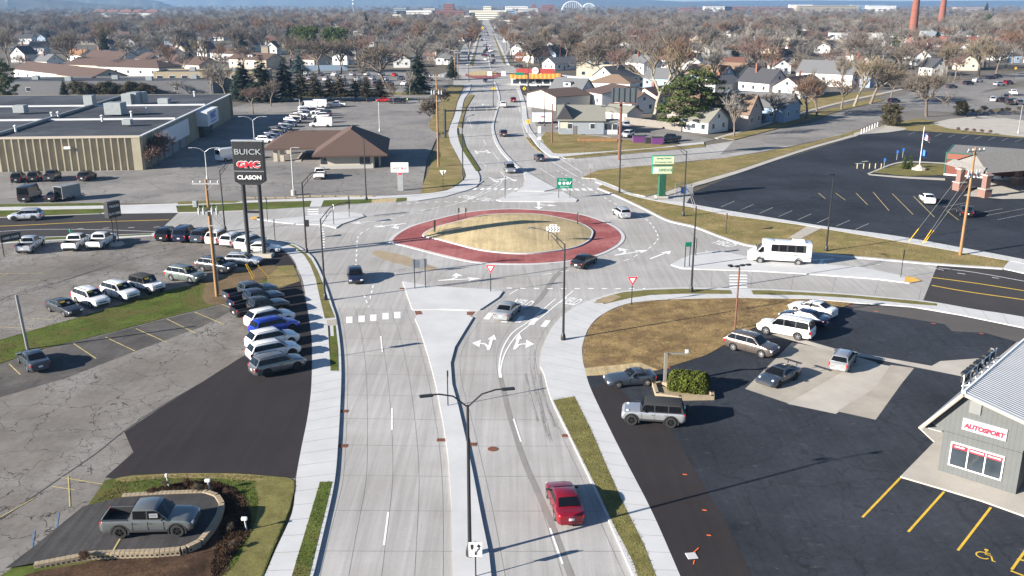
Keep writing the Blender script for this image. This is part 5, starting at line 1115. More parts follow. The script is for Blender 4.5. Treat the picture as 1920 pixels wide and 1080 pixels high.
# ---- houses one by one on the right and along the street
hl = [  # a, b (front base ends), depth, walls, roof, h, rise, label
 ((1348, 247), (1402, 230), 11, 'pinkwall', 'tanroof', 4.2, 4.2, 'pink-beige house with tan gable roof behind the bare street tree'),
 ((1330, 252), (1365, 246), 9, 'whitewall', 'oliveroof', 3, 2.8, 'small white house half hidden by the big pine'),
 ((1425, 232), (1480, 218), 12, 'bluewall', 'greyroof', 4, 3.2, 'blue-grey house with long grey roof by the street trees'),
 ((1425, 180), (1475, 176), 10, 'whitewall', 'darkroof', 4.4, 4.2, 'white gabled house with a black roof among bare trees'),
 ((1365, 160), (1410, 156), 10, 'creamwall', 'tanroof', 5, 3, 'cream house with a white dormer under the tall spruce'),
 ((1325, 163), (1370, 158), 9, 'bluewall', 'tanroof', 4.2, 3.4, 'bright blue gabled house beside the cream one'),
 ((1340, 178), (1390, 172), 9, 'palewall', 'greyroof', 3.4, 2.2, 'low grey-roofed bungalow in front of the blue gabled house'),
 ((1185, 215), (1230, 212), 9, 'whitewall', 'brownroof', 3.4, 2.4, 'white garage with brown roof left of the big pine'),
 ((1180, 200), (1240, 205), 10, 'creamwall', 'brownroof', 3.6, 2.4, 'cream house with brown roof behind the bare ash tree'),
 ((1150, 165), (1200, 160), 10, 'palewall', 'greyroof', 4.2, 3.4, 'grey-roofed house behind the billboard'),
 ((1205, 165), (1255, 168), 10, 'bluewall', 'greyroof', 4, 3.2, 'blue-grey hipped house left of the big pine'),
 ((1190, 140), (1245, 138), 10, 'whitewall', 'greyroof', 5, 3, 'tall white house behind the bare ash tree'),
 ((1000, 119), (1032, 118), 9, 'creamwall', 'brownroof', 4, 4.6, 'cream gabled house behind the burger restaurant'),
 ((1042, 115), (1065, 113), 9, 'bluewall', 'darkroof', 4, 4.2, 'dark-roofed house with white gable beyond the burger restaurant'),
 ((1060, 108), (1100, 107), 9, 'tanwall', 'orangeroof', 4, 4, 'orange-roofed tan house uphill of the cream block'),
 ((1040, 133), (1090, 130), 9, 'whitewall', 'greyroof', 3.2, 2.6, 'low white house between drive-in and cream block'),
 ((965, 114), (990, 115), 7, 'whitewall', 'orangeroof', 2.8, 1.6, 'tiny white hut with orange roof by the round sign'),
 ((1558, 165), (1600, 158), 11, 'whitewall', 'greyroof', 5, 4.2, 'large white gabled house at the street bend'),
 ((1600, 152), (1640, 150), 10, 'palewall', 'orangeroof', 4, 3, 'orange-roofed house next to the large white one'),
 ((1630, 165), (1660, 158), 9, 'bluewall', 'greyroof', 3.6, 2.6, 'blue-grey cottage behind the spreading bare tree'),
 ((1500, 186), (1545, 178), 10, 'whitewall', 'brownroof', 3.8, 3.0, 'white house behind the row of street trees'),
 ((668, 112), (688, 109), 9, 'palewall', 'greyroof', 4.6, 4.6, 'grey house with white A-frame gable behind the huge bare tree'),
 ((830, 117), (862, 116), 14, 'tanwall', 'darkroof', 5.2, .6, 'tan flat-fronted shop by the utility poles'),
 ((800, 115), (830, 115), 9, 'brownwall', 'redbrownroof', 3, 2.2, 'brown house beside the tan shop'),
 ((872, 78), (890, 77), 10, 'whitewall', 'greyroof', 4, 2, 'white-roofed shop on the left of the main street'),
 ((195, 122), (222, 120), 9, 'whitewall', 'darkroof', 4, 3.2, 'white gable house with dark roof behind the townhouse row'),
 ((232, 118), (262, 117), 9, 'whitewall', 'greyroof', 4, 3.4, 'white gable house with slate roof left of the small spruce'),
 ((262, 112), (290, 111), 9, 'palewall', 'darkroof', 4, 3.4, 'pale house with black roof under the tall spruce'),
 ((150, 116), (178, 114), 9, 'whitewall', 'orangeroof', 3.6, 2.6, 'orange-brown roofed house left of the tall spruce'),
 ((48, 118), (72, 116), 9, 'palewall', 'darkroof', 4.6, 3.8, 'tall pale house with dark roof on the far left'),
 ((388, 106), (406, 105), 9, 'whitewall', 'redbrownroof', 4.4, 4, 'bright white gable with a red-brown roof'),
 ((462, 98), (495, 97), 9, 'whitewall', 'greyroof', 4.4, 2.4, 'white house with grey hip roof left of the stone tower'),
 ((325, 116), (346, 115), 8, 'whitewall', 'brownroof', 4.4, 3, 'white house with brown roof by the slim spruce'),
 ((90, 130), (120, 128), 9, 'whitewall', 'greyroof', 3.8, 3, 'white house with grey roof at the left of the townhouses'),
 ((1270, 130), (1310, 126), 10, 'whitewall', 'redbrownroof', 4, 3.4, 'white house with red-brown roof above the big pine')]
for a, b, dp, wl, rfm, h, rs_, lab in hl:
    rot = random.random() < .45; t = box_gable('house', (wl, rfm), a, b, dp, h, rs_, lab, wins=(3, 2), chimney=random.random() < .4, dormer='dormer' in lab, porch=random.random() < .3)
    t['group'] = 'houses among the bare trees'
    if rot: t.rotation_euler.z += math.pi/2
# ---- factory, stacks and the long sheds on the right horizon
def stack(x, ybase, ytop, r0, lab):
    p = G(x, ybase); h = HT(x, ybase, ytop); t = place('brick_chimney', p, 0, lab, 'chimney'); MB().lathe([(r0, 0), (r0*.62, h), (r0*.5, h), (0, h-.5)], 20).build('shaft', M['brick'], t, 50)
    for k in range(7): MB().lathe([(r0*(1-.38*(k+1)/8)+.05, h*(k+1)/8), (r0*(1-.38*(k+1)/8)+.12, h*(k+1)/8+.25), (r0*(1-.38*(k+1)/8)+.05, h*(k+1)/8+.5)], 20).build('hoop', M['rust'], t)
stack(1708, 88, -22, 3.4, 'tall tapering red-brick chimney, left of the pair'); stack(1762, 62, -18, 4.0, 'tall tapering red-brick chimney, right of the pair behind')
fl = [((1820, 62), 90, 26, 9, 'brick', 'red-brick factory with a dark roof on the right'), ((1775, 78), 40, 18, 8, 'greywall', 'grey factory wing with blue panels beside the chimney'), ((1810, 88), 34, 20, 7, 'brick', 'low brick factory wing in front of the grey one'), ((1490, 84), 45, 14, 5, 'creamwall', 'long cream warehouse among the bare trees'), ((1560, 92), 46, 14, 6, 'tanwall', 'long peach warehouse beside the cream one'), ((1555, 72), 60, 20, 6, 'brick', 'brick shed with pale doors and flat roof'), ((1640, 80), 70, 20, 7, 'whitewall', 'white industrial shed in front of the chimneys'), ((1515, 68), 30, 16, 6, 'whitewall', 'white domed-front depot among the trees'), ((1905, 75), 40, 20, 8, 'brick', 'brick mill building at the right edge')]
for (x, y), L_, D_, h_, m_, lab in fl:
    p = G(x, y); t = flat_block('factory', (m_, 'membrane'), L_, D_, h_, lab, 'factory', 'industrial sheds by the chimneys', (p.x, p.y, 0), R(random.uniform(-6, 4)), cols=10, ww=1.8, wh=1.6, units=3, sides=False)
# ---- hospital and town centre far down the street
M['limestone'] = pm('limestone', (.72, .66, .52), .9, .06, .3); M['whitestone'] = pm('pale_stone', (.72, .70, .66), .9, .06, .3)
bl = [(740, 30, 26, 30, 8, 'limestone', 'slim cream hospital tower at the left end'), (752, 29, 22, 30, 20, 'greywall', 'blue-glass hospital link next to the slim tower'), (778, 29, 62, 30, 15, 'whitestone', 'banded white hospital wing with rows of windows'), (806, 28, 20, 30, 18, 'palewall', 'pale stair tower of the hospital'), (830, 28, 52, 30, 14, 'brick', 'red-brick hospital wing beside the pale stair tower'), (842, 27, 18, 20, 26, 'brick', 'tall red-brick hospital block'), (803, 32, 55, 20, 9, 'brick', 'low orange-brick clinic in front of the hospital'), (860, 29, 22, 25, 14, 'brick', 'stepped red-brick end of the hospital'), (915, 31, 66, 30, 17, 'limestone', 'broad cream clinic with a raised centre facing the street'), (914, 30, 14, 20, 24, 'limestone', 'raised centre block of the cream clinic'), (946, 30, 40, 30, 17, 'bluewall', 'dark glazed wing right of the cream clinic'), (886, 31, 10, 20, 13, 'tanbrick', 'tan stair tower left of the cream clinic'), (872, 33, 30, 20, 6, 'whitestone', 'low white link left of the cream clinic'),
      (968, 22, 40, 40, 20, 'whitestone', 'white brewery block at the town centre'), (990, 24, 34, 40, 14, 'palewall', 'long pale works at the town centre'), (1001, 21, 8, 40, 24, 'brick', 'brick works beside the pale one'), (1027, 19, 24, 40, 20, 'brick', 'dark brick office slab before the bridges'), (1010, 35, 50, 30, 6, 'whitestone', 'long low white store among the trees'), (950, 44, 30, 20, 7, 'limestone', 'cream shop block on the right of the street'), (1290, 16, 34, 40, 9, 'brick', 'far brick school left of centre horizon'), (1345, 16, 50, 40, 12, 'whitestone', 'far pale block on the right horizon'), (1380, 16, 45, 40, 12, 'brick', 'far brick block on the right horizon'), (1445, 16, 70, 40, 10, 'brick', 'far long brick block near the white spire'), (1500, 15, 40, 40, 15, 'whitestone', 'far white tower block on the right horizon'), (1548, 17, 110, 40, 16, 'tanbrick', 'far long tan apartment slab on the right horizon'), (1625, 16, 60, 40, 16, 'bluewall', 'far dark glass block left of the chimneys'), (1650, 17, 50, 40, 15, 'whitestone', 'far pale block with many windows left of the chimneys'), (1820, 16, 60, 40, 10, 'pinkwall', 'far pink block between chimney and edge')]
for x, y, L_, D_, h_, m_, lab in bl:
    y = y+6; p = G(x, y); sc = p.y/FPX; h2 = h_*sc*.72 if y < 30 else h_*sc*.9
    flat_block('town_block', (m_, 'membrane'), L_*sc, 30, max(8, h2), lab, 'building', 'far town blocks on the horizon', (p.x, p.y, 0), 0, storeys=max(2, int(h_/4)), band=True, cols=6, sides=False)
for x, lab in ((1073, 'white steel arch bridge, larger and nearer of the pair'), (1104, 'white steel arch bridge, smaller and farther of the pair')):
    p = G(x, 22) if x < 1090 else G(x, 20.5); sc = p.y/FPX; t = place('arch_bridge', p, 0, lab, 'bridge', 'arch bridges over the river'); hw2 = (19 if x < 1090 else 12)*sc; zt = 17*sc if x < 1090 else 12*sc
    for dy in (-6, 6): MB().tube([(hw2*math.cos(math.pi*k/16), dy, 2+zt*math.sin(math.pi*k/16)) for k in range(17)], .75*sc, 5).build('arch', M['trim'], t)
    MB().box((0, 0, 4), (hw2*2.6, 14, 2)).build('deck', M['greypaint'], t); hg = MB()
    for k in range(1, 16): hg.tube([(hw2*math.cos(math.pi*k/16), -6, 4), (hw2*math.cos(math.pi*k/16), -6, 2+zt*math.sin(math.pi*k/16))], .2*sc, 4)
    hg.build('hanger', M['trim'], t)
p = G(664, 32); sc = p.y/FPX; t = place('lattice_mast', p, 0, 'grey lattice radio mast above the bare trees', 'mast'); lm = MB(); hh = 36*sc
for k in range(3):
    a = 2*math.pi*k/3; lm.tube([(3.2*math.cos(a), 3.2*math.sin(a), 0), (.6*math.cos(a), .6*math.sin(a), hh)], .4, 4)
    for j in range(14):
        f0, f1 = j/14, (j+1)/14; a2 = a+2*math.pi/3; r0 = 3.2-2.6*f0; r1 = 3.2-2.6*f1; lm.tube([(r0*math.cos(a), r0*math.sin(a), hh*f0), (r1*math.cos(a2), r1*math.sin(a2), hh*f1)], .22, 4)
lm.build('lattice', M['steel'], t)
for f in (.62, .8): MB().lathe([(0, 0), (2.6, 0), (2.6, 2), (0, 2)], 8, (0, 0, hh*f)).build('antenna_ring', M['trim'], t)
p = G(248, 33); t = place('apartment_block', (p.x, p.y, 0), R(-3), 'wide brown-roofed apartment block above the far woods', 'building'); sc = p.y/FPX; MB().box((0, 0, 6), (115*sc, 18, 12)).build('wall', M['palewall'], t)
for k in range(5):
    q = MB(); x0 = -57*sc+k*24*sc; q.add([(x0-13*sc, -11, 11), (x0+13*sc, -11, 11), (x0+13*sc, 11, 11), (x0-13*sc, 11, 11), (x0-8*sc, 0, 17), (x0+8*sc, 0, 17)], [[0, 1, 5, 4], [1, 2, 5], [2, 3, 4, 5], [3, 0, 4]]); q.build('roof', M['redbrownroof'], t)
# ---- wood fence behind the corner house, wall by the store lot
pl = [G(x, y) for x, y in arr('1170,232 1200,236 1240,241 1277,247')]
M['fencewood'] = pm('weathered_boards', (.20, .18, .155), .9, .2, 4)
t = place('wooden_fence', pl[0], 0, 'weathered grey board fence behind the parked cars', 'fence')
for a, b in zip(pl, pl[1:]):
    d = b-a; mb = MB(); nb = int(d.length/.15)
    for k in range(nb): c = a.lerp(b, (k+.5)/nb)-pl[0]; mb.box((c.x, c.y, .95+random.uniform(-.03, .03)), (.14, .03, 1.9), math.atan2(d.y, d.x))
    mb.build('board_panel', M['fencewood'], t); MB().box((a-pl[0])+Vector((0, .08, 1)), (.12, .12, 2.05)).build('post', M['fencewood'], t)
a, b = G(560, 133), G(652, 132); d = b-a; MB().box(((a.x+b.x)/2, (a.y+b.y)/2, 1.3), (d.length, .4, 2.6), math.atan2(d.y, d.x)).build('screen_wall', M['bluewall'], label='long blue-grey screen wall behind the store car park', cat='wall')
# ------------------------------------------------------------------ lamps, poles, signs
def lamp(base, top, arms, label, grp='black street lamps around the roundabout', z=ZW, col='black', truss=True, name='street_lamp', box=False, h=None):
    p = G(*base, z); hh = h or HT(base[0], base[1], top)-z
    t = empty(name, p, 0, label, 'street lamp', grp)
    MB().lathe([(.24, 0), (.24, .25), (.17, .6), (.12, .7)], 10).build('base', M[col], t, 40)
    MB().tube([(0, 0, .5), (0, 0, hh*.5), (0, 0, hh)], [.12, .10, .07], 8).build('pole', M[col], t, 40)
    for ang, ln, rise in arms:
        a = R(ang); u = Vector((math.cos(a), math.sin(a), 0)); zz = Vector((0, 0, 1)); tp = zz*hh
        mb = MB(); mb.tube([tp-zz*.1, tp+u*ln*.4+zz*rise*.75, tp+u*ln*.8+zz*rise, tp+u*ln+zz*rise], .045, 6)
        if truss: mb.tube([tp-zz*.75, tp+u*ln*.45+zz*rise*.55], .035, 6); mb.tube([tp+u*ln*.22-zz*.1, tp+u*ln*.25+zz*rise*.4], .025, 5)
        mb.build('arm', M[col], t, 40)
        hd = MB(); hd.rbox(tp+u*(ln+.3)+zz*(rise-.02), (.75, .30, .11), .04, rz=a); hd.build('lamp_head', M[col], t)
    if box: MB().rbox((.3, 0, 3.9), (.5, .12, .9), .03).build('sign_back', M['black'], t)
    return t
lamp((881, 1041), 757, [(195, 2.0, .85), (12, 2.0, .8)], 'twin-armed black street lamp on the median nearest the viewer', truss=False)
lamp((1056, 637), 455, [(150, 3.2, 1.1)], 'black street lamp at the bend of the right sidewalk before the leaf-strewn lawn')
lamp((1296, 547), 385, [(115, 2.6, 1.6)], 'black street lamp on the grass strip south of the east leg')
lamp((1549, 470), 325, [(200, .2, .02)], 'black street lamp behind the white shuttle bus', truss=False)
lamp((1281, 405), 282, [(165, 3.2, .9)], 'black street lamp on the verge beside the green cultural centre sign')
lamp((1161, 361), 205, [(170, 2.8, .5)], 'black street lamp carrying a green street name plate')
lamp((610, 562), 408, [(40, 3.0, 1.3)], 'black street lamp on the narrow grass strip by the dark pickups')
lamp((575, 474), 340, [(35, 3.2, 1.3)], 'black street lamp at the lot corner beside the tall dealer sign', box=True)
lamp((687, 375), 258, [(120, .3, .05)], 'black street lamp on the verge in front of the bank', truss=False)
lamp((422, 432), 318, [(40, 3.0, 1.2)], 'black street lamp between the timber pole and dealer sign')
lamp((868, 338), 230, [(60, 3.4, 1.1)], 'black street lamp on the sidewalk of the north leg')
lamp((1021, 236), 168, [(190, 1.5, .4)], 'black street lamp near the white trailer on the north leg', h=10)
lamp((925, 200), 134, [(185, 3, .9), (5, 3, .9)], 'twin-armed black street lamp on the north median', truss=False, h=10.5)
lamp((991, 172), 112, [(180, 2.5, .6)], 'black street lamp before the burger restaurant', h=10.5); lamp((879, 152), 110, [(0, 2.5, .6)], 'black street lamp at the far left of the second roundabout', h=10.5)
lamp((945, 119), 90, [(180, 2.5, .6)], 'slim far street lamp right of the main street', h=10.5)
for (b, tp, lab) in (((480, 300), 224, 'grey twin-arm lot lamp beside the parked blue-tinted cars'), ((389, 337), 283, 'grey twin-arm lot lamp left of the tall dealer sign'), ((712, 247), 190, 'thin grey lot lamp behind the bank roof')):
    lamp(b, tp, [(180, 2.2, .7), (0, 2.2, .7)] if 'twin' in lab else [(180, .6, 0)], lab, 'grey car park lamps', ZL, 'steel', False, 'car_park_lamp')
lamp((551, 366), 276, [(0, .8, .05)], 'thin grey lot lamp on a concrete drum before the bank', 'grey car park lamps', ZL, 'steel', False, 'car_park_lamp'); lamp((564, 228), 185, [(180, .7, 0)], 'thin grey lot lamp among the white vans', 'grey car park lamps', ZL, 'steel', False, 'car_park_lamp'); lamp((1909, 250), 196, [(180, .3, 0)], 'grey lot lamp at the right edge by the dry shrubs', 'grey car park lamps', ZL, 'steel', False, 'car_park_lamp')
p = G(551, 366, ZL); MB().lathe([(.45, 0), (.45, .9), (0, .9)], 12, p).build('lamp_footing', M['oldpale'], label='round concrete drum at the foot of a lot lamp', cat='footing')
# dealer's flood light posts
p = G(1378, 617, ZG); t = empty('flood_light', p, 0, 'tall brown post with four flood lights on the leaf-strewn lawn', 'flood light'); hh = HT(1378, 617, 503); MB().tube([(0, 0, 0), (0, 0, hh)], .09, 8).build('pole', M['darkwood'], t); MB().tube([(-.9, 0, hh+.1), (.9, .3, hh+.3)], .05, 6).build('arm', M['black'], t)
for k, (x, y) in enumerate(((-.9, 0), (-.3, -.3), (.3, .1), (.95, .3))): MB().rbox((x, y, hh+.25), (.45, .35, .16), .04, rz=.3).build('lamp_head', M['black'], t)
p = G(1246, 722, ZL); t = empty('flood_light', p, 0, 'grey square post with one long horizontal arm beside the clipped hedge', 'flood light'); hh = 2.9; M['postgrey'] = pm('post_grey', (.19, .18, .15), .7, .1, 3); MB().box((0, 0, hh/2), (.24, .24, hh)).build('pole', M['postgrey'], t); MB().box((.85, .1, hh-.1), (2.0, .13, .13)).build('arm', M['postgrey'], t); MB().rbox((1.75, .1, hh+.1), (.3, .3, .3), .05).build('lamp_head', M['pale'], t)
p = G(52, 655, ZG); t = empty('post', p, 0, 'leaning grey bare post at the end of the grass wedge', 'post'); hh = HT(52, 655, 553); MB().tube([(0, 0, 0), (-.25, 0, hh)], .14, 8).build('pole', M['greypaint'], t)
# utility poles
def upole(base, top, label, mat='wood', arms=1, tr=True, guys=(), z=ZL, r=.19, face=0):
    p = G(*base, z); hh = HT(base[0], base[1], top); t = empty('utility_pole', p, face, label, 'utility pole', 'timber utility poles')
    MB().tube([(0, 0, 0), (0, 0, hh*.5), (0, 0, hh)], [r, r*.85, r*.68], 10).build('pole', M[mat], t, 40)
    for k in range(arms):
        zz = hh-.45-k*1.3; c = MB().box((0, -.16, zz), (2.9, .11, .14)); c.tube([(-.8, -.16, zz-.05), (0, -.1, zz-.75)], .02, 5); c.tube([(.8, -.16, zz-.05), (0, -.1, zz-.75)], .02, 5); c.build('crossarm', M['greytrim'], t)
        for x in (-1.3, -.55, .55, 1.3): MB().lathe([(.05, 0), (.07, .1), (.04, .25), (0, .28)], 8, (x, -.16, zz+.07)).build('insulator', M['steel'], t)
    if tr:
        zz = hh-3.4
        c = MB().box((0, -.2, zz), (2.3, .1, .12)); c.build('crossarm', M['greytrim'], t)
        for x in (-.95, -.45, .45, .95): MB().tube([(x, -.3, zz-.35), (x, -.3, zz+.35)], .13, 8).lathe([(.06, .35), (.02, .65)], 6, (x, -.3, zz)).build('cutout', M['steel'], t)
        MB().tube([(.26, 0, .3), (.22, 0, hh-3)], .05, 6).build('conduit', M['steel'], t)
        MB().box((.3, -.1, hh-5), (1.0, .1, .1)).build('bracket', M['greytrim'], t)
    return t, p, hh
t, p, hh = upole((407, 556), 337, 'timber utility pole with switchgear standing in the grass wedge'); t2, p2, h2 = upole((1800, 478), 277, 'timber utility pole with guy wires by the hall lot', face=.4)
def guy(p, hz, q, lab, grp):
    t = empty('guy_wire', q, 0, lab, 'guy wire', grp); top = Vector((p.x, p.y, hz))-q
    MB().tube([(0, 0, 0), top], .018, 4).build('wire', M['steel'], t); d = top.normalized(); MB().tube([d*.1, d*2.5], .042, 6).build('guard', M['signyellow'], t)
for k, (x, y) in enumerate(((475, 524), (478, 520), (505, 520))): guy(p, hh-1-k*1.2, G(x, y, ZG), ('yellow-guarded guy wire beside the silver pickup, leftmost', 'yellow-guarded guy wire beside the silver pickup, middle one', 'yellow-guarded guy wire by the silver wagon')[k], 'guy wires with yellow guards')
for k, (x, y) in enumerate(((1703, 454), (1729, 457), (1733, 456))): guy(p2, h2-1-k*1.6, G(x, y, ZG), ('yellow-guarded guy wire of the right pole, leftmost', 'yellow-guarded guy wire of the right pole, middle one', 'yellow-guarded guy wire of the right pole, nearest the pole')[k], 'guy wires with yellow guards')
upole((822, 313), 140, 'tall pale timber utility pole on the verge beyond the bank', arms=1); upole((853, 150), 93, 'thin orange-timber pole left of the street, left of a pair', tr=False); upole((859, 150), 97, 'thin orange-timber pole left of the street, right of a pair', tr=False)
upole((1035, 268), 195, 'reddish timber pole before the corner house gable', 'darkwood', 0, False); upole((1187, 122), 66, 'tall timber pole behind the cream block', 'darkwood', 1, False); upole((1050, 115), 74, 'dark timber pole beside the cream gabled house', 'darkwood', 1, False); upole((831, 110), 80, 'timber pole beside the tan shop', tr=False)
# wires sagging between the near timber poles and out of frame
def wires(a, b, lab, n=3, sag=1.2, wdt=1.2):
    t = MB()
    a, b = Vector(a), Vector(b); d = (b-a); s = Vector((-d.y, d.x, 0)).normalized()
    for k in range(n):
        o = s*(k-(n-1)/2)*wdt; t.tube([a+o+d*f-Vector((0, 0, sag*4*f*(1-f))) for f in [i/10 for i in range(11)]], .014, 4)
    t.build('power_line', M['black'], label=lab, cat='power line')
q = G(822, 313); wires((q.x, q.y, 13), (G(856, 150).x, G(856, 150).y, 14), 'thin power line along the left of the north leg', 2, 2)
# ---- tall dealer sign
p = G(482, 481, ZL); rz = R(-3); t = empty('dealer_sign', p, rz, 'tall black dealership sign on two black posts', 'sign')
z0, z1 = HT(481, 481, 345), HT(481, 481, 266); wd = 3.9
for x in (-1.02, .98): MB().tube([(x, 0, 0), (x, 0, z0+.3)], .26, 12).build('post', M['black'], t, 40)
MB().box((0, 0, z0*.62), (2.0, .3, .3)).build('crossbar', M['black'], t); MB().rbox((0, 0, (z0+z1)/2+.2), (wd, .7, z1-z0-.2), .08).build('cabinet', M['black'], t)
cp = MB(); cp.add([(-wd/2, -.3, z0+.35), (wd/2, -.3, z0+.35), (1.2, -.3, z0-.1), (-1.2, -.3, z0-.1), (-wd/2, .3, z0+.35), (wd/2, .3, z0+.35), (1.2, .3, z0-.1), (-1.2, .3, z0-.1)], [[0, 3, 2, 1], [4, 5, 6, 7], [0, 4, 7, 3], [1, 2, 6, 5], [3, 7, 6, 2]]); cp.build('cabinet_foot', M['black'], t)
MB().box((0, -.02, z1+.12), (wd, .8, .14)).build('cap', M['steel'], t); MB().box((0, -.37, z0+1.62), (wd*.96, .04, .10)).build('divider', M['greypaint'], t)
def lett(txt, sz, z, mat, bold, sx, out=None):
    mb = MB()
    if out: text_mb(mb, txt, sz, frame_m((0, -.375, z), (1, 0, 0)), .012, 1, bold=bold+.055, sx=sx)
    text_mb(mb, txt, sz, frame_m((0, -.41, z), (1, 0, 0)), .02, 0, bold=bold, sx=sx); mb.build('lettering', [M[mat], M[out or mat]], t)
H3 = z1-z0
lett('BUICK', .95, z0+H3*.76, 'hvac', .012, 1.25); lett('GMC', 1.05, z0+H3*.46, 'redpaint', .03, 1.25, 'trim'); lett('CLASON', .68, z0+H3*.16, 'trim', .02, 1.15)
MB().rbox((0, 0, .2), (4.2, 1.4, .5), .06).build('plinth', M['oldpale'], t)
# used-car sign and others
def panel_sign(name, base, top, bot, w, label, face=0, mat='greypaint', posts=(-.6, .6), pmat='black', thick=.25, text=None, z=ZG, tmat='trim', tsz=.35, cat='sign', group=None, h=None):
    p = G(*base, z); zt = h[1] if h else HT(base[0], base[1], top); zb_ = h[0] if h else HT(base[0], base[1], bot); t = empty(name, p, R(face), label, cat, group)
    for x in posts: MB().tube([(x, 0, 0), (x, 0, zb_+.1 if thick > .1 else zt)], .07 if thick > .1 else .05, 8).build('post', M[pmat], t)
    MB().rbox((0, -.09 if thick <= .1 else 0, (zt+zb_)/2), (w, thick, zt-zb_), min(.03, thick*.3)).build('panel', M[mat], t)
    if text:
        mb = MB(); zz = zt-(zt-zb_)/(len(text)+.3)*.65
        for s in text: text_mb(mb, s, tsz, frame_m((0, -thick/2-.012-(.09 if thick <= .1 else 0), zz), (1, 0, 0)), .004, 0, bold=.008); zz -= (zt-zb_)/(len(text)+.1)
        mb.build('lettering', M[tmat], t)
    return t
t = panel_sign('pylon_sign', (219, 459), 378, 407, 2.0, 'dark pylon sign on two posts behind the white pickups', 62, 'black', (-.35, .35), thick=.8, text=['TRUCKS', 'BUY HERE'], z=ZL, tsz=.42); MB().lathe([(1.0, 0), (.8, .35), (0, .45)], 14).build('footing', M['oldpale'], t)
panel_sign('board_sign', (24, 478), 438, 452, 2.6, 'low dark board sign on two posts at the left edge', 55, 'black', (-1.1, 1.1), thick=.4, text=['USED CARS'], tsz=.4, z=ZL)
t = panel_sign('bank_sign', (751, 357), 305, 323, 3.0, 'white bank sign with grey pillar and red check', 0, 'trim', (), thick=.4, z=ZL)
zb_ = HT(751, 357, 323); MB().box((.02, 0, zb_/2), (.95, .35, zb_)).build('pillar', M['steel'], t); mb = MB(); text_mb(mb, 'ver', .95, frame_m((-.58, -.215, zb_+.75), (1, 0, 0)), .005, 0, bold=.008); text_mb(mb, 'e', .95, frame_m((.98, -.215, zb_+.75), (1, 0, 0)), .005, 0, bold=.008); text_mb(mb, 'v', .95, frame_m((.42, -.215, zb_+.75), (1, 0, 0)), .005, 1, bold=.02); mb.build('lettering', [M['greypaint'], M['redpaint']], t); MB().box((.02, -.19, zb_-.25), (.6, .04, .3)).build('red_tab', M['redpaint'], t)
# cultural centre sign
p = G(1240, 370, ZG); M['pillargreen'] = pm('pillar_green', (.022, .105, .06), .6, .08, 2); t = empty('centre_sign', p, R(4), 'green pillar with two cream boards for the cultural centre', 'sign'); zz = [HT(1240, 370, y) for y in (326, 312, 309, 293, 326)]
MB().rbox((0, 0, zz[0]/2), (1.15, .9, zz[0]), .05).build('pillar', M['pillargreen'], t); MB().rbox((0, 0, .1), (2.0, 1.6, .35), .04).build('footing', M['oldpale'], t)
for k in range(5): MB().box((-.45+.22*k, -.46, zz[0]/2), (.06, .06, zz[0]*.95)).build('pillar_rib', M['pillargreen'], t)
zA, zB, zC, zD = HT(1240, 370, 326), HT(1240, 370, 311), HT(1240, 370, 308), HT(1240, 370, 292); M['cream'] = pm('cream_board', (.55, .58, .38), .6, .06, 2)
for (a, b, w, xo) in ((zA, zB, 3.3, -.1), (zC, zD, 3.6, 0)):
    MB().rbox((xo, 0, (a+b)/2), (w, .8, b-a), .05).build('board_case', M['signgreen'], t); MB().box((xo, -.41, (a+b)/2), (w-.12, .04, b-a-.14)).build('board', M['cream'], t)
mb = MB(); text_mb(mb, 'Hmong Cultural', .36, frame_m((0, -.45, zC+(zD-zC)*.72), (1, 0, 0)), .004, shear=.2); text_mb(mb, '& Community Center', .32, frame_m((0, -.45, zC+(zD-zC)*.28), (1, 0, 0)), .004, shear=.2); text_mb(mb, 'HMOOB', .62, frame_m((.45, -.45, (zA+zB)/2), (1, 0, 0)), .004); mb.build('lettering', M['signgreen'], t); MB().box((-1.2, -.44, (zA+zB)/2), (.8, .02, .8)).build('white_square', M['trim'], t)
p = G(1283, 366, ZG); t = empty('cart_corral', p, R(6), 'metal rail frame with a blue placard beside the green sign', 'rack'); rk = MB()
for x in (-1.4, .2, 1.4):
    for y in (-.4, .8): rk.tube([(x, y, 0), (x, y, 1.9)], .04, 5)
for z in (.6, 1.2, 1.9): rk.tube([(-1.4, -.4, z), (1.4, -.4, z)], .03, 5); rk.tube([(-1.4, .8, z), (1.4, .8, z)], .03, 5)
rk.build('frame', M['steel'], t); MB().box((-.3, -.46, .95), (.9, .06, 1.2)).build('placard', M['blue'], t); MB().box((.8, -.46, .95), (1.0, .05, 1.0)).build('placard', M['steel'], t)
# yield signs
def yield_sign(base, top, label, face=0):
    p = G(*base, ZW); hh = HT(base[0], base[1], top)-ZW; t = empty('yield_sign', p, R(face), label, 'yield sign', 'yield signs at the roundabout entries')
    MB().tube([(0, 0, 0), (0, 0, hh-.1)], .05, 8).build('post', M['black'], t); s = .58
    for nm, k, y, m in (('plate', 1, -.07, 'trim'), ('border', .95, -.085, 'redpaint'), ('centre', .55, -.1, 'trim')):
        c = (0, hh-.36); P = [(c[0]-s*k, c[1]+.33*k), (c[0]+s*k, c[1]+.33*k), (c[0], c[1]-.67*k)]; m2 = MB(); m2.add([(x, y, z) for x, z in P]+[(x, y+.012, z) for x, z in P], [[2, 1, 0], [3, 4, 5], [0, 1, 4, 3], [1, 2, 5, 4], [2, 0, 3, 5]]); m2.build(nm, M[m], t)
yield_sign((920, 546), 494, 'red and white yield sign on the near splitter island'); yield_sign((1184, 572), 516, 'red and white yield sign on the strip by the leaf-strewn lawn', 5)
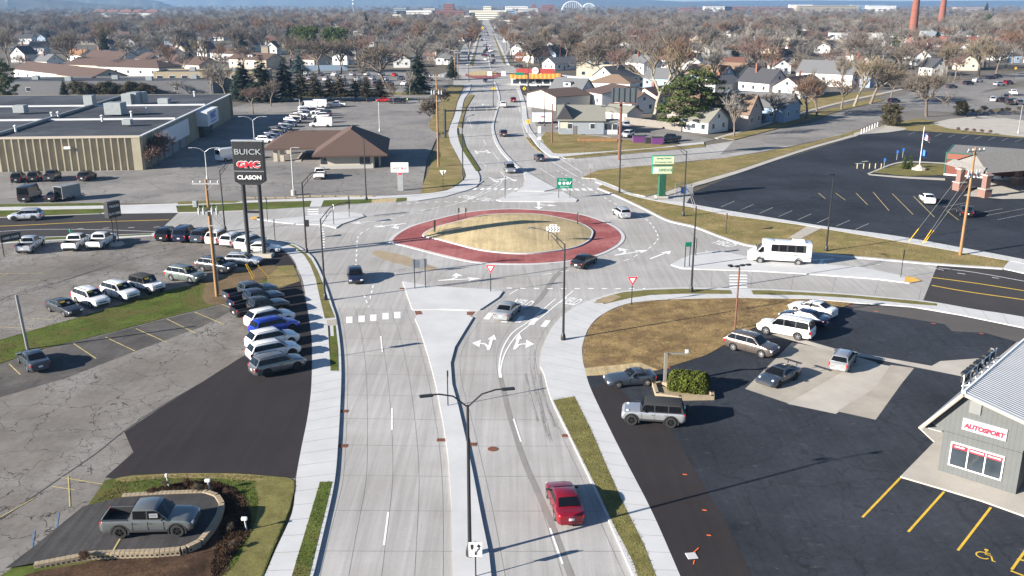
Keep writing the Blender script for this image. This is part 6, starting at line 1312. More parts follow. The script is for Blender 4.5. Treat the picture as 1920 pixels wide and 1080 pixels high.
yield_sign((516, 452), 408, 'yield sign seen from behind by the white sedan', 100); yield_sign((626, 421), 382, 'yield sign seen from behind on the west splitter island', 110); yield_sign((1361, 438), 397, 'yield sign turned away on the north-east verge', 250); yield_sign((831, 354), 318, 'yield sign seen edge-on on the bank verge', 180)
# chevron boards, sign backs on island
def two_post(base, top, w, hgt, label, face, front, text=None, extra=None, z=ZW):
    p = G(*base, z); hh = HT(base[0], base[1], top)-z; t = empty('board_sign', p, R(face), label, 'sign', 'two-post boards at the roundabout')
    for x in (-w*.36, w*.36): MB().tube([(x, 0, -.2), (x, 0, hh)], .055, 6).build('post', M['black'], t)
    MB().box((0, -.08, hh-hgt/2), (w, .03, hgt)).build('panel', M[front], t); return t, hh
p = G(1036, 459); zm = mound_z(p.x, p.y)
t = empty('chevron_board', (p.x, p.y, zm), 0, 'white board of four black chevrons on the straw mound', 'sign', 'two-post boards at the roundabout')
for x in (-.55, .55): MB().tube([(x, 0, -.3), (x, 0, 1.4)], .05, 6).build('post', M['black'], t)
MB().box((0, -.08, 1.35), (1.75, .03, .72)).build('panel', M['trim'], t); ch = MB()
for k in range(4):
    x = -.72+.4*k; ch.add([(x, -.10, 1.65), (x+.14, -.10, 1.65), (x+.34, -.10, 1.35), (x+.14, -.10, 1.05), (x, -.10, 1.05), (x+.2, -.10, 1.35)], [[0, 1, 2, 5], [5, 2, 3, 4]])
ch.build('chevron', M['letterblack'], t); MB().box((.05, -.08, 1.88), (1.0, .03, .26)).build('plate', M['trim'], t); ar = MB().box((-.02, -.10, 1.88), (.5, .02, .06)); ar.poly([(.2, -.11, 1.96), (.2, -.11, 1.80), (.38, -.11, 1.88)]); ar.build('arrow', M['letterblack'], t)
t, hh = two_post((788, 540), 484, 1.7, 1.0, 'grey back of a wide board sign on the near splitter island', 195, 'steel')
t, hh = two_post((866, 411), 388, 1.5, .7, 'grey backed board sign on two posts at the north-west of the mound', 180, 'steel'); t, hh = two_post((815, 438), 411, .7, 1.2, 'black narrow sign seen edge-on at the left of the mound', 80, 'black'); t, hh = two_post((1083, 422), 397, .7, 1.0, 'grey sign seen edge-on at the right end of the mound', 80, 'steel')
t, hh = two_post((1058, 371), 332, 2.6, 1.75, 'green guide sign with route shields on the north splitter island', 5, 'signgreen'); mb = MB(); text_mb(mb, 'Via West', .34, frame_m((-.3, -.11, hh-.32), (1, 0, 0)), .004); text_mb(mb, 'South Ave', .34, frame_m((0, -.11, hh-1.45), (1, 0, 0)), .004)
for x in (-.8, -.1, .5): mb.poly([(x+.24*math.cos(k*math.pi/6), -.112, hh-.88+.26*math.sin(k*math.pi/6)) for k in range(12)])
mb.tube([(.85, -.12, hh-1.1), (1.1, -.12, hh-.62)], .05, 4); mb.build('lettering', M['trim'], t)
t, hh = two_post((1288, 500), 452, .85, .55, 'small green street name plate on two posts at the east splitter', 15, 'signgreen'); t, hh = two_post((1303, 478), 443, .5, 1.4, 'grey sign back on the east splitter island', 110, 'steel')
def one_post(base, top, w, hgt, label, mat, face=0, drop=0, z=ZW, name='traffic_sign', pm_='black', group='small signs on single posts', h=None):
    p = G(*base, z); hh = h or HT(base[0], base[1], top)-z; t = empty(name, p, R(face), label, 'sign', group); MB().tube([(0, 0, 0), (0, 0, hh)], .045, 6).build('post', M[pm_], t); MB().box((0, -.065, hh-hgt/2-drop), (w, .025, hgt)).build('panel', M[mat], t); return t, hh
t, hh = one_post((892, 1080), 1021, .75, .9, 'white keep-right sign on the near median', 'trim', z=ZW, h=2.2); k_ = MB(); k_.add([(-.27, -.085, hh-.12), (-.1, -.085, hh-.12), (-.1, -.085, hh-.35), (-.19, -.085, hh-.5), (-.27, -.085, hh-.35)], [[0, 1, 2, 3, 4]]); k_.tube([(.0, -.085, hh-.78), (.0, -.085, hh-.6), (.18, -.085, hh-.4), (.18, -.085, hh-.25)], .05, 4); k_.poly([(.05, -.09, hh-.28), (.31, -.09, hh-.28), (.18, -.09, hh-.08)]); k_.build('symbol', M['letterblack'], t)
one_post((840, 760), 692, .18, .5, 'thin black sign edge-on on the median', 'black', 90); one_post((947, 371), 334, .2, 1.0, 'thin dark post sign seen edge-on on the north splitter', 'black', 90); one_post((1689, 519), 467, .16, 1.0, 'dark marker post at the tip of the east splitter', 'black', 90)
one_post((1107, 340), 305, .75, .9, 'pale blue sign on a brown post at the lawn corner', 'hvac', 0, pm_='darkwood'); one_post((502, 415), 370, .15, .9, 'dark post sign at the west leg, left one', 'black', 90); one_post((655, 407), 368, .5, 1.8, 'black narrow sign on the west splitter tip', 'black', 80); one_post((619, 668), 608, .9, 1.0, 'grey back of a square sign by the parked white cars', 'steel', 170)
one_post((1095, 293), 262, .12, 1.6, 'thin brown post by the corner house lawn', 'darkwood', 90, pm_='darkwood'); t, hh = one_post((1011, 280), 236, .7, .7, 'stack of white route shields beside the north leg', 'trim', 0)
for k in range(4): MB().box((0, -.065, hh-1.1-.75*k), (.7, .03, .65)).build('panel', M['hvac' if k % 2 else 'trim'], t)
for (b, tp, lab) in (((990, 258), 228, 'yellow diamond warning sign right of the north leg'), ((983, 191), 166, 'yellow diamond warning sign by the garage drive'), ((925, 190), 166, 'yellow diamond warning sign on the north median'), ((905, 64), 52, 'yellow-green diamond sign far up the street'), ((1901, 150), 128, 'yellow diamond sign at the right edge street')):
    p = G(*b, ZW); hh = HT(b[0], b[1], tp); t = empty('warning_sign', p, 0, lab, 'warning sign', 'yellow warning signs'); MB().tube([(0, 0, 0), (0, 0, hh)], .05, 6).build('post', M['black'], t); s = max(.62, p.y/700); MB().add([(-s, -.07, hh), (0, -.07, hh-s), (s, -.07, hh), (0, -.07, hh+s)], [[0, 1, 2, 3]]).build('plate', M['signyellow'], t); MB().box((0, -.08, hh), (s*.3, .02, s*.7)).build('symbol', M['letterblack'], t)
# mast-arm gantries
for (b, tp, ln, lab, green) in (((835, 258), 205, 12.5, 'black mast arm with signal brackets over the north leg', 0), ((990, 170), 137, -15, 'black mast arm with round shields and green plate by the burger restaurant', 1)):
    p = G(*b, ZW); hh = HT(b[0], b[1], tp); t = empty('mast_arm', p, 0, lab, 'sign gantry'); MB().tube([(0, 0, 0), (0, 0, hh)], .28, 8).build('post', M['black'], t); MB().tube([(0, 0, hh-.4), (ln, 0, hh-.1)], [.2, .13], 8).build('arm', M['black'], t)
    if green:
        MB().box((-3, -.2, hh-.3), (3.2, .06, 1.0)).build('plate', M['signgreen'], t)
        for x in (-9, -14): MB().box((x, -.2, hh-.2), (1.6, .06, 1.6)).build('shield', M['trim'], t)
    else:
        for x in (6, 7, 10, 11.5): MB().box((x, -.15, hh-.2), (.12, .2, 1.1)).build('bracket', M['steel'], t)
# billboard, round restaurant sign, flagpole
p = G(1161, 300); t = empty('billboard', p, R(-8), 'rusty pole carrying a dark-backed billboard behind the corner house', 'billboard'); zb_, zt_ = HT(1161, 300, 192), HT(1161, 300, 165); MB().tube([(0, 0, 0), (0, 0, zb_+.5)], .3, 10).build('pole', M['darkwood'], t); M['slate'] = pm('slate_panel', (.06, .075, .085), .5, .1, 1); MB().box((.6, 0, (zb_+zt_)/2), (5.2, .5, zt_-zb_)).build('panel', M['slate'], t)
for k in range(5): MB().box((-1.6+1.1*k, -.3, (zb_+zt_)/2), (.12, .1, zt_-zb_)).build('rib', M['black'], t)
MB().box((.6, -.5, zb_-.15), (5.4, 1.2, .12)).build('catwalk', M['darkwood'], t)
p = G(973, 128); t = empty('round_sign', p, 0, 'round brown-red sign on a pole behind the burger restaurant', 'sign'); hh = HT(973, 128, 115)+1; MB().tube([(0, 0, 0), (0, 0, hh)], .2, 6).build('pole', M['black'], t); MB().lathe([(0, -.2), (2.4, -.2), (2.4, .2), (0, .2)], 20, (0, -.2, hh+1), 'Y').build('disc', M['rust'], t); rm_ = MB(); text_mb(rm_, 'A&W', 1.5, frame_m((0, -.45, hh+1), (1, 0, 0)), .01); rm_.build('lettering', M['trim'], t)
p = G(1723, 318, ZG); t = empty('flagpole', p, 0, 'white flagpole on a stone base in the lawn patch', 'flagpole'); hh = HT(1723, 318, 238); MB().tube([(0, 0, 0), (0, 0, hh)], [.09, .05], 8).build('pole', M['whitepaint'], t); MB().lathe([(1.4, 0), (1.3, .35), (.7, .5), (.3, .9), (0, .9)], 12).build('stone_base', M['oldpale'], t)
def flag(z, w, hgt, mats, stripes, lab, nm):
    mb = MB(); n_ = 8
    for j in range(stripes):
        for i in range(n_):
            f = lambda i, j: (.08+w*i/n_*.8, .18*math.sin(i*1.1)-.1, z-hgt*j/stripes-w*.45*i/n_)
            mb.add([f(i, j), f(i+1, j), f(i+1, j+1), f(i, j+1)], [[0, 1, 2, 3]], 2 if (len(mats) > 2 and i < 3 and j < stripes*.55) else j % 2)
    o = mb.build('flag', [M[m] for m in mats], label=lab, cat='flag'); o.location = p
flag(hh-1.2, 1.6, 1.1, ('redpaint', 'trim', 'blue'), 8, 'limp striped red and white flag on the white flagpole', 'flag'); flag(hh-4.2, 1.4, 1.1, ('blue', 'blue'), 2, 'limp bright blue flag lower on the white flagpole', 'flag')
sheet('lawn', '1635,323 1690,306 1770,308 1772,328 1700,330', ZG+.01, 'olive2'); ribbon('kerb_walk', '1628,326 1700,331 1772,334', '1630,328 1700,334 1772,338', ZG, 'oldpale', n=10); ribbon('kerb_walk', '1630,326 1690,305 1772,307', '1626,325 1689,303 1772,305', ZG, 'oldpale', n=10)
for (x, y, lab) in ((1657, 316, 'blue-topped sign in the hall lot by the conifers, nearest'), (1681, 300, 'blue-topped sign in the hall lot, farther left'), (1692, 296, 'blue-topped sign in the hall lot, farthest')): one_post((x, y), 0, .4, .6, lab, 'blue', 0, h=2, pm_='steel')
for k, x in enumerate((1607, 1619, 1630, 1641, 1652)): p = G(x, 316, ZL); MB().tube([p, p+Vector((0, 0, 1.0))], .1, 8).build('bollard', M['fadeyel'], label='yellow bollard in the hall lot, %s of the row' % ('leftmost', 'second', 'middle', 'fourth', 'rightmost')[k], cat='bollard', group='yellow bollards in the hall lot')
for k in range(7): p = G(1615+k*5, 251-k*2.2, ZL); MB().tube([p, p+Vector((0, 0, 1.2))], .16, 6).build('bollard', M['pale'], label='white post in the row closing the lot corner, number %s from left' % ('one', 'two', 'three', 'four', 'five', 'six', 'seven')[k], cat='bollard', group='white posts at the lot corner')
for (x, y, lab) in ((1790, 385, 'yellow and white gas post'),): pass
# bins, planter, hydrant, cabinets
for (x, y, w, m_, lab) in ((1197, 267, 2.4, 'purple', 'purple rubbish skip left of the grey bins'), (1232, 270, 2.4, 'purple', 'purple rubbish skip in front of the black pickup')):
    if 'purple' not in M: M['purple'] = pm('purple_steel', (.13, .035, .15), .6, .1, 2)
    p = G(x, y, .1); t = empty('skip', p, 0, lab, 'skip', 'purple skips'); q = MB(); q.add([(-1.2, -.8, 0), (1.2, -.8, 0), (1.2, .8, 0), (-1.2, .8, 0), (-1.35, -1, 1.5), (1.35, -1, 1.5), (1.35, 1, 1.5), (-1.35, 1, 1.5)], [[0, 3, 2, 1], [0, 1, 5, 4], [1, 2, 6, 5], [2, 3, 7, 6], [3, 0, 4, 7]]); q.build('tub', M['purple'], t); MB().box((0, 0, 1.55), (2.7, 2.05, .1)).build('lid', M['plastic'], t)
p = G(1216, 269, .1); MB().rbox(p+Vector((0, 0, .6)), (1.8, 1.2, 1.2), .1).box(p+Vector((0, 0, 1.25)), (1.9, 1.3, .1)).build('bin', M['plastic'], label='grey-black bins between the two purple skips', cat='bin')
p = G(133, 439, ZG); t = MB(); t.lathe([(.16, 0), (.16, .1), (.11, .12), (.11, .55), (.14, .6), (.1, .75), (0, .8)], 10, p); t.tube([p+Vector((-.25, 0, .45)), p+Vector((.25, 0, .45))], .07, 6); t.build('fire_hydrant', M['signgreen'], label='small green hydrant on the strip behind the white pickups', cat='hydrant')
p = G(367, 388, ZG); MB().rbox(p+Vector((0, 0, .5)), (.7, .7, 1.0), .08).build('utility_box', M['cabgreen'] if 'cabgreen' in M else M['hvac'], label='pale green utility box on the verge by the driveway', cat='box')
for (x, y, lab) in ((317, 912, 'thin white post light in the mulch, left'), (394, 922, 'white boxed light on a bent stem in the mulch'), (463, 995, 'white boxed light on a stem at the right of the mulch')):
    p = G(x, y, ZG); t = empty('garden_light', p, 0, lab, 'garden light', 'white lights in the mulch bed'); MB().tube([(0, 0, 0), (-.08, 0, .75)], .05, 6).build('stem', M['pale'], t); MB().rbox((-.08, -.03, .85), (.36 if 'box' in lab else .16, .2, .2), .04).build('lamp_head', M['trim'], t)
# display pad with block wall
pad = px(arr('10,1072 60,1035 157,958 230,945 300,940 383,937 403,944 412,958 406,980 392,1003 372,1027 345,1040 300,1044 180,1048 67,1065'), .0); zp = lambda q: ZL+.32*min(1, max(0, (q.x-G(60, 1000).x)/4.0))
pd = tri(MB(), [Vector((q.x, q.y, zp(q)+.05)) for q in pad]); M['padasph'] = ground_mat('pad_asphalt', (.052, .050, .050), (.8, 1.3), .3, .2, 5, .25, 1.1, rough=.85, bump=.2); pd.build('display_pad', M['padasph'], kind='structure')
t = empty('retaining_wall', G(380, 1010, 0), 0, 'low tan block retaining wall round the display pad', 'retaining wall'); og = t.location
path = resamp([Vector((q.x, q.y, zp(q))) for q in pad[3:]], 75); bl_ = MB(); lw = MB()
for a, b in zip(path, path[1:]):
    d = b-a; c = (a+b)/2-og; n_ = Vector((d.y, -d.x, 0)).normalized()
    if n_.dot(c-(G(290, 990)-og)) < 0: n_ = -n_
    c = c+n_*.18; rz = math.atan2(d.y, d.x); bl_.rbox(c+Vector((0, 0, .06)), (d.length*.97, .36, .16), .02, rz=rz); lw.box(c+Vector((0, 0, -.28))+n_*.02, (d.length*.99, .30, .52), rz)
    if zp(a) > ZL+.2 and a.y < G(300, 1040).y+.4:
        lw.mat(1).box(c+n_*.165+Vector((0, 0, -.10)), (d.length*.45, .03, .11), rz); lw.box(c+n_*.165+d*.5+Vector((0, 0, -.30)), (d.length*.45, .03, .11), rz); lw.mat(0)
M['tanblock'] = pm('tan_block', (.30, .24, .16), .9, .15, 4); bl_.build('coping', M['tanblock'], t); lw.build('block_face', [M['tanblock'], M['letterblack']], t)
marks('stall_lines', ['240,985 206,1042'], .1, 'fadeyel', z=ZL+.39)
p = px(arr('1226,725 1240,722 1335,742 1336,749 1275,750 1232,744'), ZL); t = MB()
for a, b in zip(p, p[1:]+p[:1]):
    d = b-a; t.box((a+b)/2+Vector((0, 0, .18)), (d.length+.2, .28, .36), math.atan2(d.y, d.x))
t.build('planter_edge', M['tanblock'], label='tan block edging round the clipped hedge', cat='planter'); sheet('mulch_bed', '1228,727 1240,724 1332,743 1333,747 1275,748 1234,742', ZL+.15, 'straw')
for (x0, x1, n_) in ((470, 545, 5), (570, 690, 6)):
    for k in range(n_): p = G(x0+(x1-x0)*k/(n_-1), 372-(x0 > 500)*3, ZL); MB().rbox(p+Vector((0, 0, .1)), (1.9, .3, .2), .04).build('parking_stop', M['tanblock'], label='tan concrete parking stop in front of the bank verge', cat='parking stop', group='parking stops before the bank')
# people near the far parked truck
# ------------------------------------------------------------------ vehicles, one by one
GL = 'cars lined up on the dealer lot'
def vw(kind, col, rear, front, side, label, cat='car', group=None, z=.02, **k):
    p, h = by_wheels(kind, rear, front, side, z); return vehicle(kind, col, p, h, label, cat, group, z, **k)
def ve(kind, col, rear, front, label, cat='car', group=None, z=.02, **k):
    p, h = by_ends(rear, front, z); return vehicle(kind, col, p, h, label, cat, group, z, **k)
ZC = ZL+.006
vw('suv', 'grey', (502, 707), (557, 694), 'R', 'grey compact SUV, nearest in the row along the left sidewalk', 'suv', GL, ZC)
vw('suv', 'white', (489, 681), (552, 668), 'R', 'white SUV parked second from the viewer by the left sidewalk', 'suv', GL, ZC)
vw('crossover', 'white', (489, 659), (549, 646), 'R', 'white SUV with dark sunroof next to the bright blue one', 'suv', GL, ZC)
vw('suv', 'blue', (496, 634), (550, 621), 'R', 'bright blue SUV in the row by the left sidewalk', 'suv', GL, ZC)
vw('crossover', 'white', (488, 617), (541, 605), 'R', 'white SUV between the blue one and the black pickup', 'suv', GL, ZC)
vw('pickup', 'black', (464, 600), (529, 586), 'R', 'black pickup, nearest of the three dark trucks', 'pickup', GL, ZC)
vw('pickup', 'navy', (456, 584), (521, 570), 'R', 'dark blue pickup in the middle of the three trucks', 'pickup', GL, ZC)
vw('pickup', 'steelblue', (446, 569), (509, 556), 'R', 'blue-grey pickup with pale tailgate, farthest of the three', 'pickup', GL, ZC)
GU = 'cars parked at the top of the dealer lot'
for k, (c, kd, a, b, lab) in enumerate((('black', 'crossover', (298, 458), (331, 437), 'black SUV at the left end of the upper row'), ('navy', 'estate_suv', (331, 460), (365, 437), 'dark navy SUV second in the upper row'), ('steelblue', 'crossover', (364, 460), (398, 440), 'silver-grey SUV third in the upper row'), ('white', 'crossover', (393, 462), (428, 444), 'white SUV behind the timber utility pole'), ('white', 'suv', (419, 467), (457, 449), 'white SUV between the pole and the dealer sign'), ('white', 'crossover', (448, 471), (492, 455), 'white SUV just left of the dealer sign posts'))):
    ve(kd, c, a, b, lab, 'suv', GU, ZC)
vw('sedan', 'white', (469, 477), (512, 476), 'R', 'white sedan behind the dealer sign posts', 'car', GU, ZC)
vw('wagon', 'pale', (432, 498), (474, 499), 'R', 'silver wagon in front of the dealer sign', 'car', GL, ZC)
vw('crossover', 'dark', (379, 509), (418, 514), 'R', 'dark grey crossover right of the grey-green SUV', 'suv', GL, ZC)
vw('crossover', 'olive', (320, 526), (359, 532), 'R', 'grey-green SUV parked above the grass wedge', 'suv', GL, ZC)
vw('soft_top_jeep', 'white', (250, 546), (281, 553), 'R', 'white off-roader with grey soft top above the grass wedge', 'suv', GL, ZC)
vw('crossover', 'white', (197, 556), (230, 565), 'R', 'white SUV beside the soft-top off-roader', 'suv', GL, ZC)
vw('crossover', 'white', (142, 568), (174, 579), 'R', 'white crossover next to the dark grey sedan', 'suv', GL, ZC)
vw('sedan', 'dark', (92, 584), (123, 595), 'R', 'dark grey sedan at the left end of the lower row', 'car', GL, ZC)
vw('sedan', 'steelblue', (55, 699), (35, 679), 'L', 'dark sedan with long shadow beside the leaning grey post', 'car', None, ZC)
vw('pickup', 'pale', (60, 476), (84, 459), 'R', 'silver pickup with black bed cover, leftmost by the west leg', 'pickup', GU, ZC)
vw('pickup', 'white', (147, 471), (171, 455), 'R', 'white pickup in the middle by the west leg', 'pickup', GU, ZC); vw('pickup', 'white', (193, 468), (217, 453), 'R', 'white pickup beside the dark pylon sign', 'pickup', GU, ZC)
vw('suv', 'pale', (63, 414), (28, 415), 'L', 'silver SUV with spare wheel driving left on the west leg', 'suv', None, .03)
for c, kd, a, b, lab in (('black', 'crossover', (27, 347), (43, 333), 'black SUV by the ribbed wall, leftmost'), ('black', 'crossover', (58, 345), (74, 331), 'black SUV by the ribbed wall, second from left'), ('dark', 'pickup', (88, 345), (110, 329), 'dark pickup by the ribbed wall'), ('black', 'suv', (152, 342), (176, 332), 'black SUV alone by the ribbed wall, rightmost')): ve(kd, c, a, b, lab, 'suv' if kd != 'pickup' else 'pickup', 'dark cars along the ribbed warehouse wall', ZC)
ve('cargo_van', 'black', (42, 383), (72, 366), 'black high-roofed van in the warehouse lot', 'van', None, ZC); ve('sedan', 'black', (95, 379), (113, 370), 'black car beside the open trailer', 'car', None, ZC)
# traffic
ve('hatchback', 'navy', (665, 513), (669, 538), 'dark blue hatchback heading towards the viewer in the left lane'); ve('sedan', 'silver', (938, 605), (965, 578), 'silver sedan waiting on the near crosswalk')
vw('sedan', 'red', (1042, 977), (1027, 933), 'L', 'maroon sedan driving away in the near right lane')
vw('sedan', 'black', (1096, 505), (1117, 493), 'R', 'black sedan circling the roundabout beside the red apron'); vw('wagon', 'pale', (1162, 410), (1150, 402), 'L', 'pale silver small SUV leaving the roundabout on its far right side')
ve('minivan', 'silver', (952, 316), (959, 328), 'silver minivan entering from the north leg', 'minivan'); ve('hatchback', 'steelblue', (1016, 306), (1006, 296), 'blue-grey hatchback leaving up the north leg')
ve('suv', 'dark', (945, 259), (943, 251), 'dark SUV on the north leg beside the splitter median', 'suv'); ve('pickup', 'white', (942, 205), (945, 197), 'white pickup heading up the north leg', 'pickup'); ve('suv', 'red', (963, 194), (962, 188), 'dark red SUV ahead of the white pickup', 'suv'); ve('sedan', 'navy', (908, 151), (912, 157), 'dark car leaving the second roundabout')
# showroom lot
vw('roadster', 'steelblue', (1214, 724), (1157, 728), 'L', 'blue-grey roadster parked by the straw patch', 'car', None, ZC); vw('offroad_suv', 'silver', (1257, 802), (1185, 797), 'L', 'silver off-roader with black soft top by the hedge', 'suv', None, ZC)
vw('crossover', 'brown', (1374, 657), (1428, 671), 'R', 'brown-grey SUV at the edge of the leaf-strewn lawn', 'suv', None, ZC); vw('sports_coupe', 'steelblue', (1491, 712), (1459, 727), 'L', 'silver-blue sports coupe with rear wing on the concrete pad', 'car', None, ZC+.01)
vw('wagon', 'silver', (1590, 698), (1603, 678), 'R', 'silver wagon seen from behind on the concrete pad', 'car', None, ZC+.01); vw('estate_suv', 'white', (1499, 639), (1432, 626), 'L', 'white full-size SUV with roof rack before two sedans', 'suv', None, ZC)
vw('sedan', 'navy', (1527, 615), (1472, 602), 'L', 'dark navy sedan hidden between the white SUV and white sedan', 'car', None, ZC); vw('sedan', 'white', (1543, 598), (1488, 585), 'L', 'white sedan at the back of the showroom lot', 'car', None, ZC)
vw('sedan', 'white', (1733, 383), (1723, 374), 'L', 'white sedan parked in the hall lot', 'car', None, ZC); vw('sedan', 'black', (1802, 407), (1793, 397), 'L', 'black sedan in the hall lot by the timber pole', 'car', None, ZC)
vw('midsize_pickup', 'gunmetal', (228, 1009), (333, 1006), 'R', 'grey pickup with black wheels on the raised display pad', 'pickup', None, ZL+.40)
ve('minivan', 'pale', (1176, 242), (1171, 235), 'silver minivan by the wooden fence', 'minivan', None, .1); ve('suv', 'white', (1183, 255), (1170, 259), 'white SUV beside the billboard pole', 'suv', None, .1); vw('pickup', 'black', (1273, 265), (1250, 268), 'L', 'black pickup behind the purple skip', 'pickup', None, .1)
ve('cargo_van', 'white', (1028, 195), (998, 196), 'white high-roofed van by the garage', 'van', None, .1); vw('pickup', 'white', (608, 338), (612, 327), 'R', 'white pickup parked nose-in at the bank', 'pickup', None, ZC); ve('cargo_van', 'white', (418, 302), (446, 298), 'white van half hidden by the dealer sign', 'van', None, ZC)
# shuttle bus
def shuttle(rear, front):
    a, b = G(*rear, .02), G(*front, .02); d = (b-a).normalized(); rz = math.atan2(d.y, d.x); wbs = 4.55; t = empty('shuttle_bus', (0, 0, 0), rz, 'white shuttle bus with four dark side windows turning on the east leg', 'bus')
    left = Vector((-d.y, d.x, 0)); t.location = (a+b)/2-left*1.1
    pr = PAINT['white']; bd = MB(); bd.rbox((-1.0, 0, 1.62), (5.6, 2.2, 2.3), .16); bd.build('body', pr, t, 35)
    cb = MB(); P = [(1.8, .45), (3.75, .45), (3.8, .95), (3.55, 1.25), (2.75, 1.55), (2.1, 2.35), (1.8, 2.45)]
    for y0, y1 in ((-1.0, 1.0),):
        vs = [(x, y0, z) for x, z in P]+[(x, y1, z) for x, z in P]; n_ = len(P); cb.add(vs, [list(range(n_)), list(range(n_, 2*n_))[::-1]]+[[i, n_+i, n_+(i+1) % n_, (i+1) % n_] for i in range(n_)])
    cb.build('cab', pr, t, 25); MB().rbox((1.4, 0, 2.62), (1.5, 1.9, .45), .18).build('roof_cap', pr, t, 35)
    for s in (-1, 1):
        for k in range(4): MB().rbox((.95-1.0*k-.3, s*1.09, 2.08), (.86, .06, .82), .03).build('side_window', M['glass'], t)
        MB().add([(1.9, s*1.015, 1.45), (2.66, s*1.015, 1.45), (2.2, s*1.015, 2.12), (1.9, s*1.015, 2.12)], [[0, 1, 2, 3]]).build('door_window', M['glass'], t); MB().rbox((2.75, s*1.3, 1.7), (.12, .3, .3), .04).build('wing_mirror', M['plastic'], t)
        for x in (wbs/2, -wbs/2):
            w_ = MB().lathe([(.2, -.13), (.36, -.13), (.39, -.08), (.39, .08), (.36, .13), (.2, .13)], 18, (x, s*1.06, .39), 'Y').build('wheel', M['tyre'], t, 35); MB().lathe([(0, s*.1), (.22, s*.1), (.24, s*.05)], 14, (x, s*1.10, .39), 'Y').build('rim', M['greypaint'], w_)
        MB().rbox((3.66, s*.78, 1.02), (.2, .3, .22), .05).build('headlight', M['lampglass'], t); MB().box((1.2, s*1.03, .72), (1.6, .06, .14)).build('side_moulding', M['greypaint'], t)
        for x in (wbs/2, -wbs/2): MB().lathe([(.44, 0), (.5, 0), (.5, s*.04), (.44, s*.04)], 18, (x, s*1.13 if x < 0 else s*1.03, .42), 'Y').build('wheel_arch', M['plastic'], t)
    MB().add([(2.74, -.92, 1.60), (2.74, .92, 1.60), (2.16, .9, 2.32), (2.16, -.9, 2.32)], [[0, 1, 2, 3]]).build('windshield', M['glass'], t); MB().rbox((3.78, 0, .62), (.14, 1.9, .3), .04).build('front_bumper', M['greypaint'], t)
    MB().rbox((-2.2, 0, 2.86), (1.5, 1.3, .26), .08).build('roof_unit', M['trim'], t); MB().rbox((-3.8, 0, 2.1), (.06, 1.5, .8), .02).build('rear_window', M['glass'], t)
    for s in (-1, 1):
        MB().rbox((-1.05, s*1.084, 2.08), (4.1, .06, .95), .03).build('window_surround', M['plastic'], t); MB().box((-1.0, s*1.098, .98), (5.4, .03, .16)).build('side_stripe', M['hvac'], t)
        MB().rbox((-3.78, s*.85, 1.2), (.08, .2, .4), .03).build('taillight', M['tail'], t)
    lg = MB(); text_mb(lg, 'Abby Vans', .42, frame_m((-1.3, 1.12, 1.32), (-1, 0, 0)), .004, 0, shear=.3, bold=.006); lg.add([(1.5, 1.112, 1.35), (1.0, 1.112, 1.5), (.6, 1.112, 1.36), (1.0, 1.112, 1.42)], [[0, 1, 2, 3]], 1); lg.build('livery', [M['greypaint'], M['redpaint']], t)
shuttle((1496, 498), (1425, 494))
# trailers
def box_trailer(pos, rz, L_, W_, H_, label, wallm, openr=False):
    t = empty('trailer', pos, rz, label, 'trailer'); b_ = MB()
    if openr:
        for s in (-1, 1): b_.box((0, s*W_/2, .5+H_/2), (L_, .08, H_))
        b_.box((0, 0, .5+H_), (L_, W_, .1)); b_.box((L_/2, 0, .5+H_/2), (.1, W_, H_)); b_.box((0, 0, .5), (L_, W_, .1))
    else: b_.rbox((0, 0, .5+H_/2), (L_, W_, H_), .05)
    b_.build('body', M[wallm], t)
    for s in (-1, 1):
        for x in (-.45, .45): MB().lathe([(0, -.1), (.33, -.1), (.33, .1), (0, .1)], 12, (x-.3, s*(W_/2+.02), .34), 'Y').build('wheel', M['tyre'], t)
    MB().box((L_/2+.7, 0, .5), (1.4, .12, .12)).build('drawbar', M['black'], t)
    return t
p = G(128, 374, ZL); box_trailer(p, R(65), 3.6, 1.9, 1.9, 'open-backed black and silver cargo trailer in the warehouse lot', 'greypaint', True); p = G(1017, 232); t = box_trailer((p.x, p.y, .1), R(4), 5.2, 2.3, 2.3, 'white box trailer with red lettering by the corner house', 'whitepaint'); lg = MB(); text_mb(lg, 'Bike', .7, frame_m((0, -1.18, 1.9), (1, 0, 0)), .005, shear=.2); lg.build('lettering', M['letterred'], t)
# bright price stickers behind the windshields of the lower dealer row
for o in [o for o in bpy.data.objects if o.parent is None and o.get('label') in ('silver wagon in front of the dealer sign', 'dark grey crossover right of the grey-green SUV', 'grey-green SUV parked above the grass wedge', 'white off-roader with grey soft top above the grass wedge', 'white SUV beside the soft-top off-roader', 'white crossover next to the dark grey sedan', 'dark grey sedan at the left end of the lower row')]:
    xA, zA, xB, zB = WS[o.name.split('.')[0]]; d = Vector((xB-xA, 0, zB-zA)).normalized(); nn = Vector((-d.z, 0, d.x))
    if nn.z < 0: nn = -nn
    c = Vector((xA, 0, zA)).lerp(Vector((xB, 0, zB)), .72)+nn*.065; e = MB()
    for y0, w, hh_, cc, m_ in ((-.35, .52, .2, c, 0), (.12, .3, .26, c-d*.28, 1)): e.add([cc+Vector((0, y0-w/2, 0))-d*hh_/2, cc+Vector((0, y0+w/2, 0))-d*hh_/2, cc+Vector((0, y0+w/2, 0))+d*hh_/2, cc+Vector((0, y0-w/2, 0))+d*hh_/2], [[0, 1, 2, 3]], m_)
    e.build('price_sticker', [M['signyellow'], M['hvac']], o)
o = [o for o in bpy.data.objects if o.get('label', '').startswith('grey pickup with black wheels')][0]
st = MB().box((.5, -.90, 1.46), (.5, .03, .27)); text_mb(st, 'NEW', .15, frame_m((.5, -.92, 1.46), (1, 0, 0)), .002, 1); st.build('window_sticker', [M['hvac'], M['greypaint']], o)
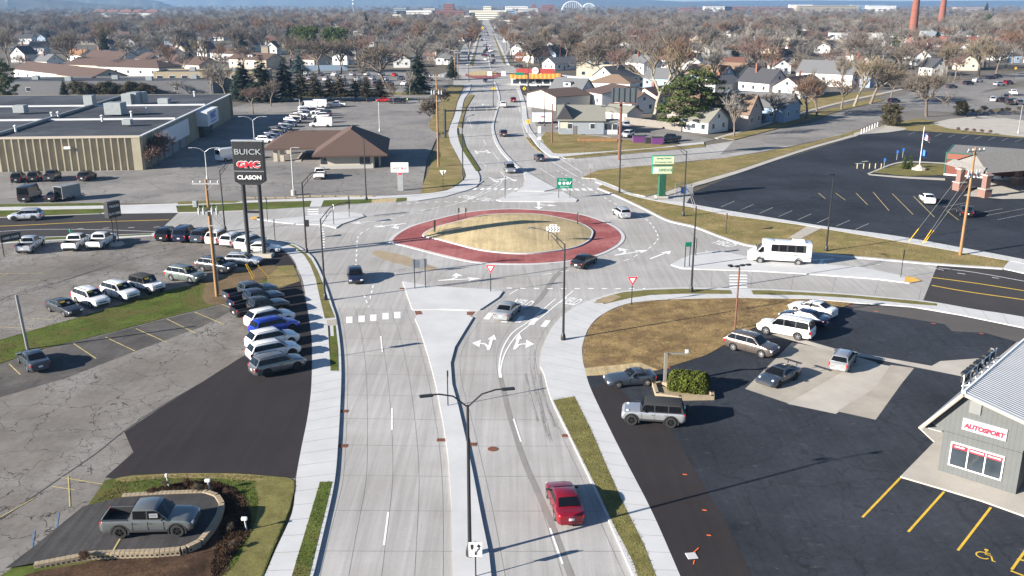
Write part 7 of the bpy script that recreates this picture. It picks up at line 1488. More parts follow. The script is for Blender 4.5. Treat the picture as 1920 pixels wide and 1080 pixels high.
# two people in high-visibility vests at the back of the store lot
def person(pos, rz, label, vest):
    r_ = empty('person', pos, rz, label, 'person', 'people in vests at the back of the store lot')
    J = {'pel': (0, 0, .95, .15, .11), 'wst': (0, 0, 1.12, .14, .10), 'chs': (0, 0, 1.34, .17, .11), 'nck': (0, 0, 1.50, .06, .06), 'hd': (0, .01, 1.62, .09, .10), 'top': (0, .01, 1.75, .07, .08)}
    E_ = [('pel', 'wst'), ('wst', 'chs'), ('chs', 'nck'), ('nck', 'hd'), ('hd', 'top')]
    for s, n_ in ((-1, 'l'), (1, 'r')):
        J.update({'hip'+n_: (s*.10, 0, .88, .09, .09), 'kne'+n_: (s*.11, .03, .50, .06, .065), 'ank'+n_: (s*.12, 0, .08, .045, .045), 'toe'+n_: (s*.13, .16, .04, .04, .03), 'sho'+n_: (s*.19, 0, 1.42, .065, .065), 'elb'+n_: (s*.25, .02, 1.14, .045, .045), 'wri'+n_: (s*.24, .14, .93, .032, .032), 'hnd'+n_: (s*.23, .2, .86, .035, .02)})
        E_ += [('pel', 'hip'+n_), ('hip'+n_, 'kne'+n_), ('kne'+n_, 'ank'+n_), ('ank'+n_, 'toe'+n_), ('chs', 'sho'+n_), ('sho'+n_, 'elb'+n_), ('elb'+n_, 'wri'+n_), ('wri'+n_, 'hnd'+n_)]
    K_ = list(J); me = bpy.data.meshes.new('body'); me.from_pydata([J[k][:3] for k in K_], [(K_.index(a), K_.index(b)) for a, b in E_], []); o = bpy.data.objects.new('body', me); COL.objects.link(o)
    md = o.modifiers.new('skin', 'SKIN')
    for k, v in zip(K_, me.skin_vertices[0].data): v.radius = J[k][3:]; v.use_root = k == 'pel'
    o.modifiers.new('sub', 'SUBSURF').levels = 1
    dg = bpy.context.evaluated_depsgraph_get(); m2 = bpy.data.meshes.new_from_object(o.evaluated_get(dg)); o.modifiers.clear(); o.data = m2; o.parent = r_
    for m_ in ('darkcloth', 'skin_tone', 'vest'): m2.materials.append(M[m_])
    for p in m2.polygons:
        z = p.center.z; p.material_index = 1 if z > 1.5 or (z < .95 and abs(p.center.x) > .19 and z > .8) else 2 if 1.0 < z < 1.48 and abs(p.center.x) < .2 else 0
    MB().lathe([(.10, 1.62), (.105, 1.70), (.06, 1.79), (0, 1.80)], 12, (0, -.01, 0)).build('hair', M['mulchhair'], r_, 60)
M['darkcloth'] = pm('dark_clothes', (.03, .032, .04), .9); M['skin_tone'] = pm('skin', (.42, .26, .19), .6); M['vest'] = pm('hi_vis_vest', (.45, .62, .05), .7); M['mulchhair'] = pm('dark_hair', (.03, .02, .015), .7)
p = G(764, 193, .06); person(p, R(160), 'person in a yellow-green vest standing beside the black pickup', 1); p = G(786, 193, .06); person(p, R(200), 'person in a yellow-green vest standing alone in the store lot', 1)
# parked rows farther off (too small for parts)
rnd = random.Random(5)
def row(items, grp, phr, heading, z=ZC):
    for k, (x, y, c, kd) in enumerate(items):
        p = G(x, y, z); vehicle(kd, c, p, R(heading+rnd.uniform(-3, 3)), '%s %s %s' % ({'pale': 'silver', 'navy': 'dark blue', 'steelblue': 'blue-grey', 'dark': 'dark grey', 'brightred': 'bright red'}.get(c, c), {'estate_suv': 'large SUV', 'cargo_van': 'van', 'crossover': 'SUV', 'suv': 'compact SUV'}.get(kd, kd), phr), {'cargo_van': 'van', 'crossover': 'suv', 'estate_suv': 'suv'}.get(kd, 'car' if kd in ('sedan', 'hatchback', 'wagon', 'minivan') else kd), grp, z, far=True)
row([(500, 268, 'white', 'suv'), (507, 262, 'navy', 'sedan'), (513, 256, 'navy', 'sedan'), (521, 250, 'black', 'suv'), (530, 244, 'navy', 'sedan'), (540, 238, 'steelblue', 'sedan'), (549, 231, 'navy', 'suv'), (559, 224, 'black', 'suv'), (566, 218, 'white', 'sedan'), (575, 212, 'navy', 'suv')], 'cars in the shaded row by the warehouse', 'in the shaded row beside the warehouse', -20)
row([(578, 205, 'white', 'cargo_van'), (596, 202, 'white', 'cargo_van'), (585, 211, 'red', 'sedan'), (598, 214, 'white', 'suv'), (602, 222, 'white', 'crossover'), (607, 217, 'steelblue', 'suv'), (606, 230, 'brightred', 'suv'), (603, 238, 'white', 'cargo_van'), (632, 200, 'white', 'pickup')], 'vehicles in the store lot behind the bank', 'in the sunny row behind the bank', 185)
row([(719, 191, 'brightred', 'sedan'), (745, 194, 'black', 'pickup')], None, 'alone at the back of the store lot', 180)
row([(1815, 159, 'black', 'suv'), (1833, 154, 'white', 'suv'), (1857, 148, 'navy', 'sedan'), (1870, 145, 'navy', 'sedan'), (1784, 165, 'dark', 'sedan'), (1873, 161, 'pale', 'suv'), (1890, 158, 'red', 'suv'), (1676, 192, 'navy', 'hatchback')], 'cars along the side street', 'parked along the right-hand side street', 25)
row([(1860, 190, 'pale', 'minivan'), (1876, 191, 'black', 'suv'), (1892, 196, 'black', 'pickup'), (1911, 196, 'steelblue', 'suv'), (1899, 178, 'white', 'pickup'), (1884, 185, 'dark', 'suv')], 'cars in the pale lot at the right', 'in the pale lot at the right edge', 70, .1)
row([(1001, 163, 'white', 'pickup'), (993, 158, 'blue', 'pickup'), (972, 127, 'black', 'suv'), (1143, 210, 'black', 'sedan'), (1060, 243, 'dark', 'suv')], None, 'near the burger restaurant', 170, .1)
its = []
for k in range(26): y = 142+(k % 3)*9+rnd.uniform(-1, 1); its.append((575+k*9.3+rnd.uniform(-3, 3), y, rnd.choice(['white', 'pale', 'navy', 'dark', 'steelblue', 'white', 'brightred', 'black']), rnd.choice(['sedan', 'suv', 'suv', 'pickup', 'crossover'])))
row(its, 'cars behind the dark conifers', 'behind the row of dark conifers', 80, .1)
its = []
for k in range(34): f = rnd.random()**1.5; y = 120-f*72; xc = 919-(120-y)*.16; its.append((xc+rnd.choice([-1, -.6, -.3, .3, .6])*(13*(y+10)/130), y, rnd.choice(['white', 'pale', 'navy', 'dark', 'red', 'white', 'black']), rnd.choice(['sedan', 'suv', 'pickup', 'hatchback'])))
row(its, 'traffic far up the main street', 'far up the straight main street', 92, .03)
for o in PROTO.values():
    if not o['used']:
        for c in list(o.children_recursive): bpy.data.objects.remove(c)
        bpy.data.objects.remove(o)
    else: del o['used']
for o in bpy.data.objects:
    if 'used' in o: del o['used']
# ------------------------------------------------------------------ trees: shared meshes, every tree its own object
def bark(name, col): return pm(name, col, .95, .25, 3, bump=.3)
M['bark'] = bark('bark', (.155, .125, .10)); M['barklight'] = bark('lichened_bark', (.24, .215, .16))
TW = {'greybrown': (.135, .108, .083), 'grey': (.172, .154, .136), 'rusty': (.15, .088, .055), 'reddish': (.165, .105, .085), 'ochre': (.18, .142, .092), 'pale': (.235, .212, .182)}
for k, c in TW.items(): M['tw_'+k] = pm('twigs_'+k, c, .95, .3, .5)
for k, c in {'spruce': (.021, .033, .019), 'bluespruce': (.07, .10, .10), 'pine': (.058, .075, .023), 'yew': (.05, .042, .02), 'roundpine': (.05, .07, .018), 'arbor': (.05, .072, .018), 'hedge': (.066, .08, .012)}.items():
    m, t, b, ns, ls = nodes('needles_'+k); v = wpos(ns, ls, obj=True); f = ramp(ns, ls, noise(ns, ls, v, 1.3, 3), .3, .7)
    ls.new(mixc(ns, ls, f, mul(c, .55), mul(c, 1.7)), b.inputs['Base Color']); b.inputs['Roughness'].default_value = .9; b.inputs['Specular IOR Level'].default_value = .2; M['n_'+k] = m
def bare_tree(seed, h=14, spread=.55, lean=0, forks=4, dens=1.0, wide=.06):
    """returns (trunk mesh builder, twig builder) for a leafless tree of height about h"""
    r = random.Random(seed); tr = MB(); tw = MB(); tips = []
    def ribbon_(p, d, L, w):
        side = d.cross(Vector((r.uniform(-1, 1), r.uniform(-1, 1), r.uniform(-1, 1))))
        if side.length < 1e-3: return
        side = side.normalized()*w; e = p+d*L+Vector((r.uniform(-.2, .2), r.uniform(-.2, .2), r.uniform(-.05, .2)))*L
        tw.add([p-side, p+side, e+side*.3, e-side*.3], [[0, 1, 2, 3]])
    def grow(p, d, L, rad, lv):
        n = 3; pts = [p]; q = p; dd = d
        for i in range(n):
            dd = (dd+Vector((r.uniform(-.22, .22), r.uniform(-.22, .22), r.uniform(-.05, .2)))).normalized(); q = q+dd*L/n; pts.append(q)
        if lv <= 2: tr.tube(pts, [rad, rad*.88, rad*.76, rad*.62], 6 if lv < 2 else 4, cap=False)
        else: tw.tube(pts, [rad, rad*.8, rad*.6, rad*.4], 3, cap=False)
        if lv >= 4:
            for a, b in zip(pts, pts[1:]):
                for k in range(int(3*dens)):
                    ribbon_(a.lerp(b, r.random()), (dd+Vector((r.uniform(-1, 1), r.uniform(-1, 1), r.uniform(-.5, .9)))).normalized(), r.uniform(.4, 1.15)*h/14, wide*r.uniform(.35, .8)*h/14)
            return
        kn = forks if lv == 0 else r.choice((3, 3, 4)) if lv < 3 else 4
        a0 = r.uniform(0, 6.28)
        for k in range(kn):
            a = a0+6.28*k/kn+r.uniform(-.4, .4); up = dd
            sp = spread*r.uniform(.65, 1.3); x = up.cross(Vector((.3, .2, 1)) if abs(up.z) < .95 else Vector((1, 0, 0))).normalized(); y = up.cross(x)
            nd = (up*math.cos(sp)+(x*math.cos(a)+y*math.sin(a))*math.sin(sp)+Vector((0, 0, .12))).normalized()
            st = pts[-1] if k < 2 or lv == 0 else pts[r.choice((1, 2))]
            grow(st, nd, L*r.uniform(.62, .86), rad*.60, lv+1)
    grow(Vector((0, 0, 0)), Vector((lean, 0, 1)).normalized(), h*.27, h*.021, 0)
    return tr, tw
def cone_tree(seed, h, rb, droop=.25, whorls=22, per=11, dens=1.0, irregular=0.0, bare=.08):
    r = random.Random(seed); tr = MB(); tw = MB(); tr.tube([(0, 0, 0), (0, 0, h*.6), (0, 0, h*.98)], [h*.018, h*.011, .02], 6)
    for i in range(whorls):
        f = bare+(1-bare)*(i/whorls); z = h*f; R_ = rb*(1-f)**.85*(1+irregular*r.uniform(-.6, .35))+.12*rb*.4
        for k in range(max(4, int(per*(1-f*.6)))):
            a = r.uniform(0, 6.28); L = R_*r.uniform(.72, 1.12); u = Vector((math.cos(a), math.sin(a), 0)); s = Vector((-u.y, u.x, 0))
            n_ = max(3, int(L/.32*dens))
            for j in range(n_):
                g = (j+.5)/n_; p = Vector((0, 0, z))+u*L*g+Vector((0, 0, -droop*L*g*g+.12*L*g)); w = (.16+.34*(1-g)*min(1, L/2))*r.uniform(.8, 1.3)*max(.55, h/14)
                n2 = Vector((r.uniform(-.5, .5), r.uniform(-.5, .5), 1)).normalized(); d2 = (u*r.uniform(.5, 1)+s*r.uniform(-.8, .8)+Vector((0, 0, r.uniform(-.5, .15)))).normalized(); s2 = n2.cross(d2).normalized()*w
                tw.add([p-s2, p+s2, p+d2*w*2.4+s2*.25, p+d2*w*2.4-s2*.25], [[0, 1, 2, 3]])
    return tr, tw
def clump_tree(seed, h, R_, clumps=26, z0=.3, leaf=.28, per=110, trunk=True, flat=.6, zpow=1.0, rmin=.24, rmax=.42):
    r = random.Random(seed); tr = MB(); tw = MB()
    if trunk: tr.tube([(0, 0, 0), (.1, 0, h*.5), (0, .1, h*.9)], [h*.02, h*.014, .05], 6)
    for c in range(clumps):
        f = r.random()**zpow; z = h*(z0+(1-z0)*f*.93); rr = R_*math.sqrt(max(0, 1-((f-.35)/.72)**2))*r.uniform(.25, 1); a = r.uniform(0, 6.28); cc = Vector((rr*math.cos(a), rr*math.sin(a), z)); cr_ = R_*r.uniform(rmin, rmax)
        if trunk: tr.tube([(0, 0, z*.85), cc*.75+Vector((0, 0, z*.25))], [h*.007, .02], 4, cap=False)
        for k in range(per):
            d = Vector((r.gauss(0, 1), r.gauss(0, 1), r.gauss(0, 1))).normalized(); p = cc+Vector((d.x, d.y, d.z*flat))*cr_*r.uniform(.55, 1.05); n2 = (d+Vector((r.uniform(-.8, .8), r.uniform(-.8, .8), r.uniform(-.4, .9)))).normalized(); x = n2.cross(Vector((r.uniform(-1, 1), r.uniform(-1, 1), .3))).normalized()*leaf*r.uniform(.5, 1.2); y = n2.cross(x)*.55
            tw.add([p-x-y, p+x-y, p+x+y, p-x+y], [[0, 1, 2, 3]])
    return tr, tw
TP = {}
def proto(name, b, trunkm, crownm):
    tr, tw = b; a = tr.mesh(name+'_trunk', 60); a.materials.append(M[trunkm]); c = tw.mesh(name+'_crown'); c.materials.append(M[crownm]); TP[name] = (a, c, max(v[2] for v in tw.v), crownm)
for i in range(3): proto('bare%d' % i, bare_tree(11+i, 14, (.50, .62, .72)[i], 0, (4, 5, 3)[i]), 'bark', 'tw_greybrown')
proto('spread', bare_tree(31, 14, .80, 0, 6, 1.3), 'bark', 'tw_greybrown'); proto('upright', bare_tree(41, 14, .38, 0, 4, 1.0), 'bark', 'tw_grey'); proto('ash', bare_tree(52, 14, .58, .04, 3, .55, .05), 'barklight', 'tw_ochre'); proto('smallbare', bare_tree(61, 7, .55, 0, 4, .9, .07), 'bark', 'tw_greybrown')
proto('spruce', cone_tree(1, 14, 4.3, .35, 30, 17, 1.25), 'bark', 'n_spruce'); proto('bluespruce', cone_tree(2, 11, 4.2, .2, 26, 18, 1.25), 'bark', 'n_bluespruce'); proto('wildspruce', cone_tree(3, 14, 5.0, .5, 26, 14, 1.2, .4, .14), 'bark', 'n_spruce'); proto('yewtree', cone_tree(4, 10, 5.6, .15, 20, 20, 1.25, .6, .2), 'bark', 'n_yew')
proto('pine', clump_tree(5, 14, 4.8, 100, .16, .17, 95, flat=.42, rmin=.14, rmax=.30, zpow=1.15), 'bark', 'n_pine'); proto('roundpine', clump_tree(6, 11, 5.2, 60, .35, .19, 130, zpow=.8), 'bark', 'n_roundpine'); proto('juniper', clump_tree(8, 6, 3.0, 46, .14, .16, 110, zpow=1.3), 'bark', 'n_yew'); proto('arbor', cone_tree(9, 3.2, .75, -.2, 24, 14, 2.2, 0, .03), 'bark', 'n_arbor'); proto('shrub', bare_tree(71, 4, .75, 0, 7, 1.4, .16), 'bark', 'tw_reddish'); proto('bigbush', clump_tree(12, 7, 4.5, 46, .1, .2, 120, False), 'bark', 'n_yew')
TREES = []
def tree(kind, pos, h, label, cat='tree', group='bare trees', tint=None, parts=True, z=0, wid=1.0):
    a, c, hh, cm = TP[kind]; s = h/hh; p = Vector((pos[0], pos[1], z)); n_ = {'spruce': 'spruce_tree', 'bluespruce': 'spruce_tree', 'wildspruce': 'spruce_tree', 'yewtree': 'conifer_tree', 'pine': 'pine_tree', 'roundpine': 'pine_tree', 'juniper': 'juniper_tree', 'arbor': 'conifer_shrub', 'shrub': 'bare_shrub', 'bigbush': 'bush'}.get(kind, 'bare_tree')
    t = empty(n_, p, random.uniform(0, 6.28), label, cat, group); t.scale = (s*wid, s*wid, s)
    o = bpy.data.objects.new('trunk', a); COL.objects.link(o); o.parent = t
    k = bpy.data.objects.new('crown', c); COL.objects.link(k); k.parent = t
    if tint: k.material_slots[0].link = 'OBJECT'; k.material_slots[0].material = M['tw_'+tint]
    return t
def tpx(kind, x, y, ytop, label, **k):
    p = G(x, y); return tree(kind, (p.x, p.y), max(1.5, HT(x, y, ytop)), label, **k)
C_ = dict(group='evergreens'); 
for a in (('spruce', 200, 118, 53, 'dark spruce standing tall above the left-hand roofs'), ('spruce', 318, 112, 82, 'small dark spruce left of the white gable'), ('spruce', 338, 100, 66, 'slim dark spruce above the townhouses'), ('bluespruce', 354, 110, 72, 'grey-green spruce above the tan office'), ('wildspruce', 452, 100, 46, 'ragged olive spruce on the left woodland edge'), ('spruce', 457, 190, 108, 'dark spruce left of the pair by the tan office'), ('spruce', 493, 192, 103, 'tallest dark spruce in front of the tan office'), ('wildspruce', 536, 190, 108, 'tall dark ragged spruce at the store verge'), ('bluespruce', 448, 188, 136, 'pale blue spruce, left of the pair behind the warehouse'), ('bluespruce', 474, 190, 138, 'pale blue spruce, right of the pair behind the warehouse'), ('bluespruce', 562, 140, 93, 'tall blue spruce by the screen wall'), ('spruce', 785, 176, 98, 'dark spruce before the huge bare tree'), ('wildspruce', 848, 150, 106, 'ragged dark spruce by the orange timber poles'), ('spruce', 686, 60, 22, 'lone dark spruce on the skyline near the hospital'), ('roundpine', 575, 112, 46, 'green rounded pine, left of the pair above bare crowns'), ('roundpine', 630, 112, 48, 'green rounded pine, right of the pair above bare crowns'), ('spruce', 122, 182, 150, 'small dark spruce at the end of the hedge row'), ('spruce', 1377, 128, 82, 'grey-green spruce above the cream dormer house'), ('spruce', 1333, 104, 64, 'dark spruce among the bare trees right of centre'), ('bluespruce', 1580, 140, 112, 'small green conifer among the right-hand houses'), ('spruce', 1848, 30, 4, 'dark conifer on the far right skyline'), ('spruce', 1860, 32, 14, 'smaller dark conifer on the far right skyline'), ('spruce', 1118, 30, 18, 'tiny dark conifer right of the bridges'), ('pine', 8, 196, 108, 'dark green pine cut by the left edge'), ('spruce', 440, 60, 38, 'small dark conifer in the far left woods')):
    tpx(*a[:4], a[4], wid=1.3 if 'spruce' in a[0] and a[2] > 120 else 1, **C_)
tpx('pine', 1278, 246, 140, 'big open green pine, left stem of the pair by the fence', wid=1.35, **C_); tpx('pine', 1312, 243, 122, 'big open green pine, right taller stem of the pair', wid=1.15, **C_)
tpx('juniper', 1671, 236, 192, 'rounded olive juniper at the street corner', group='evergreens'); tpx('bigbush', 1802, 217, 186, 'dark leaning juniper bush by the pale sign', cat='bush', group='evergreens', wid=.8); tpx('arbor', 1695, 318, 292, 'slim pointed green conifer, left of the pair by the flagpole', cat='shrub', group='evergreens', z=ZG); tpx('arbor', 1706, 318, 292, 'slim pointed green conifer, right of the pair by the flagpole', cat='shrub', group='evergreens', z=ZG)
for k, (x, y, yt) in enumerate(((566, 190, 131), (592, 191, 135), (619, 190, 143), (640, 191, 138), (668, 189, 144), (688, 191, 140), (714, 190, 147))): tpx('yewtree', x, y, yt, 'dark brown-green conifer in the verge row by the store lot, %s from left' % ('first', 'second', 'third', 'fourth', 'fifth', 'sixth', 'seventh')[k], group='dark conifers along the store verge', wid=(1.35, 1.1, 1.5, 1.2, 1.3, 1.05, 1.4)[k])
for k, x in enumerate((148, 165, 182, 200, 212, 232, 250, 268, 284)): tpx('bigbush', x, 182, 150+(k % 3)*4, 'bulky olive evergreen in the hedge row behind the warehouse, %s from left' % ('first', 'second', 'third', 'fourth', 'fifth', 'sixth', 'seventh', 'eighth', 'last')[k], cat='bush', group='hedge row behind the warehouse')
B_ = dict(group='street trees and garden trees')
for a, t_ in ((('bare2', 560, 136, 66, 'dark bare tree in front of the left rounded pine'), 'greybrown'), (('spread', 598, 138, 62, 'dark bare tree between the two rounded pines'), 'greybrown'), (('bare1', 640, 137, 64, 'dark bare tree in front of the right rounded pine'), 'greybrown'), (('spread', 726, 168, 70, 'huge spreading bare tree above the dark conifers'), None), (('ash', 1224, 226, 60, 'large pale-limbed bare ash behind the fence'), 'ochre'), (('smallbare', 1376, 257, 170, 'slender bare tree on the street verge by the pink-beige house'), 'pale'), (('bare1', 1400, 236, 185, 'small bare tree beside the slender one'), None), (('bare2', 1452, 232, 165, 'dark bare street tree in front of the grey roof'), None), (('bare0', 1512, 223, 140, 'bare street tree with red-brown twigs'), 'rusty'), (('bare1', 1531, 218, 128, 'bare street tree leaning over the blue house'), None), (('bare2', 1578, 206, 138, 'bare street tree with a dark fork'), 'rusty'), (('ash', 1601, 200, 92, 'leaning pale-trunked bare tree at the street bend'), 'ochre'), (('spread', 1632, 195, 96, 'large bare tree with pale trunk at the street bend'), 'ochre'), (('bare0', 1670, 186, 130, 'bare tree behind the passing blue car'), None), (('spread', 1737, 219, 118, 'wide spreading bare tree on the corner lawn'), 'greybrown'), (('bare0', 1834, 148, 62, 'tall bare tree on the far kerb, left of two'), 'ochre'), (('bare1', 1868, 140, 70, 'tall bare tree on the far kerb, right of two'), None), (('bare2', 1790, 150, 102, 'rusty bare tree by the dark fence'), 'reddish'), (('bare1', 1120, 112, 60, 'bare tree beside the orange roof'), None), (('bare0', 1092, 145, 82, 'dark bare tree before the cream block'), 'greybrown'), (('spread', 990, 125, 60, 'bare tree behind the tiny orange hut'), None), (('bare1', 1180, 130, 78, 'bare tree behind the long white building'), None), (('smallbare', 398, 186, 112, 'bare tree in front of the tan office'), 'ochre'), (('bare1', 424, 186, 108, 'pale bare tree at the warehouse back corner'), 'pale'), (('bare0', 508, 200, 146, 'bare tree beside the blue spruces'), None), (('bare2', 330, 180, 148, 'rounded bare tree behind the warehouse'), 'pale'), (('smallbare', 738, 196, 150, 'small bare tree at the store verge'), None), (('upright', 768, 180, 130, 'pale upright bare tree left of the dark spruce'), 'pale'), (('shrub', 805, 235, 180, 'tangle of bare shrub on the bank verge'), 'greybrown'), (('shrub', 830, 205, 160, 'bare brushwood on the left of the north leg'), 'greybrown'), (('bare2', 475, 214, 158, 'dense red-brown bare tree at the warehouse corner'), 'reddish'), (('shrub', 298, 312, 245, 'red-twigged bare shrub against the ribbed wall'), 'reddish'), (('shrub', 285, 318, 268, 'lower red-twigged bare shrub against the ribbed wall'), 'reddish'), (('shrub', 1425, 236, 212, 'rounded red-brown garden shrub by the grey house'), 'reddish'), (('shrub', 1395, 240, 214, 'dark garden shrub by the pink-beige house'), 'reddish'), (('shrub', 1322, 246, 225, 'bare brush under the big pine'), 'greybrown')): tpx(*a, tint=t_, wid=1.25 if a[0] in ('spread', 'bare0', 'bare1', 'bare2', 'ash') else 1, **B_)
for k in range(11): p = G(1812+k*11, 214+(k % 3)*2-k*.2); tree('shrub', (p.x, p.y), random.uniform(1.6, 2.8), 'dry brown shrub in the bed along the pale lot, %s of the row' % ('first', 'second', 'third', 'fourth', 'fifth', 'sixth', 'seventh', 'eighth', 'ninth', 'tenth', 'last')[k], cat='shrub', group='dry shrubs along the pale lot', tint='ochre')
for k in range(5): p = G(1796+k*15, 248+k*1.2); tree('shrub', (p.x, p.y), 1.4, 'low leafless shrub at the hall lot edge, %s of five' % ('first', 'second', 'third', 'fourth', 'last')[k], cat='shrub', group='low shrubs at the hall lot edge', tint='reddish')
for k, (x, y, s) in enumerate(((285, 932, .8), (310, 915, .6), (350, 913, .7), (372, 928, .9), (425, 930, .6), (432, 1000, .7), (402, 1048, .7), (437, 1030, .6), (160, 1058, .9))):
    p = G(x, y, ZG); tree('shrub', (p.x, p.y), s, ('dry tan perennial clump in the mulch bed' if k % 2 else 'low bare bush in the mulch bed')+', %s round the pad' % ('first', 'second', 'third', 'fourth', 'fifth', 'sixth', 'seventh', 'eighth', 'ninth')[k], cat='plant', group='dormant plants in the mulch bed', tint='ochre' if k % 2 else 'rusty', z=ZG)
# clipped hedge by the off-roader
hb = MB(); r = random.Random(3); p0, p1 = G(1254, 729), G(1328, 737); d = p1-p0
for k in range(15000):
    f = r.random(); a = r.uniform(0, math.pi); c = p0.lerp(p1, f); el = 1-max(0, abs(f-.5)*2-.72)**2*6; rad = 1.2*max(.35, el)*(1+.07*math.sin(f*23+a*4)+.05*math.sin(f*47)); q = c+Vector((-d.y, d.x, 0)).normalized()*math.cos(a)*rad*r.uniform(.8, 1.02)+Vector((0, 0, .2+(1.5*max(.5, el))*math.sin(a)**.7*r.uniform(.8, 1.03)*(1+.045*math.sin(f*29+a*5))))+d.normalized()*r.uniform(-.12, .12)
    n2 = Vector((r.uniform(-1, 1), r.uniform(-1, 1), r.uniform(-.2, 1))).normalized(); x = n2.cross(Vector((r.uniform(-1, 1), .3, 1))).normalized()*r.uniform(.035, .08); y = n2.cross(x)*.6; hb.add([q-x-y, q+x-y, q+x+y, q-x+y], [[0, 1, 2, 3]])
hb.build('clipped_hedge', M['n_hedge'], label='dense clipped green hedge in the block-edged planter', cat='hedge')
rr_ = random.Random(77)
for k in range(16):
    x, y = rr_.choice([(rr_.uniform(20, 640), rr_.uniform(60, 105)), (rr_.uniform(1130, 1900), rr_.uniform(48, 125))]); p = G(x, y)
    tree(rr_.choice(['spruce', 'wildspruce', 'pine']), (p.x, p.y), rr_.uniform(11, 18), 'dark evergreen standing alone among bare trees '+('on the left' if x < 700 else 'on the right'), group='evergreens')
# ---- town trees, each its own object; the woods behind as stuff
def zone(x, y):
    if y > 120: a = 'behind the townhouses' if x < 560 else 'left of the main street' if x < 880 else 'by the burger restaurant' if x < 1110 else 'above the big pine' if x < 1400 else 'along the side street' if x < 1700 else 'behind the pale lot'
    elif y > 75: a = 'among the left-hand roofs' if x < 400 else 'near the rounded pines' if x < 690 else 'left of the straight street' if x < 900 else 'right of the straight street' if x < 1100 else 'among the white houses' if x < 1330 else 'above the cream dormer house' if x < 1500 else 'before the peach warehouse' if x < 1680 else 'before the brick factory'
    else: a = 'on the far left woodland' if x < 330 else 'below the far apartment block' if x < 640 else 'before the hospital' if x < 890 else 'below the arch bridges' if x < 1150 else 'on the hazy right-hand plain' if x < 1480 else 'before the far slab' if x < 1690 else 'beyond the chimneys'
    return a
KT = [('bare0', 'greybrown'), ('bare1', 'grey'), ('bare2', 'greybrown'), ('bare0', 'rusty'), ('spread', 'greybrown'), ('upright', 'grey'), ('bare1', 'pale'), ('bare2', 'reddish'), ('spread', 'grey'), ('upright', 'ochre')]
KN = {'bare0': 'rounded', 'bare1': 'broad', 'bare2': 'open', 'spread': 'spreading', 'upright': 'upright'}; CN = {'greybrown': 'grey-brown', 'grey': 'grey', 'rusty': 'rust-brown', 'pale': 'pale', 'reddish': 'reddish', 'ochre': 'ochre'}
r = random.Random(21); OCC = []
def clear(x, y):
    if y > 176: return False
    xc = 919-(120-y)*.16 if y < 125 else 915; hw = (34 if y < 125 else 60+(y-125)*1.2)
    if abs(x-xc) < hw*(.55+.45*min(1, y/120)): return False
    if 470 < x < 880 and y > 132: return False
    if 880 < x < 1120 and y > 125: return False
    if x > 1640 and y > 135+(1920-x)*.08: return False
    if x < 340 and y > 165: return False
    if x < 520 and 150 < y: return False
    return True
tries = 0; cnt = 0
while cnt < 225 and tries < 9000:
    tries += 1; y = 44+132*r.random()**1.25; x = r.uniform(-25, 1945)
    if not clear(x, y): continue
    if x < 600 and 84 < y < 135 and r.random() < .55: continue
    if any((x-a)**2/(30*(y/100)+6)**2+(y-b)**2/(5*(y/100)+1)**2 < 1 for a, b in OCC): continue
    OCC.append((x, y)); kd, ti = r.choice(KT); p = G(x, y); h = r.choice((9, 11, 13, 15, 17, 19, 21))*r.uniform(.9, 1.1)*(1 if x < 1300 else .85)
    tree(kd, (p.x, p.y), h, '%s %s bare tree %s' % (KN[kd], CN[ti], zone(x, y)), tint=ti, group='bare town trees', wid=r.uniform(.9, 1.2)); cnt += 1
# houses farther in, peeping between the crowns
HM = [('whitewall', 'greyroof'), ('whitewall', 'darkroof'), ('creamwall', 'brownroof'), ('whitewall', 'brownroof'), ('bluewall', 'greyroof'), ('palewall', 'darkroof'), ('tanwall', 'brownroof'), ('whitewall', 'redbrownroof')]
protos = [gable_house('house', m_, r.uniform(9, 12), r.uniform(7.5, 9), r.uniform(3.2, 5.2), r.uniform(2.4, 3.8), '', wins=(3, 2), chimney=k % 3 == 0, porch=k % 2 == 0) for k, m_ in enumerate(HM)]
hc = {'whitewall': 'white', 'creamwall': 'cream', 'bluewall': 'blue-grey', 'palewall': 'pale grey', 'tanwall': 'tan'}; rc = {'greyroof': 'grey', 'darkroof': 'dark', 'brownroof': 'brown', 'redbrownroof': 'red-brown'}
tree_map = {}
for c in bpy.data.objects:
    if c.parent: tree_map.setdefault(c.parent.name, []).append(c)
HP = []; n = 0; tries = 0
while n < 150 and tries < 5000:
    tries += 1; y = 34+112*r.random()**1.1; x = r.uniform(-10, 1930)
    if not clear(x, y) or (x < 640 and y < 66) or (700 < x < 880 and y < 60): continue
    if any((x-a)**2/(34*(y/100)+5)**2+(y-b)**2/(5*(y/100)+1)**2 < 1 for a, b in HP) or (x < 620 and y > 105) or (1000 < x < 1240 and y > 100): continue
    HP.append((x, y)); k = r.randrange(len(protos)); o = protos[k] if not protos[k].get('used') else copy_tree(protos[k], None, tree_map); protos[k]['used'] = 1
    if 'used' in o and o is not protos[k]: del o['used']
    p = G(x, y); o.location = (p.x, p.y, 0); o.rotation_euler = (0, 0, r.choice((0, math.pi/2))+r.uniform(-.2, .2)); tag(o, '%s house with %s roof %s' % (hc[HM[k][0]], rc[HM[k][1]], zone(x, y)), 'house', 'houses among the far trees'); n += 1
for o in protos:
    if 'used' in o: del o['used']
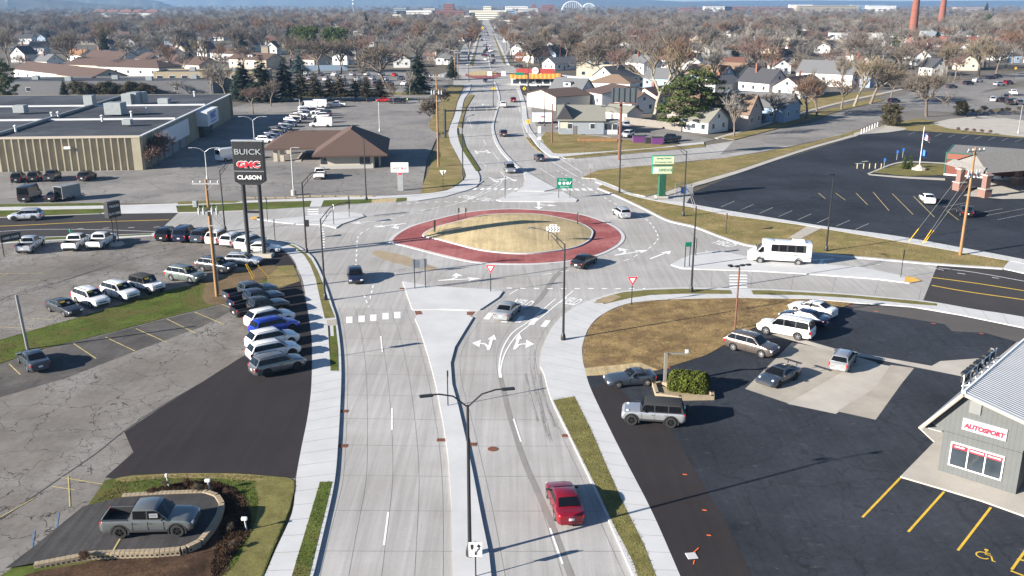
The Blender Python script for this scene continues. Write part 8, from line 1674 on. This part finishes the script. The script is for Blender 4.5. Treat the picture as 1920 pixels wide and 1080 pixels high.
# far woods: geometry-node instances of merged trees, one object
def woods(name, pts, protos_, mat):
    mb = MB(); me = bpy.data.meshes.new(name); me.from_pydata(pts, [], []); o = bpy.data.objects.new(name, me); COL.objects.link(o); tag(o, kind='stuff')
    cl = bpy.data.collections.new(name+'_kinds')
    for (k, m_) in protos_:
        a, c, hh, cm = TP[k]; q = MB(); q.v = [tuple(v.co/hh*12) for v in c.vertices]; q.f = [list(p.vertices) for p in c.polygons]; q.m = [0]*len(q.f)
        b0 = len(q.v); q.v += [tuple(v.co/hh*12) for v in a.vertices]; q.f += [[b0+i for i in p.vertices] for p in a.polygons]; q.m += [1]*len(a.polygons)
        e = q.mesh('wood_tree'); e.materials.append(M[m_]); e.materials.append(M['bark']); cl.objects.link(bpy.data.objects.new('wood_tree', e))
    g = bpy.data.node_groups.new(name, 'GeometryNodeTree'); g.interface.new_socket('Geometry', in_out='INPUT', socket_type='NodeSocketGeometry'); g.interface.new_socket('Geometry', in_out='OUTPUT', socket_type='NodeSocketGeometry')
    ns, ls = g.nodes, g.links; gi = ns.new('NodeGroupInput'); go = ns.new('NodeGroupOutput'); ci = ns.new('GeometryNodeCollectionInfo'); ci.inputs['Collection'].default_value = cl; ci.inputs['Separate Children'].default_value = True; ci.inputs['Reset Children'].default_value = True
    ip = ns.new('GeometryNodeInstanceOnPoints'); ip.inputs['Pick Instance'].default_value = True; ls.new(gi.outputs[0], ip.inputs['Points']); ls.new(ci.outputs[0], ip.inputs['Instance'])
    rv = ns.new('FunctionNodeRandomValue'); rv.data_type = 'FLOAT_VECTOR'; rv.inputs[0].default_value = (0, 0, 0); rv.inputs[1].default_value = (.08, .08, 6.28); ls.new(rv.outputs[0], ip.inputs['Rotation'])
    rs = ns.new('FunctionNodeRandomValue'); rs.data_type = 'FLOAT_VECTOR'; rs.inputs[0].default_value = (.9, .9, .65); rs.inputs[1].default_value = (2.0, 2.0, 1.7); ls.new(rs.outputs[0], ip.inputs['Scale']); rs.inputs['Seed'].default_value = 3
    ri = ns.new('FunctionNodeRandomValue'); ri.data_type = 'INT'; ri.inputs[4].default_value = 0; ri.inputs[5].default_value = len(protos_)-1; ls.new(ri.outputs[2], ip.inputs['Instance Index'])
    ls.new(ip.outputs[0], go.inputs[0]); md = o.modifiers.new('trees', 'NODES'); md.node_group = g
    return o
pts = []
for k in range(5200):
    y = 15+60*r.random()**1.7; x = r.uniform(-120, 2040)
    if not clear(x, y) and abs(x-(919-(120-y)*.16)) < 12+8*y/60: continue
    if (724 < x < 890 and 29 < y < 40) or (235 < x < 320 and y > 38 and y < 45): continue
    pts.append(tuple(G(x, y)))
for k in range(900):
    y = 62+70*r.random(); x = r.uniform(-60, 1990)
    if clear(x, y) and r.random() < (.34 if x > 1100 else .28) and not (x < 600 and y > 105): pts.append(tuple(G(x, y)))
woods('far_woods', pts, [('bare0', 'tw_greybrown'), ('bare1', 'tw_grey'), ('bare2', 'tw_greybrown'), ('bare0', 'tw_grey'), ('bare1', 'tw_pale'), ('spread', 'tw_grey'), ('bare2', 'tw_rusty'), ('spread', 'tw_greybrown')], None)
# grass blades over the near strips, as rough tufts
def blades(name, s, n, mat, z, hgt=.10, holes=()):
    P = px(arr(s), z); x0, x1 = min(p.x for p in P), max(p.x for p in P); y0, y1 = min(p.y for p in P), max(p.y for p in P); rr = np.random.default_rng(len(P)+n)
    q = rr.uniform((x0, y0), (x1, y1), (n*4, 2))
    def ins(q, P):
        c = np.zeros(len(q), bool); m = len(P)
        for i in range(m):
            a, b = P[i], P[(i+1) % m]; cond = ((a.y > q[:, 1]) != (b.y > q[:, 1])); xx = (b.x-a.x)*(q[:, 1]-a.y)/((b.y-a.y) or 1e-9)+a.x; c ^= cond & (q[:, 0] < xx)
        return c
    k_ = ins(q, P)
    for h_ in holes: k_ &= ~ins(q, px(arr(h_), z))
    q = q[k_][:n]; n = len(q); a = rr.uniform(0, 6.28, n); w = rr.uniform(.015, .05, n); h = hgt*rr.uniform(.4, 1.2, n); l = rr.uniform(-.07, .07, (n, 2)); v = np.zeros((n*3, 3)); dx, dy = np.cos(a)*w, np.sin(a)*w
    v[0::3] = np.stack([q[:, 0]-dx, q[:, 1]-dy, np.full(n, z)], 1); v[1::3] = np.stack([q[:, 0]+dx, q[:, 1]+dy, np.full(n, z)], 1); v[2::3] = np.stack([q[:, 0]+l[:, 0], q[:, 1]+l[:, 1], z+h], 1)
    me = bpy.data.meshes.new(name); me.from_pydata(v.tolist(), [], np.arange(n*3).reshape(-1, 3).tolist()); me.materials.append(M[mat]); o = bpy.data.objects.new(name, me); COL.objects.link(o); tag(o, kind='stuff')
blades('grass_blades', '1037,748 1077,741 1109,803 1142,880 1175,953 1209,1020 1234,1085 1195,1085 1148,983 1111,903 1068,817', 2600, 'olive2', ZG, .05)
blades('grass_blades', '545,1085 600,901 625,903 580,1085', 900, 'green', ZG, .05); blades('grass_blades', '615,612 617,650 620,695 635,695 634,655 629,610', 300, 'green', ZG, .05)
blades('grass_blades', '0,637 67,617 140,597 217,573 300,547 375,534 372,578 333,590 207,623 67,657 0,682', 9000, 'green', ZG, .06)
blades('dry_blades', '1092,670 1093,643 1107,610 1133,587 1173,570 1223,563 1280,560.5 1380,558.5 1513,560.5 1600,568 1540,590 1480,610 1420,612 1380,632 1335,660 1320,667 1253,688 1232,692 1200,680', 14000, 'leafy', ZG, .06)
blades('grass_blades', '157,960 222,899 333,889 433,889 517,895 553,903 545,950 520,1010 493,1080 410,1080 440,1040 470,990 460,935 400,902 350,903 262,932', 5000, 'green', ZG+.03, .05, ('478,897 517,894 551,902 544,948 518,1008 490,1080 400,1100 440,1060 462,1015 478,980 484,940',))
blades('mulch_litter', '232,948 262,932 300,913 350,903 400,902 440,915 460,935 470,965 470,995 455,1022 432,1050 395,1090 395,1060 412,990 405,945 383,937 300,940', 14000, 'mulch', ZG+.025, .10)
blades('dry_blades', '1120,353 1157,368 1210,393 1253,414 1300,425 1345,442 1393,458 1430,464 1530,476 1647,486 1760,496 1880,503 1893,489 1713,458 1560,432 1500,422 1363,403 1300,390 1237,379', 12000, 'olive', ZW-.02, .07)
blades('dry_blades', '1090,333 1120,319 1270,306 1440,284 1585,251 1450,296 1293,345 1210,367 1153,349', 7000, 'olive', ZW-.02, .08)
# ------------------------------------------------------------------ hills on the horizon and the air in between
M['hill'] = ground_mat('wooded_hill', (.085, .085, .075), (.8, 1.2), .002, .3, .02, rough=1, bump=0)
def hill(name, prof, y0, depth):
    # prof: (x, top) pairs traced on the skyline; a ridge with real depth
    mb = MB(); r = random.Random(len(prof)); xs = np.linspace(prof[0][0], prof[-1][0], 90); rows = []
    for j, (f, g) in enumerate(((0, 0), (.25, .55), (.55, .92), (.8, 1), (1.3, .8), (2, 0))):
        Y = y0+depth*f; row = []
        for x in xs:
            t = interp(prof, x); Z = CAMH+(HZ-t)/FPX*(y0+depth*.8); X = (x-960)/FPX*Y
            row.append((X, Y+r.uniform(-1, 1)*depth*.04, max(-5, (Z)*g*(1+r.uniform(-.05, .05)*(g < 1))) if j not in (0, 5) else -6))
        rows.append(row)
    n = len(xs); mb.v = [p for q in rows for p in q]
    for j in range(5):
        for i in range(n-1): mb.f.append([j*n+i, j*n+i+1, (j+1)*n+i+1, (j+1)*n+i]); mb.m.append(0)
    return mb.build(name, M['hill'], kind='structure', smooth=60)
hill('hills', [(-300, 6), (-100, 3), (0, 0), (60, -4), (110, -3), (170, 2), (200, 6), (250, 9), (290, 12), (306, 20)], 3600, 700)
hill('hills', [(-200, -12), (100, -10), (180, -6), (230, -4), (290, -3), (330, 3), (352, 12), (370, 15)], 5200, 900)
hill('hills', [(250, 10), (330, -2), (360, -10), (420, -14), (600, -16), (760, -18), (880, -14), (1000, -10), (1120, -4), (1240, 2), (1330, 6)], 8600, 1600)
hill('hills', [(1180, 5), (1320, 2), (1500, 1), (1650, 2.5), (1800, 1.5), (2200, 0)], 10500, 1600)
def haze(density, col):
    mb = MB().box((0, 6800, 144), (15000, 14400, 292)); m = bpy.data.materials.new('haze'); m.use_nodes = True; ns, ls = m.node_tree.nodes, m.node_tree.links
    for q in list(ns):
        if q.type == 'BSDF_PRINCIPLED': ns.remove(q)
    pv = ns.new('ShaderNodeVolumePrincipled'); pv.inputs['Color'].default_value = (*col, 1); pv.inputs['Density'].default_value = density; pv.inputs['Anisotropy'].default_value = .25
    out = [q for q in ns if q.type == 'OUTPUT_MATERIAL'][0]; ls.new(pv.outputs[0], out.inputs['Volume']); o = mb.build('haze', m, kind='stuff'); o.display_type = 'WIRE'
haze(.0001, (.38, .64, 1.0))
# labels that still coincide are told apart by their place from left to right
groups = {}
for o in bpy.data.objects:
    if o.parent is None and o.get('label') and o.get('category'): groups.setdefault(o['label'], []).append(o)
ORD = ['leftmost', 'second from left', 'third from left', 'fourth from left', 'fifth from left', 'sixth from left', 'seventh from left', 'eighth from left', 'ninth from left', 'tenth from left', 'eleventh from left', 'twelfth from left', 'thirteenth from left']; NUM = ['', 'one', 'two', 'three', 'four', 'five', 'six', 'seven', 'eight', 'nine', 'ten', 'eleven', 'twelve', 'thirteen']
for lab, os_ in groups.items():
    if len(os_) > 1:
        os_.sort(key=lambda o: PX(o.location)[0] if o.location.length > .01 else PX(sum((Vector(c) for c in o.bound_box), Vector())/8)[0])
        for k, o in enumerate(os_): o['label'] = lab+', '+(ORD[k] if k < len(ORD)-1 or len(os_) <= len(ORD) else 'farther right')+(' of '+NUM[len(os_)] if len(os_) <= 13 else '')
